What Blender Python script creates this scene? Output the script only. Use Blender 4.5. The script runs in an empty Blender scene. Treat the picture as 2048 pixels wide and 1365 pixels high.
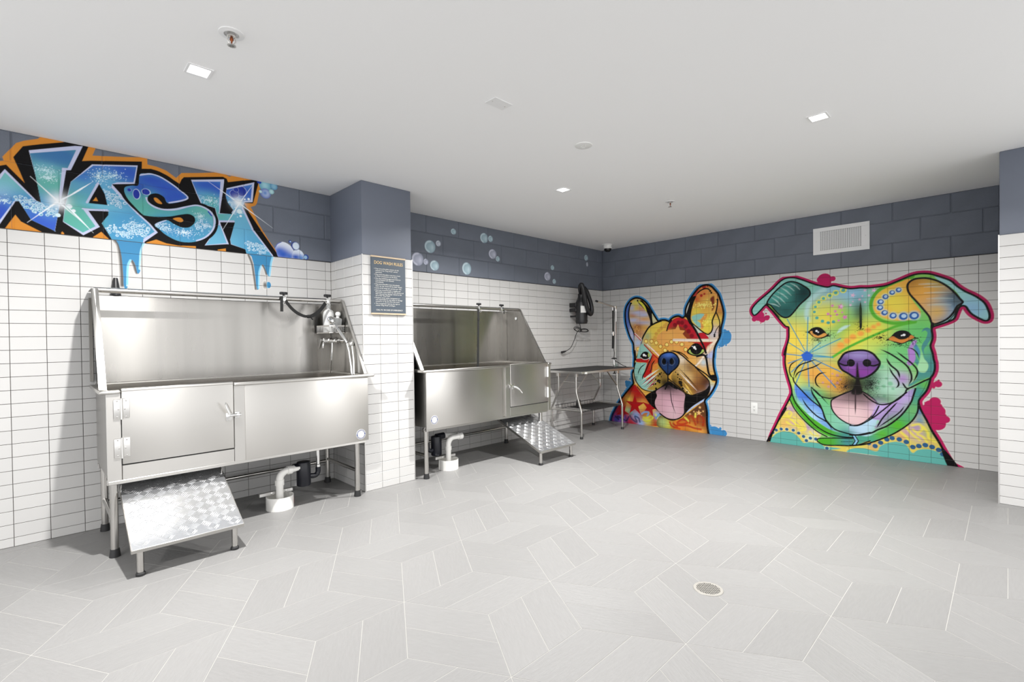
import bpy, bmesh, math, random
import numpy as np
from mathutils import Matrix, Vector
from math import pi, sin, cos, radians as RAD

# ------------------------------------------------------------------ camera, world, exposure
SC = bpy.context.scene
COL = SC.collection
CAM_LOC = (-5.93176, -4.15128, 1.20331)
CAM_R = [[0.7146562, -0.699371, -0.0121139], [0.0165481, -0.0004089, 0.999863], [0.6992801, 0.7147587, -0.011281]]          # rows: right, up, forward
cam_data = bpy.data.cameras.new('camera')
cam_data.sensor_width = 36.0
cam_data.lens = 971.344 * 36.0 / 2048
cam_data.shift_y = 7.381 / 2048
cam_data.clip_start = 0.02
camera = bpy.data.objects.new('camera', cam_data)
COL.objects.link(camera)
_r, _u, _f = CAM_R
camera.matrix_world = Matrix(((_r[0], _u[0], -_f[0], CAM_LOC[0]), (_r[1], _u[1], -_f[1], CAM_LOC[1]),
                              (_r[2], _u[2], -_f[2], CAM_LOC[2]), (0, 0, 0, 1)))
SC.camera = camera
SC.view_settings.view_transform = 'Standard'
SC.view_settings.look = 'None'
SC.view_settings.gamma = 1.0
SC.view_settings.use_curve_mapping = False
SC.view_settings.exposure = 0.36
world = bpy.data.worlds.new('fill_light')
SC.world = world
world.use_nodes = True
world.node_tree.nodes['Background'].inputs['Color'].default_value = (0.985, 0.99, 1.0, 1)
world.node_tree.nodes['Background'].inputs['Strength'].default_value = 1.55   # even soft fill, added for the unseen open side behind the camera
LAMP_W = 58.0                                        # watts of each recessed downlight
SC.cycles.max_bounces = 10
SC.cycles.diffuse_bounces = 6
SC.cycles.glossy_bounces = 5
SC.cycles.caustics_reflective = False
SC.cycles.caustics_refractive = False
SC.cycles.use_denoising = True
SC.cycles.sample_clamp_indirect = 6.0

random.seed(7)
CEIL = 2.482
TILE_TOP = 1.8935

# ------------------------------------------------------------------ materials
def lin(h):
    if isinstance(h, str):
        h = tuple(int(h[i:i + 2], 16) / 255 for i in (0, 2, 4))
    return tuple(c / 12.92 if c <= 0.04045 else ((c + 0.055) / 1.055) ** 2.4 for c in h)

def mat(name, color=(.8, .8, .8), rough=.5, metal=0., **kw):
    m = bpy.data.materials.new(name)
    m.use_nodes = True
    b = m.node_tree.nodes['Principled BSDF']
    b.inputs['Base Color'].default_value = (*color, 1)
    b.inputs['Roughness'].default_value = rough
    b.inputs['Metallic'].default_value = metal
    for k, v in kw.items():
        b.inputs[k].default_value = v
    return m

def nd(m, kind, **props):
    n = m.node_tree.nodes.new(kind)
    for k, v in props.items():
        setattr(n, k, v)
    return n

def ln(m, a, b):
    m.node_tree.links.new(a, b)

def bsdf(m):
    return m.node_tree.nodes['Principled BSDF']

def noise(m, scale, detail=3, vec='Object', stretch=None, rough=.5):
    tc = nd(m, 'ShaderNodeTexCoord')
    out = tc.outputs[vec]
    if stretch:
        mp = nd(m, 'ShaderNodeMapping')
        mp.inputs['Scale'].default_value = stretch
        ln(m, out, mp.inputs['Vector'])
        out = mp.outputs['Vector']
    n = nd(m, 'ShaderNodeTexNoise')
    n.inputs['Scale'].default_value = scale
    n.inputs['Detail'].default_value = detail
    n.inputs['Roughness'].default_value = rough
    ln(m, out, n.inputs['Vector'])
    return n.outputs['Fac']

def ramp(m, fac, stops):
    r = nd(m, 'ShaderNodeValToRGB')
    e = r.color_ramp.elements
    while len(e) < len(stops):
        e.new(.5)
    for el, (p, c) in zip(e, stops):
        el.position = p
        el.color = (*c, 1) if len(c) == 3 else c
    ln(m, fac, r.inputs['Fac'])
    return r.outputs['Color']

def bump(m, fac, strength=.2, dist=.01, prev=None):
    b = nd(m, 'ShaderNodeBump')
    b.inputs['Strength'].default_value = strength
    b.inputs['Distance'].default_value = dist
    ln(m, fac, b.inputs['Height'])
    if prev:
        ln(m, prev, b.inputs['Normal'])
    return b.outputs['Normal']

def vary(m, col, amount):
    """small brightness change from piece to piece"""
    oi = nd(m, 'ShaderNodeObjectInfo')
    mr = nd(m, 'ShaderNodeMapRange')
    mr.inputs['To Min'].default_value = 1 - amount
    mr.inputs['To Max'].default_value = 1 + amount
    ln(m, oi.outputs['Random'], mr.inputs['Value'])
    mx = nd(m, 'ShaderNodeMix', data_type='RGBA', blend_type='MULTIPLY')
    mx.inputs['Factor'].default_value = 1
    ln(m, col, mx.inputs['A'])
    ln(m, mr.outputs['Result'], mx.inputs['B'])
    return mx.outputs['Result']

M = {}
# glazed white wall tile
m = M['tile'] = mat('glazed_white_tile', (.80, .79, .77), .3)
ln(m, vary(m, ramp(m, noise(m, 3.0, 2), [(0, (.57, .562, .55)), (1, (.60, .592, .58))]), .02), bsdf(m).inputs['Base Color'])
ln(m, bump(m, noise(m, 25, 2), .05, .003), bsdf(m).inputs['Normal'])
M['grout'] = mat('dark_grey_grout', lin('4d4845'), .9)
# painted block
def paint_block(name, c0, c1):
    m = mat(name, c0, .62)
    ln(m, vary(m, ramp(m, noise(m, 4, 4), [(.3, c0), (.75, c1)]), .03), bsdf(m).inputs['Base Color'])
    f = noise(m, 140, 3, rough=.65)
    ln(m, bump(m, f, .35, .004), bsdf(m).inputs['Normal'])
    return m
M['block'] = paint_block('slate_blue_block_paint', lin('646a75'), lin('6e7480'))
M['mortar'] = paint_block('slate_blue_mortar_paint', lin('5f656f'), lin('666c78'))
m = M['smooth_slate'] = mat('slate_blue_smooth_paint', lin('6d7380'), .55)
ln(m, bump(m, noise(m, 220, 2), .12, .002), bsdf(m).inputs['Normal'])
m = M['ceiling'] = mat('white_ceiling_paint', (.93, .93, .93), .85)
ln(m, bump(m, noise(m, 90, 2), .06, .002), bsdf(m).inputs['Normal'])
# floor tile: pale grey porcelain, streaked along its length
m = M['floor_tile'] = mat('streaked_grey_porcelain', (.5, .5, .5), .42)
streak = noise(m, 11, 8, stretch=(1.2, 9, 1), rough=.7)
ln(m, vary(m, ramp(m, streak, [(.25, lin('838281')), (.5, lin('878685')), (.8, lin('8c8b8a'))]), .035), bsdf(m).inputs['Base Color'])
ln(m, bump(m, noise(m, 14, 8, stretch=(1, 7, 1), rough=.7), .45, .004), bsdf(m).inputs['Normal'])
bsdf(m).inputs['Specular IOR Level'].default_value = .35
M['floor_grout'] = mat('pale_floor_grout', lin('aaa8a4'), .9)
# metals
def steel(name, col, rough, stretch, b=.06, stain=.0, big=(1, 1, .3)):
    m = mat(name, col, rough, 1.0)
    f = noise(m, 2.2, 2, stretch=big)
    ln(m, ramp(m, f, [(.25, tuple(c * (1 - stain) for c in col)), (.75, col)]), bsdf(m).inputs['Base Color'])
    r = ramp(m, noise(m, 1.7, 2, stretch=big), [(.3, (rough * .9,) * 3), (.75, (rough * 1.2,) * 3)])
    ln(m, r, bsdf(m).inputs['Roughness'])
    n1 = bump(m, noise(m, 60, 2, stretch=stretch), b, .001)
    n2 = bump(m, noise(m, 1.6, 0, stretch=(1, 1, .35)), .3, .02, n1)
    ln(m, n2, bsdf(m).inputs['Normal'])
    bsdf(m).inputs['Anisotropic'].default_value = .75
    bsdf(m).inputs['Anisotropic Rotation'].default_value = .25
    tg = nd(m, 'ShaderNodeTangent', direction_type='RADIAL', axis='Z')
    ln(m, tg.outputs['Tangent'], bsdf(m).inputs['Tangent'])
    return m
M['steel'] = steel('brushed_stainless_steel', (.56, .545, .52), .34, (.3, .3, 9), .05, .06)
M['steel_splash'] = steel('stained_stainless_backsplash', (.46, .445, .42), .27, (8, 8, .25), .04, .22, (3.0, 3.0, .22))
M['steel_tube'] = mat('polished_steel_tube', (.58, .565, .54), .2, 1.0)
M['steel_in'] = mat('shaded_basin_steel', (.58, .555, .52), .2, 1.0)
M['dark_underside'] = mat('shade_dark_underside', (.10, .098, .095), .7)  # dark grey put in to cut bounced light and deepen shade under the tubs
M['chrome'] = mat('chrome', (.86, .86, .85), .08, 1.0)
m = M['tread'] = mat('bright_aluminium_tread', (.84, .85, .87), .17, .88)
ln(m, bump(m, noise(m, 220, 2), .1, .001), bsdf(m).inputs['Normal'])
M['gap_shade'] = mat('gap_shade', (.012, .012, .012), .8)  # near-black colour stands in for the shade inside gaps, holes and slots
M['rubber'] = mat('black_rubber', (.018, .018, .019), .6)
M['plastic_black'] = mat('black_plastic', (.014, .014, .016), .35)
M['strap'] = mat('black_webbing', (.012, .012, .012), .85)
ln(M['strap'], bump(M['strap'], noise(M['strap'], 400, 1), .4, .002), bsdf(M['strap']).inputs['Normal'])
M['pvc'] = mat('scuffed_white_pvc', (.8, .79, .75), .4)
ln(M['pvc'], ramp(M['pvc'], noise(M['pvc'], 30, 4, rough=.7), [(.66, (.84, .83, .80)), (.74, (.55, .52, .48)), (.82, (.2, .18, .15))]), bsdf(M['pvc']).inputs['Base Color'])
M['abs'] = mat('navy_black_drain_trap', lin('14161f'), .35)
M['red_print'] = mat('red_print', lin('c8404a'), .5)
M['white_plastic'] = mat('white_plastic', (.82, .82, .80), .35)
M['white_metal'] = mat('white_powder_coat', (.84, .84, .84), .4)
M['clear'] = mat('cloudy_clear_plastic', (.86, .87, .86), .15, **{'Transmission Weight': .75, 'IOR': 1.4})
M['label'] = mat('paper_label', (.78, .77, .75), .6)
M['navy'] = mat('navy_print', lin('2d3f7a'), .45)
M['grey_print'] = mat('pale_grey_print', lin('cfd0d6'), .5)
M['sign'] = mat('slate_sign_panel', lin('47515c'), .45)
M['gold'] = mat('gold_lettering', lin('e2c289'), .45)
M['white_ink'] = mat('white_lettering', lin('dedcd6'), .5)
M['wood'] = mat('blond_wood_edge', lin('c9b399'), .55)
ln(M['wood'], ramp(M['wood'], noise(M['wood'], 20, 4, stretch=(1, 6, 20)), [(.3, lin('b89f80')), (.7, lin('d6c4aa'))]), bsdf(M['wood']).inputs['Base Color'])
M['mat_black'] = mat('black_ribbed_table_mat', (.022, .022, .022), .7)
ln(M['mat_black'], bump(M['mat_black'], noise(M['mat_black'], 300, 1), .5, .002), bsdf(M['mat_black']).inputs['Normal'])
M['alu'] = mat('brushed_aluminium', (.72, .71, .69), .35, 1.0)
M['void'] = mat('duct_dark', lin('5b5b5a'), .9)
M['drain'] = mat('worn_drain_metal', lin('a5a29c'), .5, .5)
M['brass'] = mat('copper_bulb_fitting', lin('8a4b2c'), .3, .8)
M['dome'] = mat('smoked_dome', (.008, .008, .009), .06)
m = M['led'] = mat('lit_lens', (1, 1, 1), .5)
bsdf(m).inputs['Emission Color'].default_value = (1, .985, .96, 1)
bsdf(m).inputs['Emission Strength'].default_value = 9.0
M['ref'] = mat('white_reflector', (.9, .9, .9), .4)
# wall paint: colours held on the painted skin itself
m = M['mural'] = mat('spray_paint', (.5, .5, .5), .45, **{'Specular IOR Level': .12})
at = nd(m, 'ShaderNodeVertexColor', layer_name='paint')
ln(m, at.outputs['Color'], bsdf(m).inputs['Base Color'])
m = M['mural_block'] = mat('spray_paint_on_block', (.5, .5, .5), .6, **{'Specular IOR Level': .15})
at = nd(m, 'ShaderNodeVertexColor', layer_name='paint')
ln(m, at.outputs['Color'], bsdf(m).inputs['Base Color'])
ln(m, bump(m, noise(m, 140, 3, rough=.65), .3, .004), bsdf(m).inputs['Normal'])

# ------------------------------------------------------------------ building helpers
def org(o):
    v = Vector((0, 0, 0))
    while o is not None:
        v += o.location
        o = o.parent
    return v

def tag(o, label=None, cat=None, group=None, kind=None):
    if label: o['label'] = label
    if cat: o['category'] = cat
    if group: o['group'] = group
    if kind: o['kind'] = kind
    return o

def thing(name, loc, label, cat, group=None):
    o = bpy.data.objects.new(name, None)
    o.empty_display_size = .1
    COL.objects.link(o)
    o.location = loc
    return tag(o, label, cat, group)

class MB:
    """collects shapes given in world metres; build() links them as one mesh object"""
    def __init__(s):
        s.bm = bmesh.new()
    def box(s, x0, x1, y0, y1, z0, z1, bev=0, seg=1, mat4=None):
        t = bmesh.new()
        vs = [t.verts.new(p) for p in ((x0, y0, z0), (x1, y0, z0), (x1, y1, z0), (x0, y1, z0), (x0, y0, z1), (x1, y0, z1), (x1, y1, z1), (x0, y1, z1))]
        for f in ((0, 3, 2, 1), (4, 5, 6, 7), (0, 1, 5, 4), (1, 2, 6, 5), (2, 3, 7, 6), (3, 0, 4, 7)):
            t.faces.new([vs[i] for i in f])
        if bev:
            bmesh.ops.bevel(t, geom=list(t.edges), offset=bev, segments=seg, affect='EDGES', profile=.5)
        s._merge(t, mat4)
        return s
    def _merge(s, t, mat4=None):
        if mat4 is not None:
            bmesh.ops.transform(t, matrix=mat4, verts=t.verts)
        mp = {}
        for v in t.verts:
            mp[v] = s.bm.verts.new(v.co)
        for f in t.faces:
            try:
                s.bm.faces.new([mp[v] for v in f.verts])
            except ValueError:
                pass
        t.free()
    def poly(s, pts):
        s.bm.faces.new([s.bm.verts.new(p) for p in pts])
        return s
    def prism(s, pts, d):
        """flat polygon (3D points) pushed by vector d"""
        d = Vector(d)
        a = [s.bm.verts.new(p) for p in pts]
        b = [s.bm.verts.new(Vector(p) + d) for p in pts]
        n = len(a)
        s.bm.faces.new(a[::-1]); s.bm.faces.new(b)
        for i in range(n):
            s.bm.faces.new((a[i], a[(i + 1) % n], b[(i + 1) % n], b[i]))
        return s
    def tube(s, path, r, seg=12, cap=True, closed=False):
        path = [Vector(p) for p in path]
        n = len(path)
        rs = r if isinstance(r, (list, tuple)) else [r] * n
        tang = []
        for i in range(n):
            if closed:
                t = path[(i + 1) % n] - path[i - 1]
            else:
                t = path[min(i + 1, n - 1)] - path[max(i - 1, 0)]
            tang.append(t.normalized())
        ref = Vector((0, 0, 1)) if abs(tang[0].z) < .9 else Vector((1, 0, 0))
        u = tang[0].cross(ref).normalized()
        rings = []
        for i in range(n):
            u = (u - tang[i] * u.dot(tang[i])).normalized()
            w = tang[i].cross(u)
            rings.append([s.bm.verts.new(path[i] + (u * cos(2 * pi * k / seg) + w * sin(2 * pi * k / seg)) * rs[i]) for k in range(seg)])
        for i in range(n if closed else n - 1):
            a, b = rings[i], rings[(i + 1) % n]
            for k in range(seg):
                s.bm.faces.new((a[k], a[(k + 1) % seg], b[(k + 1) % seg], b[k]))
        if cap and not closed:
            s.bm.faces.new(rings[0][::-1]); s.bm.faces.new(rings[-1])
        return s
    def lathe(s, prof, c, axis=(0, 0, 1), seg=24):
        """profile of (radius, height) turned about an axis through c"""
        ax = Vector(axis).normalized()
        ref = Vector((1, 0, 0)) if abs(ax.x) < .9 else Vector((0, 1, 0))
        u = ax.cross(ref).normalized(); w = ax.cross(u)
        c = Vector(c); rings = []
        for (r, h) in prof:
            if r < 1e-6:
                rings.append([s.bm.verts.new(c + ax * h)])
            else:
                rings.append([s.bm.verts.new(c + ax * h + (u * cos(2 * pi * k / seg) + w * sin(2 * pi * k / seg)) * r) for k in range(seg)])
        for a, b in zip(rings, rings[1:]):
            for k in range(seg):
                k2 = (k + 1) % seg
                if len(a) == 1 and len(b) == 1: continue
                if len(a) == 1: s.bm.faces.new((a[0], b[k2], b[k]))
                elif len(b) == 1: s.bm.faces.new((a[k], a[k2], b[0]))
                else: s.bm.faces.new((a[k], a[k2], b[k2], b[k]))
        return s
    def ribbon(s, path, width_dir, w, th):
        """flat band following a path"""
        path = [Vector(p) for p in path]
        wd = Vector(width_dir).normalized()
        rings = []
        for i, p in enumerate(path):
            t = (path[min(i + 1, len(path) - 1)] - path[max(i - 1, 0)]).normalized()
            nn = t.cross(wd).normalized()
            rings.append([s.bm.verts.new(p + wd * a * w / 2 + nn * b * th / 2) for a, b in ((-1, -1), (1, -1), (1, 1), (-1, 1))])
        for a, b in zip(rings, rings[1:]):
            for k in range(4):
                s.bm.faces.new((a[k], a[(k + 1) % 4], b[(k + 1) % 4], b[k]))
        s.bm.faces.new(rings[0][::-1]); s.bm.faces.new(rings[-1])
        return s
    def mesh(s, name, off=(0, 0, 0), smooth=35):
        bmesh.ops.translate(s.bm, vec=-Vector(off), verts=s.bm.verts)
        bmesh.ops.recalc_face_normals(s.bm, faces=s.bm.faces)
        me = bpy.data.meshes.new(name)
        s.bm.to_mesh(me); s.bm.free()
        if smooth:
            me.shade_smooth()
            me.set_sharp_from_angle(angle=RAD(smooth))
        return me
    def build(s, name, material, parent=None, smooth=35, loc=None, each=False):
        if each:                                          # every separate piece becomes a part of its own
            s.bm.verts.index_update(); s.bm.verts.ensure_lookup_table()
            seen, res = set(), []
            for v in s.bm.verts:
                if v.index in seen: continue
                st, isl = [v], []
                seen.add(v.index)
                while st:
                    q = st.pop(); isl.append(q)
                    for e in q.link_edges:
                        w = e.other_vert(q)
                        if w.index not in seen: seen.add(w.index); st.append(w)
                keep = set(isl); one = MB(); mp = {q: one.bm.verts.new(q.co) for q in isl}
                for f in {f for q in isl for f in q.link_faces}:
                    one.bm.faces.new([mp[q] for q in f.verts])
                res.append(one.build(name, material, parent, smooth, loc))
            s.bm.free()
            return res
        o_off = org(parent) if parent is not None else Vector(loc if loc is not None else (0, 0, 0))
        me = s.mesh(name, o_off, smooth)
        me.materials.append(M[material])
        o = bpy.data.objects.new(name, me)
        COL.objects.link(o)
        if parent is not None: o.parent = parent
        else: o.location = o_off
        return o

def inst(name, me, loc, parent, rotz=0):
    o = bpy.data.objects.new(name, me)
    COL.objects.link(o)
    o.parent = parent
    o.location = Vector(loc) - org(parent)
    o.rotation_euler = (0, 0, rotz)
    return o

def pix(p):
    """where a point of the room falls in the 2048 x 1365 picture (only used to choose the largest pieces)"""
    d = Vector(p) - Vector(CAM_LOC)
    z = d.dot(Vector(CAM_R[2]))
    if z < .1: return None
    return 1024 + 971.344 * d.dot(Vector(CAM_R[0])) / z, 689.881 - 971.344 * d.dot(Vector(CAM_R[1])) / z, z

# ------------------------------------------------------------------ recessed square downlights
LAMPS = [(-5.367, -1.495, True), (-2.686, -1.483, True), (-2.644, -3.375, True),
         (-8.05, -3.375, False)]
LAMP_LABEL = ['lit square recessed downlight above the larger tub', 'lit square recessed downlight nearest the back corner',
              'lit square recessed downlight near the dog murals on the right']
HOLE = .042
def downlight(i, x, y, seen):
    lab = LAMP_LABEL[i] if i < 3 else 'lit square recessed downlight left of the camera outside the picture'
    t = thing('recessed_downlight', (x, y, CEIL), lab, 'downlight', 'recessed ceiling downlights')
    r = MB()
    for a in (0, 1, 2, 3):
        mt = Matrix.Translation((x, y, CEIL)) @ Matrix.Rotation(a * pi / 2, 4, 'Z')
        r.box(*((-.051, .051) if a % 2 == 0 else (-HOLE + .001, HOLE - .001)), HOLE - .001, .051, -.004, .0, 0, 1, mt)
    r.build('trim_frame', 'white_metal', t, 0)
    h = MB()
    for a in (0, 1, 2, 3):
        mt = Matrix.Translation((x, y, CEIL)) @ Matrix.Rotation(a * pi / 2, 4, 'Z')
        h.box(*((-HOLE - .002, HOLE + .002) if a % 2 == 0 else (-HOLE + .001, HOLE - .001)), HOLE - .001, HOLE + .002, .0005, .07, 0, 1, mt)
    h.box(x - HOLE, x + HOLE, y - HOLE, y + HOLE, CEIL + .0705, CEIL + .074)
    h.build('housing', 'ref', t, 0)
    MB().lathe([(0, .03), (.034, .03), (.034, .035), (0, .035)], (x, y, CEIL), seg=24).build('lens', 'led', t)
    L = bpy.data.lights.new('downlight_beam', 'AREA')
    L.shape = 'DISK'; L.size = .06; L.energy = LAMP_W; L.spread = RAD(155)
    L.color = (1, .99, .972)
    lo = bpy.data.objects.new('beam', L)
    COL.objects.link(lo); lo.parent = t; lo.location = (0, 0, -.006)
for i, (x, y, s_) in enumerate(LAMPS):
    downlight(i, x, y, s_)

# ------------------------------------------------------------------ ceiling
X0, X1, Y0, Y1 = -8.8, .25, -7.0, .25
xs = sorted({X0, X1} | {x + d for x, y, _ in LAMPS for d in (-HOLE, HOLE)})
ys = sorted({Y0, Y1} | {y + d for x, y, _ in LAMPS for d in (-HOLE, HOLE)})
cb = MB()
for i in range(len(xs) - 1):
    for j in range(len(ys) - 1):
        mx, my = (xs[i] + xs[i + 1]) / 2, (ys[j] + ys[j + 1]) / 2
        if any(abs(mx - x) < HOLE and abs(my - y) < HOLE for x, y, _ in LAMPS): continue
        cb.poly([(xs[i], ys[j], CEIL), (xs[i], ys[j + 1], CEIL), (xs[i + 1], ys[j + 1], CEIL), (xs[i + 1], ys[j], CEIL)])
cb.box(X0, X1, Y0, Y1, CEIL + .12, CEIL + .2)
bmesh.ops.remove_doubles(cb.bm, verts=cb.bm.verts, dist=1e-5)
ceiling = cb.build('ceiling', 'ceiling', None, 0)
tag(ceiling, 'smooth white painted ceiling', None, None, 'structure')

# ------------------------------------------------------------------ tiled walls
JOINT = .0026
_tm = {}
def tile_bm(w, h, dpt=.006, ch=.0012):
    """one tile, face towards -y, centred; u = x, v = z"""
    a, b = w / 2, h / 2
    b_ = bmesh.new()
    f = [b_.verts.new((x, 0, z)) for x, z in ((-a + ch, -b + ch), (a - ch, -b + ch), (a - ch, b - ch), (-a + ch, b - ch))]
    g = [b_.verts.new((x, ch, z)) for x, z in ((-a, -b), (a, -b), (a, b), (-a, b))]
    k = [b_.verts.new((x, dpt, z)) for x, z in ((-a, -b), (a, -b), (a, b), (-a, b))]
    b_.faces.new(f)
    for i in range(4):
        j = (i + 1) % 4
        b_.faces.new((f[j], f[i], g[i], g[j])); b_.faces.new((g[j], g[i], k[i], k[j]))
    return b_
def tile_mesh(w, h, rz, key, material, dpt=.006, ch=.0012):
    k = (round(w, 4), round(h, 4), round(rz, 3), key)
    if k not in _tm:
        b_ = tile_bm(w, h, dpt, ch)
        bmesh.ops.rotate(b_, verts=b_.verts, cent=(0, 0, 0), matrix=Matrix.Rotation(rz, 3, 'Z'))
        bmesh.ops.recalc_face_normals(b_, faces=b_.faces)
        me = bpy.data.meshes.new(key); b_.to_mesh(me); b_.free()
        me.materials.append(M[material]); _tm[k] = me
    return _tm[k]
FACE = {'A': 0.0, 'B': -pi / 2, 'C': pi / 2}     # faces -y, -x, +x
def hidden(px, py):
    return (215 < px < 700 and 610 < py < 930) or (835 < px < 1095 and 630 < py < 850)
def lay(parent, face, plane, joints, rows, name, material, limit=300, joint=JOINT, dpt=.006, ch=.0012, stuff='far_wall_tiles'):
    cells = []
    for r in rows:
        z0, z1 = r[0], r[1]
        js = joints(r) if callable(joints) else joints
        for a, b in zip(js, js[1:]):
            a, b = min(a, b), max(a, b)
            if b - a < .012 or z1 - z0 < .006: continue
            if parent is not None and parent.name == 'wall_left' and -4.0795 <= a and b <= -3.6145: continue   # behind the pilaster
            u, z = (a + b) / 2, (z0 + z1) / 2
            p = (u, plane, z) if face == 'A' else (plane, u, z)
            q = pix(p)
            score = 0
            if q and -20 < q[0] < 2068 and -20 < q[1] < 1385:
                score = (b - a) * (z1 - z0) / q[2] ** 2 * (.02 if hidden(q[0], q[1]) else 1)
            cells.append((score, p, b - a - joint, z1 - z0 - joint))
    cells.sort(key=lambda c: -c[0])
    rest = MB()
    nrest = 0
    for i, (sc, p, w, h) in enumerate(cells):
        if i < limit and sc > 0:
            inst(name, tile_mesh(w, h, FACE[face], name, material, dpt, ch), p, parent)
        else:
            rest._merge(tile_bm(w, h, dpt, ch), Matrix.Translation(p) @ Matrix.Rotation(FACE[face], 4, 'Z'))
            nrest += 1
    if nrest:
        o = rest.build(stuff, material, parent, 0)
        o['kind'] = 'stuff'
    else:
        rest.bm.free()
def span(a, b, first, step):
    """joint positions between a and b on a grid through first"""
    k0 = math.ceil((a - first) / step + 1e-6); k1 = math.floor((b - first) / step - 1e-6)
    return [a] + [first + step * k for k in range(k0, k1 + 1)] + [b]
ROWS = []
z = TILE_TOP
while z > .01:
    ROWS.append((max(z - .08, 0.0), z)); z -= .08
BROWS = [(TILE_TOP + .003, 2.092, 1), (2.092, 2.303, 0), (2.303, CEIL, 1)]
BF = .010                                       # block face sits 10 mm behind the tile face

wl = MB().box(-8.0, .25, .0032, .25, 0, TILE_TOP).build('wall_left', 'grout', None, 0)
tag(wl, 'long wall tiled white below and slate blue block above', None, None, 'structure')
MB().box(-8.0, .25, BF + .0045, .25, TILE_TOP, CEIL).build('block_backing', 'mortar', wl, 0)
lay(wl, 'A', 0.0, span(-8.0, -4.08, -6.0475, .16) + [-4.079] + span(-3.615, 0, -3.1779, .16)[0:], ROWS, 'wall_tile', 'tile')
lay(wl, 'A', BF, lambda r: span(-8.0, BF, -3.070 if r[2] else -2.860, .4215), BROWS, 'wall_block', 'block', joint=.007, dpt=.012, ch=.0035, stuff='far_wall_blocks')
wr = MB().box(.0032, .25, -4.75, .0032, 0, TILE_TOP).build('wall_right', 'grout', None, 0)
tag(wr, 'wall with the dog murals, white tile below and slate blue block above', None, None, 'structure')
MB().box(BF + .0045, .25, -4.75, BF + .0045, TILE_TOP, CEIL).build('block_backing', 'mortar', wr, 0)
lay(wr, 'B', 0.0, span(-4.10, 0, -.1294, .16), ROWS, 'wall_tile', 'tile')
lay(wr, 'B', BF, lambda r: span(-4.10, BF, -2.525 if r[2] else -2.735, .421), BROWS, 'wall_block', 'block', joint=.007, dpt=.012, ch=.0035, stuff='far_wall_blocks')
# pilaster between the tubs
PX0, PX1, PY = -4.08, -3.615, -.57
wp = MB().box(PX0 + .0032, PX1 - .0032, PY + .0032, .0, 0, TILE_TOP).build('wall_pilaster', 'grout', None, 0)
tag(wp, 'square pilaster between the two tubs, tiled below and painted slate above', None, None, 'structure')
MB().box(PX0 + .005, PX1 - .005, PY + .005, .012, TILE_TOP, CEIL, .006, 2).build('painted_top', 'smooth_slate', wp)
lay(wp, 'A', PY, span(PX0, PX1, -3.928, .159), ROWS, 'wall_tile', 'tile')
lay(wp, 'B', PX0, span(PY, 0, -.0931, .1611), ROWS, 'side_tile', 'tile')
lay(wp, 'C', PX1, span(PY, 0, -.0931, .1611), ROWS, 'far_side_tile', 'tile', limit=0)
# column at the right edge of the picture
wc = MB().box(-1.083 + .0032, -.003, -4.75, -4.102 - .0032, 0, TILE_TOP).build('wall_column', 'grout', None, 0)
tag(wc, 'column end at the right, white tile below and slate paint above', None, None, 'structure')
MB().box(-1.083 + .012, -.003, -4.75, -4.102 - .005, TILE_TOP, CEIL, .006, 2).build('painted_top', 'smooth_slate', wc)
lay(wc, 'B', -1.083, [-4.102, -4.262, -4.422, -4.582, -4.742], ROWS, 'wall_tile', 'tile')
# metal edge profiles
for k, (x, y) in enumerate(((PX0, PY), (PX1, PY), (-1.083, -4.102))):
    dx = -.0012 if k != 1 else .0012
    e = MB().box(x - .006 if k == 1 else x - .0012, x + .0012 if k == 1 else x + .006, y - .0012 if k < 2 else y - .006, y + .006 if k < 2 else y + .0012, 0, TILE_TOP + .003)
    o = e.build('trim_%d' % (k + 1), 'alu', None, 0)
    tag(o, ('thin metal edge strip up the near corner of the pilaster', 'thin metal edge strip up the far corner of the pilaster', 'thin metal edge strip up the column at the right')[k], None, None, 'structure')
e = MB().box(-8.0, PX0, -.001, BF, TILE_TOP, TILE_TOP + .003).box(PX1, 0, -.001, BF, TILE_TOP, TILE_TOP + .003).build('trim_4', 'grout', None, 0)
tag(e, 'thin cap line along the top of the left wall tile', None, None, 'structure')
e = MB().box(-.001, BF, -4.10, 0, TILE_TOP, TILE_TOP + .003).build('trim_5', 'grout', None, 0)
tag(e, 'thin cap line along the top of the right wall tile', None, None, 'structure')

# ------------------------------------------------------------------ floor of half-rhombus tiles
fl = MB().box(X0, X1, Y0, Y1, -.12, -.0009).build('floor', 'floor_grout', None, 0)
tag(fl, 'floor of pale grey parallelogram tiles set in a tumbling block pattern', None, None, 'structure')
S_, D_ = .4079, .7065
OX, OY = -4.132, -1.853
Gf = .0025                                     # joint width
def par(inset, s=S_):
    a = Vector((1, 0)); b = Vector((cos(-pi / 3), sin(-pi / 3)))
    la = s - 2 * inset / sin(pi / 3); lb = s / 2 - 2 * inset / sin(pi / 3)
    a, b = a * la / 2, b * lb / 2
    return [-a - b, a - b, a + b, -a + b]
def clip_half(poly, n, c):
    out = []
    for i, p in enumerate(poly):
        q = poly[(i + 1) % len(poly)]
        dp, dq = p.dot(n) - c, q.dot(n) - c
        if dp <= 0: out.append(p)
        if dp * dq < 0: out.append(p + (q - p) * (dp / (dp - dq)))
    return out
def slab(top, low):
    b_ = bmesh.new()
    n = len(top)
    t = [b_.verts.new((p.x, p.y, 0)) for p in top]
    g = [b_.verts.new((p.x, p.y, -.0005)) for p in low]
    k = [b_.verts.new((p.x, p.y, -.004)) for p in low]
    b_.faces.new(t)
    for i in range(n):
        j = (i + 1) % n
        b_.faces.new((t[j], t[i], g[i], g[j])); b_.faces.new((g[j], g[i], k[i], k[j]))
    bmesh.ops.recalc_face_normals(b_, faces=b_.faces)
    return b_
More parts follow.
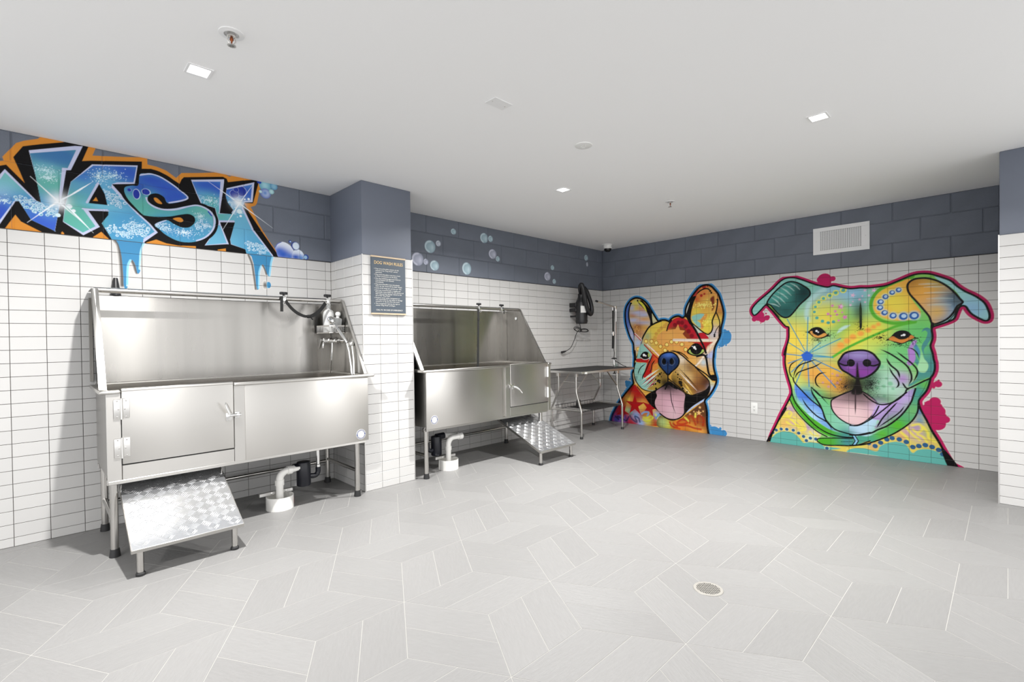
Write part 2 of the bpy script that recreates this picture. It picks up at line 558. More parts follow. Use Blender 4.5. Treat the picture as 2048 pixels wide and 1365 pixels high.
_b = slab(par(Gf / 2 + .0006)[::-1], par(Gf / 2)[::-1])
full_tile = bpy.data.meshes.new('floor_tile'); _b.to_mesh(full_tile); _b.free()
full_tile.materials.append(M['floor_tile'])
cells = []
for i in range(-9, 10):
    for j in range(-14, 14):
        sx, sy = OX + .6118 * i, OY + D_ / 2 * (i % 2) + D_ * j
        if not (X0 - .5 < sx < X1 + .5 and Y0 - .5 < sy < Y1 + .5): continue
        for k in range(3):
            th = 2 * pi / 3 * k
            e0 = Vector((cos(th), sin(th))) * S_; e1 = Vector((cos(th + pi / 3), sin(th + pi / 3))) * S_
            for h_ in (0, 1):
                c = Vector((sx, sy)) + e0 * (.25 + .5 * h_) + e1 * .5
                R2 = Matrix.Rotation(th + pi / 3, 2)
                w = [R2 @ p + c for p in par(Gf / 2)]
                lim = 0.0
                if all(p.x > lim for p in w) or all(p.y > lim for p in w) or all(p.x < X0 for p in w) or all(p.y < Y0 for p in w): continue
                cut = any(p.x > lim or p.y > lim for p in w)
                q = pix((c.x, c.y, 0)); sc = 0
                if q and -60 < q[0] < 2108 and q[1] < 1420: sc = 1 / q[2] ** 2
                cells.append((sc, c, th + pi / 3, cut))
cells.sort(key=lambda c: -c[0])
rest = MB()
random.seed(3)
for n, (sc, c, rz, cut) in enumerate(cells):
    if not cut:
        if n < 300 and sc > 0:
            inst('floor_tile', full_tile, (c.x, c.y, 0), fl, rz)
            continue
        b_ = slab(par(Gf / 2 + .0006)[::-1], par(Gf / 2)[::-1])
    else:
        R2, Ri = Matrix.Rotation(rz, 2), Matrix.Rotation(-rz, 2)
        def cl(ins):
            w = [R2 @ p + c for p in par(ins)]
            w = clip_half(w, Vector((1, 0)), -.001)
            w = clip_half(w, Vector((0, 1)), -.001) if len(w) > 2 else []
            return [Ri @ (p - c) for p in w]
        lo = cl(Gf / 2)
        if len(lo) < 3: continue
        b_ = slab(lo[::-1], lo[::-1])
        if n < 300 and sc > 0:
            me = bpy.data.meshes.new('floor_tile'); b_.to_mesh(me); b_.free(); me.materials.append(M['floor_tile'])
            inst('floor_tile', me, (c.x, c.y, 0), fl, rz)
            continue
    rest._merge(b_, Matrix.Translation((c.x, c.y, 0)) @ Matrix.Rotation(rz, 4, 'Z'))
o = rest.build('far_floor_tiles', 'floor_tile', fl, 0)
o['kind'] = 'stuff'

# ------------------------------------------------------------------ dog wash tubs
YF, YB, ZB, ZR, ZT = -.67, -.045, .43, .945, 1.545
YR = -.232                                     # the tether rail stands forward of the backsplash
def leg_tube(mb, x, y, z0, z1, r=.019):
    mb.tube([(x, y, z0), (x, y, z1)], r, 16)
def rubber_foot(x, y, parent, r=.026, h=.045):
    MB().lathe([(0, 0), (r, 0), (r, .008), (r * .82, h), (0, h)], (x, y, 0), seg=20).build('foot', 'rubber', parent)
def hinge(xc, z0, z1, y, parent, flip):
    """two rounded leaves and a knuckle"""
    h = MB()
    h.box(xc - .036, xc - .004, y - .003, y, z0, z1, .0028, 2)
    h.box(xc + .004, xc + .036, y - .003, y, z0 + .004, z1 + .004, .0028, 2)
    h.tube([(xc, y - .005, z0 - .003), (xc, y - .005, z1 + .005)], .0055, 12)
    o = h.build('hinge', 'alu', parent)
    s_ = MB()
    for dx in (-.02, .02):
        for zz in (z0 + .012, (z0 + z1) / 2, z1 - .008):
            s_.lathe([(0, .0025), (.004, .0015), (.0045, 0)], (xc + dx + (.006 if zz == (z0 + z1) / 2 else 0) * (-1 if dx > 0 else 1), y - .003, zz), (0, -1, 0), 10)
    s_.build('screw', 'steel_tube', o, each=True)
def latch(xc, z, y, parent, side, up):
    l = MB()
    l.box(xc - .03 * side - .018, xc - .03 * side + .018, y - .006, y, z - .03, z + .022, .003, 2)
    l.box(xc + .016 * side - .014, xc + .016 * side + .014, y - .006, y, z - .018, z + .024, .003, 2)
    l.tube([(xc - .034, y - .02, z + .006), (xc + .034, y - .02, z + .006)], .010, 12)
    l.lathe([(0, .018), (.010, .016), (.013, 0)], (xc + .016 * side, y - .014, z + .004), (0, -1, 0), 14)
    o = l.build('latch', 'chrome', parent)
    hd = MB()
    if up:
        hd.tube([(xc - .03 * side, y - .03, z + .02), (xc - .045 * side, y - .045, z + .05), (xc - .06 * side, y - .06, z + .085), (xc - .063 * side, y - .066, z + .092)], [.010, .010, .008, .004], 12)
    else:
        hd.tube([(xc + .012, y - .03, z + .0), (xc + .04, y - .05, z - .012), (xc + .066, y - .064, z - .034), (xc + .09, y - .07, z - .062), (xc + .097, y - .07, z - .072)], [.011, .012, .010, .007, .003], 12)
    hd.build('latch_lever', 'chrome', o)

def badge(x, z, parent):
    y = YF - .0052
    b = MB().lathe([(0, .0012), (.036, .0012), (.036, 0), (0, 0)], (x, y + .0002, z), (0, -1, 0), 36).build('round_sticker', 'navy', parent, 0)
    MB().lathe([(.0365, .0014), (.0385, .0012), (.0385, 0)], (x, y + .0002, z), (0, -1, 0), 36).build('sticker_edge', 'white_plastic', b, 0)
    MB().lathe([(0, .002), (.0265, .002), (.0265, .001)], (x, y + .0002, z), (0, -1, 0), 36).build('sticker_centre', 'white_plastic', b, 0)
    g = MB()
    for a, bb, r in ((-.008, .006, .006), (.006, .009, .005), (.002, -.004, .009), (-.006, -.010, .004)):
        g.lathe([(r * .7, .0026), (r, .0026), (r, .002)], (x + a, y, z + bb), (0, -1, 0), 16)
    g.build('sticker_figure', 'grey_print', b, 0)
    t = MB()
    for k in range(40):                                          # ring of tiny letters
        a = 2 * pi * k / 40
        if k % 20 in (9, 10): continue
        c_ = Matrix.Translation((x, y - .0016, z)) @ Matrix.Rotation(a, 4, 'Y')
        t.box(-.0013, .0013, -.0006, 0, .0295, .0335, 0, 1, c_)
    t.build('sticker_lettering', 'white_ink', b, 0)['kind'] = 'stuff'

def tub(name, x0, x1, door, rim_ext, label):
    t = thing(name, ((x0 + x1) / 2, -.35, 0), label, 'dog tub', 'stainless dog wash tubs')
    left = door == 'left'
    dx0, dx1 = (x0 + .067, x0 + .630) if left else (x1 - .572, x1 - .008)
    # basin: inner skin and underside
    b = MB()
    yi, zi = YF + .03, .52
    b.prism([(x0 + .012, YB, zi), (x1 - .012, YB, zi), (x1 - .012, yi, zi), (x0 + .012, yi, zi)], (0, 0, .004))
    b.box(x0 + .012, x1 - .012, YB - .003, YB, zi, ZR)
    b.box(x0 + .010, x0 + .013, yi, YB, zi, ZR); b.box(x1 - .013, x1 - .010, yi, YB, zi, ZR)
    b.box(x0 + .012, x1 - .012, yi, yi + .003, zi, ZR - .006)
    b.build('basin', 'steel_in', t)
    MB().box(x0 + .001, x0 + .004, YF + .002, YB + .02, ZB + .02, ZR - .004).box(x1 - .004, x1 - .001, YF + .002, YB + .02, ZB + .02, ZR - .004).build('end_panel', 'steel', t, each=True)
    u = MB()                                                      # shallow funnel under the basin
    u.prism([(x0 + .02, YF + .02, ZB + .012), (x1 - .02, YF + .02, ZB + .012), (x1 - .02, YB + .02, ZB + .03), (x0 + .02, YB + .02, ZB + .03)], (0, 0, .004))
    u.build('underside', 'dark_underside', t)
    # front: stiles, apron, long panel
    f = MB()
    if left:
        f.box(x0, dx0 - .003, YF, YF + .02, ZB, ZR - .004, .0015)
        f.box(dx1 + .003, dx1 + .068, YF, YF + .02, ZB, ZR - .004, .0015)
    else:
        f.box(x1 - .005, x1 + .04, YF, YF + .02, ZB, ZR - .004, .0015)
        f.box(dx0 - .064, dx0 - .003, YF, YF + .02, ZB, ZR - .004, .0015)
    f.build('stile', 'steel', t, each=True)
    MB().box(dx0 - .001, dx1 + .001, YF + .001, YF + .02, ZB, .520, .0015).build('apron', 'steel', t)
    px0, px1 = (dx1 + .066, x1) if left else (x0, dx0 - .112)
    if not left:
        MB().box(px1 - .004, px1 + .052, YF + .016, YF + .02, ZB + .01, ZR - .01).build('recessed_strip', 'steel', t)
        hl = MB()
        for zz in (.50, .56, .70, .84): hl.lathe([(0, .001), (.004, .001), (.004, 0)], (px1 + .008, YF + .016, zz), (0, -1, 0), 10)
        hl.build('strip_hole', 'gap_shade', t, each=True)
    MB().box(px0, px1, YF - .005, YF + .018, ZB + .006, ZR - .02 if left else ZR - .004, .002, 2).build('front_panel', 'steel', t)
    MB().box(x0 + .004, x1 - .02, YF - .002, YF + .03, ZB - .012, ZB + .008, .002).build('bottom_lip', 'steel', t)
    # door with rolled top
    d = MB()
    d.box(dx0, dx1, YF - .004, YF + .024, .526, ZR + .004, .0035, 3)
    d.tube([(dx0 + .002, YF + .007, ZR - .004), (dx1 - .002, YF + .007, ZR - .004)], .0125, 14)
    dr = d.build('door', 'steel', t)
    MB().box(dx0 - .0035, dx0, YF + .001, YF + .02, .52, ZR).box(dx1, dx1 + .0035, YF + .001, YF + .02, .52, ZR).box(dx0, dx1, YF + .001, YF + .02, .520, .526).build('door_gap_shade', 'gap_shade', t, each=True)  # dark strips round the door take the place of the gap's shade
    hx = dx0 if left else dx1
    if left:
        hinge(hx, .783, .893, YF - .004, dr, 1); hinge(hx, .565, .673, YF - .004, dr, 1)
        latch(dx1 + .002, .735, YF - .004, dr, 1, True)
    else:
        for z0 in (.794, .573):
            MB().tube([(hx - .012, YF - .010, z0), (hx - .012, YF - .010, z0 + .108)], .010, 14).build('hinge', 'white_metal', dr)
        latch(dx0 + .002, .733, YF - .004, dr, -1, False)
    # rim
    r = MB()
    ra, rb = x0 - .03, x1 + rim_ext
    segs = [(ra, dx0 - .002), (dx1 + .002, rb)] if left else [(ra, dx0 - .002), (dx1 + .002, rb)]
    for a, b_ in segs:
        r.box(a, b_, YF - .012, YF + .028, ZR - .022, ZR, .010, 4)
    r.box(ra, x0 + .014, YF + .02, YB, ZR - .02, ZR, .003, 2)
    r.box(x1 - .014, x1 + min(rim_ext, .016), YF + .02, YB, ZR - .02, ZR, .003, 2)
    r.box(x0, x1, YB - .012, YB + .03, ZR - .004, ZR + .003, .0015)
    r.build('rim', 'steel', t)
    # backsplash
    MB().box(x0 + .01, x1 - .01, YB, YB + .004, ZR, 1.522).box(x0 + .01, x1 - .01, YB, YB + .035, 1.519, 1.522).build('backsplash', 'steel_splash', t)
    MB().box(x0 + .01, x1 - .01, YB - .003, YB + .004, ZR, ZR + .010).build('splash_seam', 'steel_tube', t)
    for sx, s in ((x0 + .008, -1), (x1 - .008, 1)):
        p = MB()
        pts = [(sx, YB + .004, ZR), (sx, YF + .045, ZR + .004), (sx, YR - .02, ZT), (sx, YB + .004, ZT)]
        p.prism(pts, (s * .0025, 0, 0))
        o = p.build('side_panel', 'steel_splash', t, 0)
        fg = MB()                                                  # turned-out flange down the slope
        a, b_ = Vector((sx, YR - .02, ZT)), Vector((sx, YF + .04, ZR + .004))
        fl_ = .034 if s < 0 else .024
        nrm = Vector((0, -.6, .4)).normalized()
        off = Vector((s * fl_, 0, 0))
        fg.prism([a, b_, b_ + off, a + off], nrm * -.004)
        fg.prism([a + off, b_ + off, b_ + off + Vector((0, .012, -.012)), a + off + Vector((0, .012, -.012))], Vector((-s * .003, 0, 0)))
        fg.prism([(sx, YB + .03, ZT), (sx, YR - .02, ZT), (sx + s * fl_, YR - .02, ZT), (sx + s * fl_, YB + .03, ZT)], (0, 0, -.004))
        fg.build('flange', 'steel', o, 0)
        bw = MB()
        for yy, zz in ((YB - .02, 1.43), (YB - .02, 1.10), (YB - .09, 1.10)):
            bw.lathe([(0, .006), (.006, .004), (.011, .001), (.011, 0)], (sx + s * .003, yy, zz), (s, 0, 0), 12)
        bw.build('bolt', 'steel_tube', o, each=True)
    MB().tube([(x0 - .012, YR, ZT - .006), (x1 + .006, YR, ZT - .006)], .0165, 18).build('tether_rail', 'steel_tube', t)
    MB().box(x0 - .026, x0 - .010, YB - .01, -.008, ZR + .02, 1.50).build('wall_flange', 'steel_splash', t)
    # legs
    lx = (x0 + .03, x1 - .07)
    for x in lx:
        for y in (-.615, -.075):
            lo = MB(); leg_tube(lo, x, y, .03, ZB + .02)
            o = lo.build('leg', 'steel_tube', t)
            rubber_foot(x, y, o)
            MB().box(x - .03, x + .03, y - .02, y + .02, ZB - .02, ZB + .01, .002).build('bracket', 'steel', o)
    br = MB()
    for x in lx: br.tube([(x, -.60, .20), (x, -.09, .20)], .014, 12)
    br.tube([(lx[0], -.075, .185), (lx[1], -.075, .185)], .014, 12)
    br.build('leg_brace', 'steel_tube', t, each=True)
    badge(x1 - .0645 if left else x0 + .078, .487 if left else .512, t)
    return t
tub('dog_wash_tub', -5.665, -4.10, 'left', .056, 'large stainless dog wash tub under the blue graffiti, door on its left')
tub('dog_wash_tub', -3.56, -1.985, 'right', .048, 'stainless dog wash tub beyond the pilaster, door on its right')
o = MB().lathe([(0, .002), (.016, .002), (.016, 0), (0, 0)], (-1.998, -.199, 1.44), (-1, 0, 0), 24).build('hole_plug', 'white_plastic', None)
tag(o, 'small white round plug on the side panel of the farther tub', 'plug')

# ------------------------------------------------------------------ tread-plate ramps
def tread_ramp(x0, x1, yf, zf, slope, legx, label):
    yb = -.47; L = (yb - yf)
    ang = math.atan(slope)
    t = thing('ramp', ((x0 + x1) / 2, (yf + yb) / 2, 0), label, 'ramp', 'tread plate ramps')
    mt = Matrix.Translation((0, yf, zf)) @ Matrix.Rotation(ang, 4, 'X')
    ln_ = L / cos(ang)
    MB().box(x0, x1, 0, ln_, -.012, 0, .001, 1, mt).build('plate', 'tread', t, 0)
    MB().box(x0 - .002, x1 + .002, -.004, .0, -.022, -.0005, 0, 1, mt).box(x0 - .003, x0, 0, ln_, -.022, -.0005, 0, 1, mt).box(x1, x1 + .003, 0, ln_, -.022, -.0005, 0, 1, mt).build('edge_strip', 'steel', t, 0)
    tb = MB()
    c = .054
    nx, ny = int((x1 - x0) / c) + 2, int(ln_ / c) + 2
    for i in range(nx):
        for j in range(ny):
            cx, cy = x0 + (i + .5) * c - .01, (j + .5) * c - .01
            a = pi / 4 if (i + j) % 2 else -pi / 4
            for k in range(-2, 3):
                ox, oy = -sin(a) * k * .0098, cos(a) * k * .0098
                hl = .0225 - abs(k) * .0014
                m4 = mt @ Matrix.Translation((cx + ox, cy + oy, 0)) @ Matrix.Rotation(a, 4, 'Z')
                ends = [m4 @ Vector((e, 0, 0)) for e in (-hl, hl)]
                lx0, lx1 = cx + ox - hl * .75, cx + ox + hl * .75
                if lx0 < x0 + .004 or lx1 > x1 - .004 or cy + oy - hl * .75 < .004 or cy + oy + hl * .75 > ln_ - .004: continue
                vs = [tb.bm.verts.new(m4 @ Vector(p)) for p in ((-hl, 0, 0), (-hl * .6, -.003, 0), (hl * .6, -.003, 0), (hl, 0, 0), (hl * .6, .003, 0), (-hl * .6, .003, 0), (-hl * .7, 0, .0014), (hl * .7, 0, .0014))]
                for f in ((0, 1, 6), (1, 2, 7, 6), (2, 3, 7), (3, 4, 7), (4, 5, 6, 7), (5, 0, 6)):
                    tb.bm.faces.new([vs[q] for q in f])
    o = tb.build('tread_bars', 'tread', t, 50)
    o['kind'] = 'stuff'
    for x in legx:
        yl = yf + .035; zl = zf - .012 + .035 * slope
        lo = MB().tube([(x, yl, .014), (x, yl, zl)], .0155, 14).build('leg', 'steel_tube', t)
        MB().lathe([(0, 0), (.021, 0), (.022, .012), (.017, .02), (0, .02)], (x, yl, 0), seg=18).build('foot', 'rubber', lo)
    h = MB()
    for x in (x0 + .004, x1 - .004):
        y_ = -.60; z_ = zf + (y_ - yf) * slope
        h.tube([(x, y_, z_ - .01), (x - .004, y_ - .012, z_ + .008), (x, y_ - .004, z_ + .03)], .004, 8)
        h.tube([(x, yb, zf + L * slope - .01), (x, yb, ZB + .012)], .006, 8)
    h.build('hinge_hook', 'steel_tube', t, each=True)
tread_ramp(-5.604, -5.088, -1.035, .150, .50, (-5.566, -5.127), 'tread plate ramp let down under the door of the nearer tub')
tread_ramp(-2.548, -2.030, -1.068, .138, .415, (-2.515, -2.062), 'tread plate ramp let down under the door of the farther tub')

# ------------------------------------------------------------------ drain plumbing
def arc(c, r, a0, a1, u, w, n=7):
    c, u, w = Vector(c), Vector(u), Vector(w)
    return [c + (u * cos(a0 + (a1 - a0) * k / n) + w * sin(a0 + (a1 - a0) * k / n)) * r for k in range(n + 1)]
def sleeve(c, r):
    t = MB().lathe([(r - .006, .012), (r - .006, .088), (r, .092), (r, 0), (r - .006, 0), (r - .006, .012), (0, .012)], c, seg=36)
    return t
def plumbing(px, py, label, u_bend):
    t = thing('drain_pipe', (px, py, 0), label, 'drain pipe', 'drain pipes under the tubs')
    sleeve((px, py, 0), .092).build('floor_sleeve', 'pvc', t)
    zt = .262
    if not u_bend:
        path = [(px, py, .01), (px, py, zt - .06)] + arc((px + .06, py, zt - .06), .06, pi, pi / 2, (1, 0, 0), (0, 0, 1))[1:] + [(px + .145, py + .012, zt + .004)]
        MB().tube(path, .0255, 18).build('standpipe', 'pvc', t)
        k = MB()
        for z0 in (.165,): k.lathe([(.0256, z0), (.031, z0), (.031, z0 + .04), (.0256, z0 + .04)], (px, py, 0), seg=20)
        k.lathe([(.0256, 0), (.031, 0), (.031, .03), (.0256, .03)], (px + .055, py, zt), (1, .05, 0), 20)
        k.build('coupling', 'pvc', t)
        tx, ty = px + .18, py + .02
        MB().lathe([(0, 0), (.046, 0), (.05, .006), (.05, .17), (.046, .178), (.03, .182), (0, .182)], (tx, ty, .122), seg=28).tube([(tx - .075, ty - .006, zt + .004), (tx, ty, zt + .004)], .031, 16).build('trap', 'abs', t)
        MB().tube([(tx + .03, ty, .185), (tx + .075, ty, .178)] + arc((tx + .078, ty, .21), .032, -pi / 2, 0, (1, 0, 0), (0, 0, 1))[1:] + [(tx + .11, ty, .25)], .019, 14).build('elbow', 'abs', t)
        MB().tube([(tx + .11, ty, .245), (tx + .11, ty, ZB - .02)], .0145, 16).lathe([(.0145, 0), (.024, .004), (.026, .02), (.0145, .022)], (tx + .11, ty, .40), seg=18).lathe([(.0145, 0), (.02, .002), (.02, .02), (.0145, .022)], (tx + .11, ty, .24), seg=18).build('tailpiece', 'chrome', t)
    else:
        zt = .285
        path = [(px, py, .01), (px, py, zt - .06)] + arc((px + .06, py, zt - .06), .06, pi, pi / 2, (1, 0, 0), (0, 0, 1))[1:] + [(px + .15, py, zt)]
        MB().tube(path, .0255, 18).tube([(px + .145, py + .005, zt), (px + .15, py + .07, zt), (px - .02, py + .09, zt + .015)], .0245, 16).build('standpipe', 'pvc', t)
        MB().lathe([(.0256, 0), (.031, 0), (.031, .035), (.0256, .035)], (px, py, .175), seg=20).lathe([(.0256, 0), (.032, 0), (.032, .04), (0, .04)], (px + .12, py, zt), (1, 0, 0), 20).build('coupling', 'pvc', t)
        tx, ty = px - .075, py + .085
        MB().lathe([(0, 0), (.046, 0), (.05, .006), (.05, .17), (.046, .178), (.03, .182), (0, .182)], (tx, ty, .125), seg=28).tube([(tx, ty, zt + .01), (tx + .085, ty, zt + .012)], .031, 16).build('trap', 'abs', t)
        MB().tube([(tx - .02, ty, .185), (tx - .07, ty, .175), (tx - .095, ty, .2), (tx - .10, ty, .26)], .019, 14).build('elbow', 'abs', t)
        MB().tube([(tx - .10, ty, .25), (tx - .10, ty, ZB - .02)], .0145, 16).build('tailpiece', 'chrome', t)
    c = MB()
    c.box(px - .13, px + .10, py + .02, py + .045, .098, .122, .002)
    c.lathe([(0, .006), (.007, .004), (.008, 0)], (px - .05, py + .02, .11), (0, -1, 0), 10).lathe([(0, .006), (.007, .004), (.008, 0)], (px + .05, py + .02, .11), (0, -1, 0), 10)
    c.build('strut_clamp', 'alu', t)
    if not u_bend:
        r_ = MB()
        for a, z_ in ((-.25, .05), (-.18, .06), (-.32, .035)):
            m4 = Matrix.Translation((px, py, z_)) @ Matrix.Rotation(a, 4, 'Z')
            r_.box(.0915, .0925, -.008, .008, -.012, .012, 0, 1, m4)
        r_.build('red_marking', 'red_print', t, each=True)
plumbing(-4.690, -.455, 'white drain pipe and black trap under the nearer tub', False)
plumbing(-3.195, -.485, 'white drain pipe with a return bend and black trap under the farther tub', True)

# ------------------------------------------------------------------ things on and in the nearer tub
o = MB().lathe([(0, 0), (.0285, 0), (.0285, .006), (.013, .112), (.011, .118), (0, .118)], (-5.553, -.026, 1.522), seg=28).build('dryer_nozzle', 'plastic_black', None, loc=(-5.553, -.026, 1.522))
tag(o, 'black cone shaped nozzle standing behind the tub rail', 'nozzle')

def clamp(x, label, group):
    t = thing('rail_clamp', (x, YR, ZT - .03), label, 'clamp', group)
    MB().box(x - .014, x + .014, YR - .024, YR + .024, ZT - .032, ZT + .014, .004, 2).build('clamp_body', 'chrome', t)
    k = MB().lathe([(0, 0), (.008, 0), (.008, .02), (0, .02)], (x, YR, ZT + .012), seg=12)
    k.box(x - .03, x + .03, YR - .012, YR + .010, ZT + .024, ZT + .046, .008, 2)
    k.box(x - .008, x + .012, YR - .02, YR + .022, ZT + .026, ZT + .044, .006, 2)
    k.build('wing_knob', 'plastic_black', t)
    MB().tube([(x + .012 * cos(a), YR - .026, ZT - .042 + .012 * sin(a)) for a in [2 * pi * i / 14 for i in range(14)]], .0022, 8, closed=True).build('ring', 'chrome', t)
clamp(-4.562, 'black wing knob clamp on the nearer rail with a short hanging strap', 'rail clamps')
clamp(-4.217, 'black wing knob clamp on the nearer rail above the white bottle', 'rail clamps')
clamp(-2.583, 'black wing knob clamp holding the long strap on the farther rail', 'rail clamps')
clamp(-2.254, 'black wing knob clamp without a strap on the farther rail', 'rail clamps')
o = MB().box(-2.246, -2.236, YR - .03, YR - .024, 1.485, 1.53).build('clip_strap', 'strap', None, loc=(-2.241, YR - .03, 1.485))
tag(o, 'short black clip end hanging at the bare clamp', 'strap')
o = MB().ribbon([(-4.584, YR - .022, ZT + .01), (-4.585, YR - .026, ZT - .03), (-4.586, YR - .026, 1.437)], (1, 0, 0), .022, .003).build('tether_strap', 'strap', None, loc=(-4.585, YR - .026, 1.437))
tag(o, 'short black strap end hanging straight down from the left clamp', 'strap')
def sag(a, b, low, n=12):
    a, b, low = Vector(a), Vector(b), Vector(low)
    c = low * 2 - (a + b) / 2
    return [a * (1 - s) ** 2 + c * 2 * s * (1 - s) + b * s ** 2 for s in [k / n for k in range(n + 1)]]
t = thing('tether_loop', (-4.39, YR - .03, 1.40), 'black tether strap sagging between two clamps above the nearer tub', 'strap')
MB().ribbon(sag((-4.556, YR - .03, 1.518), (-4.40, YR - .03, 1.402), (-4.485, YR - .03, 1.438)), (.6, .1, .8), .024, .003).build('left_strap', 'strap', t)
MB().ribbon(sag((-4.246, YR - .03, 1.518), (-4.37, YR - .03, 1.405), (-4.305, YR - .03, 1.443)), (.67, .1, -.74), .03, .003).build('right_strap', 'strap', t)
MB().lathe([(0, -.02), (.012, -.014), (.014, 0), (.012, .014), (0, .02)], (-4.385, YR - .03, 1.404), (1, 0, .1), 12).tube([(-4.37, YR - .03, 1.40), (-4.352, YR - .034, 1.378)], [.007, .005], 8).build('knot', 'strap', t)
o = MB().ribbon([(-2.610, YR - .024, 1.525), (-2.611, YR - .024, 1.43), (-2.614, YR - .02, 1.2), (-2.618, YR - .016, .90)], (1, 0, 0), .026, .003).box(-2.626, -2.597, YR - .03, YR - .02, 1.405, 1.43, .002).build('tether_strap', 'strap', None, loc=(-2.612, YR, .9))
tag(o, 'long black strap hanging down into the farther tub', 'strap')

# wire basket on the right end panel
BX0, BX1, BY0, BY1, BZ0, BZ1 = -4.240, -4.113, -.315, -.072, 1.272, 1.336
t = thing('wire_basket', ((BX0 + BX1) / 2, (BY0 + BY1) / 2, BZ0), 'small wire basket hung on the end panel of the nearer tub', 'basket')
fr = MB()
for z_ in (BZ0, BZ1 - .006): fr.tube([(BX0, BY0, z_), (BX1, BY0, z_), (BX1, BY1, z_), (BX0, BY1, z_)], .0022, 8, closed=True)
fr.box(BX0 - .002, BX0 + .001, BY0, BY1, BZ1 - .012, BZ1).box(BX0, BX1, BY0 - .002, BY0 + .001, BZ1 - .012, BZ1)
fr.box(BX0 - .002, BX0 + .001, BY0, BY1, BZ0, BZ0 + .006).box(BX0, BX1, BY0 - .002, BY0 + .001, BZ0, BZ0 + .006)
fr.build('basket_frame', 'steel_tube', t)
n = 20
for k in range(n + 1):
    y_ = BY0 + (BY1 - BY0) * k / n
    MB().tube([(BX0, y_, BZ1 - .004), (BX0, y_, BZ0), (BX1, y_, BZ0)], .0015, 6).build('wire', 'steel_tube', t)
for k in range(1, 10):
    x_ = BX0 + (BX1 - BX0) * k / 10
    MB().tube([(x_, BY0, BZ1 - .004), (x_, BY0, BZ0)], .0015, 6).build('wire', 'steel_tube', t)
bx, by = -4.178, -.165
t = thing('pump_bottle', (bx, by, BZ0 + .004), 'round shouldered white plastic bottle in the wire basket', 'bottle')
MB().lathe([(0, 0), (.043, 0), (.046, .006), (.046, .15), (.040, .176), (.026, .192), (.0155, .198), (.0155, .205), (0, .205)], (bx, by, BZ0 + .004), seg=32).build('bottle_body', 'white_plastic', t)
MB().lathe([(0, .2), (.0175, .2), (.0175, .23), (.013, .236), (0, .236)], (bx, by, BZ0 + .004), seg=24).build('cap', 'white_plastic', t)
a0 = -2.35
lb = MB()
pts = [(bx + .0466 * cos(a0 + .1 * k), by + .0466 * sin(a0 + .1 * k)) for k in range(9)]
for p, q in zip(pts, pts[1:]): lb.poly([(*p, BZ0 + .09), (*q, BZ0 + .09), (*q, BZ0 + .14), (*p, BZ0 + .14)])
lb.build('paper_label', 'grey_print', t)
t = thing('spray_bottle', (-4.158, -.272, BZ0 + .004), 'tilted clear bottle with a white ball cap in the wire basket', 'bottle')
m4 = Matrix.Translation((-4.158, -.262, BZ0 + .014)) @ Matrix.Rotation(RAD(14), 4, 'X')
mb = MB(); mb.box(-.026, .026, -.036, .036, 0, .115, .008, 2, m4).build('bottle_body', 'clear', t)
ax = (m4.to_3x3() @ Vector((0, 0, 1)))
MB().lathe([(0, .115), (.013, .115), (.013, .128), (.019, .134), (.022, .146), (.017, .160), (0, .166)], m4.translation, ax, 20).build('cap', 'white_plastic', t)
MB().box(-.0268, -.0262, -.026, .026, .03, .08, 0, 1, m4).build('paper_label', 'label', t, 0)
o = MB().lathe([(0, 0), (.012, 0), (.012, .10), (.007, .115), (0, .12)], (-4.13, -.205, BZ0 + .004), seg=14).build('slim_bottle', 'plastic_black', None, loc=(-4.13, -.205, BZ0 + .004))
tag(o, 'slim black bottle behind the white one in the basket', 'bottle')

# mixer tap, wand and hoses
t = thing('mixer_tap', (-4.15, -.19, 1.2), 'chrome mixer tap with a lever on the end panel of the nearer tub', 'tap')
MB().tube([(-4.168, -.075, 1.214), (-4.168, -.325, 1.204)], .0165, 18).lathe([(.0165, 0), (.022, .004), (.022, .03), (.0165, .034)], (-4.168, -.14, 1.2115), (0, -1, -.04), 18).lathe([(.0165, 0), (.021, .004), (.021, .024), (.0165, .028)], (-4.168, -.255, 1.2075), (0, -1, -.04), 18).build('valve_body', 'chrome', t)
MB().tube([(-4.168, -.20, 1.21), (-4.113, -.20, 1.21)], .011, 12).tube([(-4.168, -.30, 1.206), (-4.113, -.30, 1.206)], .011, 12).build('wall_stub', 'chrome', t, each=True)
MB().lathe([(0, 0), (.02, 0), (.024, .01), (.02, .026), (0, .03)], (-4.168, -.075, 1.214), (0, 1, .04), 18).tube([(-4.172, -.062, 1.214), (-4.186, -.072, 1.19), (-4.195, -.082, 1.145)], [.010, .009, .0065], 12).build('lever', 'chrome', t)
t = thing('spray_wand', (-4.16, -.37, 1.2), 'chrome spray wand slung across the basket above the tap', 'spray wand')
MB().tube([(-4.192, -.300, 1.350), (-4.180, -.36, 1.290), (-4.165, -.42, 1.225), (-4.155, -.445, 1.19)], [.010, .0125, .013, .010], 16).build('handle', 'chrome', t)
hd = Vector((-4.200, -.272, 1.372))
MB().lathe([(0, -.028), (.022, -.028), (.026, -.020), (.026, .012), (.014, .026), (0, .028)], hd, Vector((.12, -.62, -.6)), 24).build('head', 'chrome', t)
MB().lathe([(0, .0), (.022, 0), (.022, -.003), (0, -.003)], hd + Vector((-.12, .62, .6)).normalized() * .028, Vector((.12, -.62, -.6)), 24).build('nozzle_face', 'rubber', t)
t = thing('wand_holder', (-4.12, -.45, 1.18), 'small clip holding the spray wand on the end panel', 'bracket')
MB().box(-4.150, -4.113, -.478, -.438, 1.165, 1.20, .006, 2).build('clip', 'steel_tube', t)
def hose(path, name, label, r=.0068):
    mb = MB().tube(path, r, 10)
    o = mb.build(name, 'chrome', None, loc=path[-1])
    tag(o, label, 'hose')
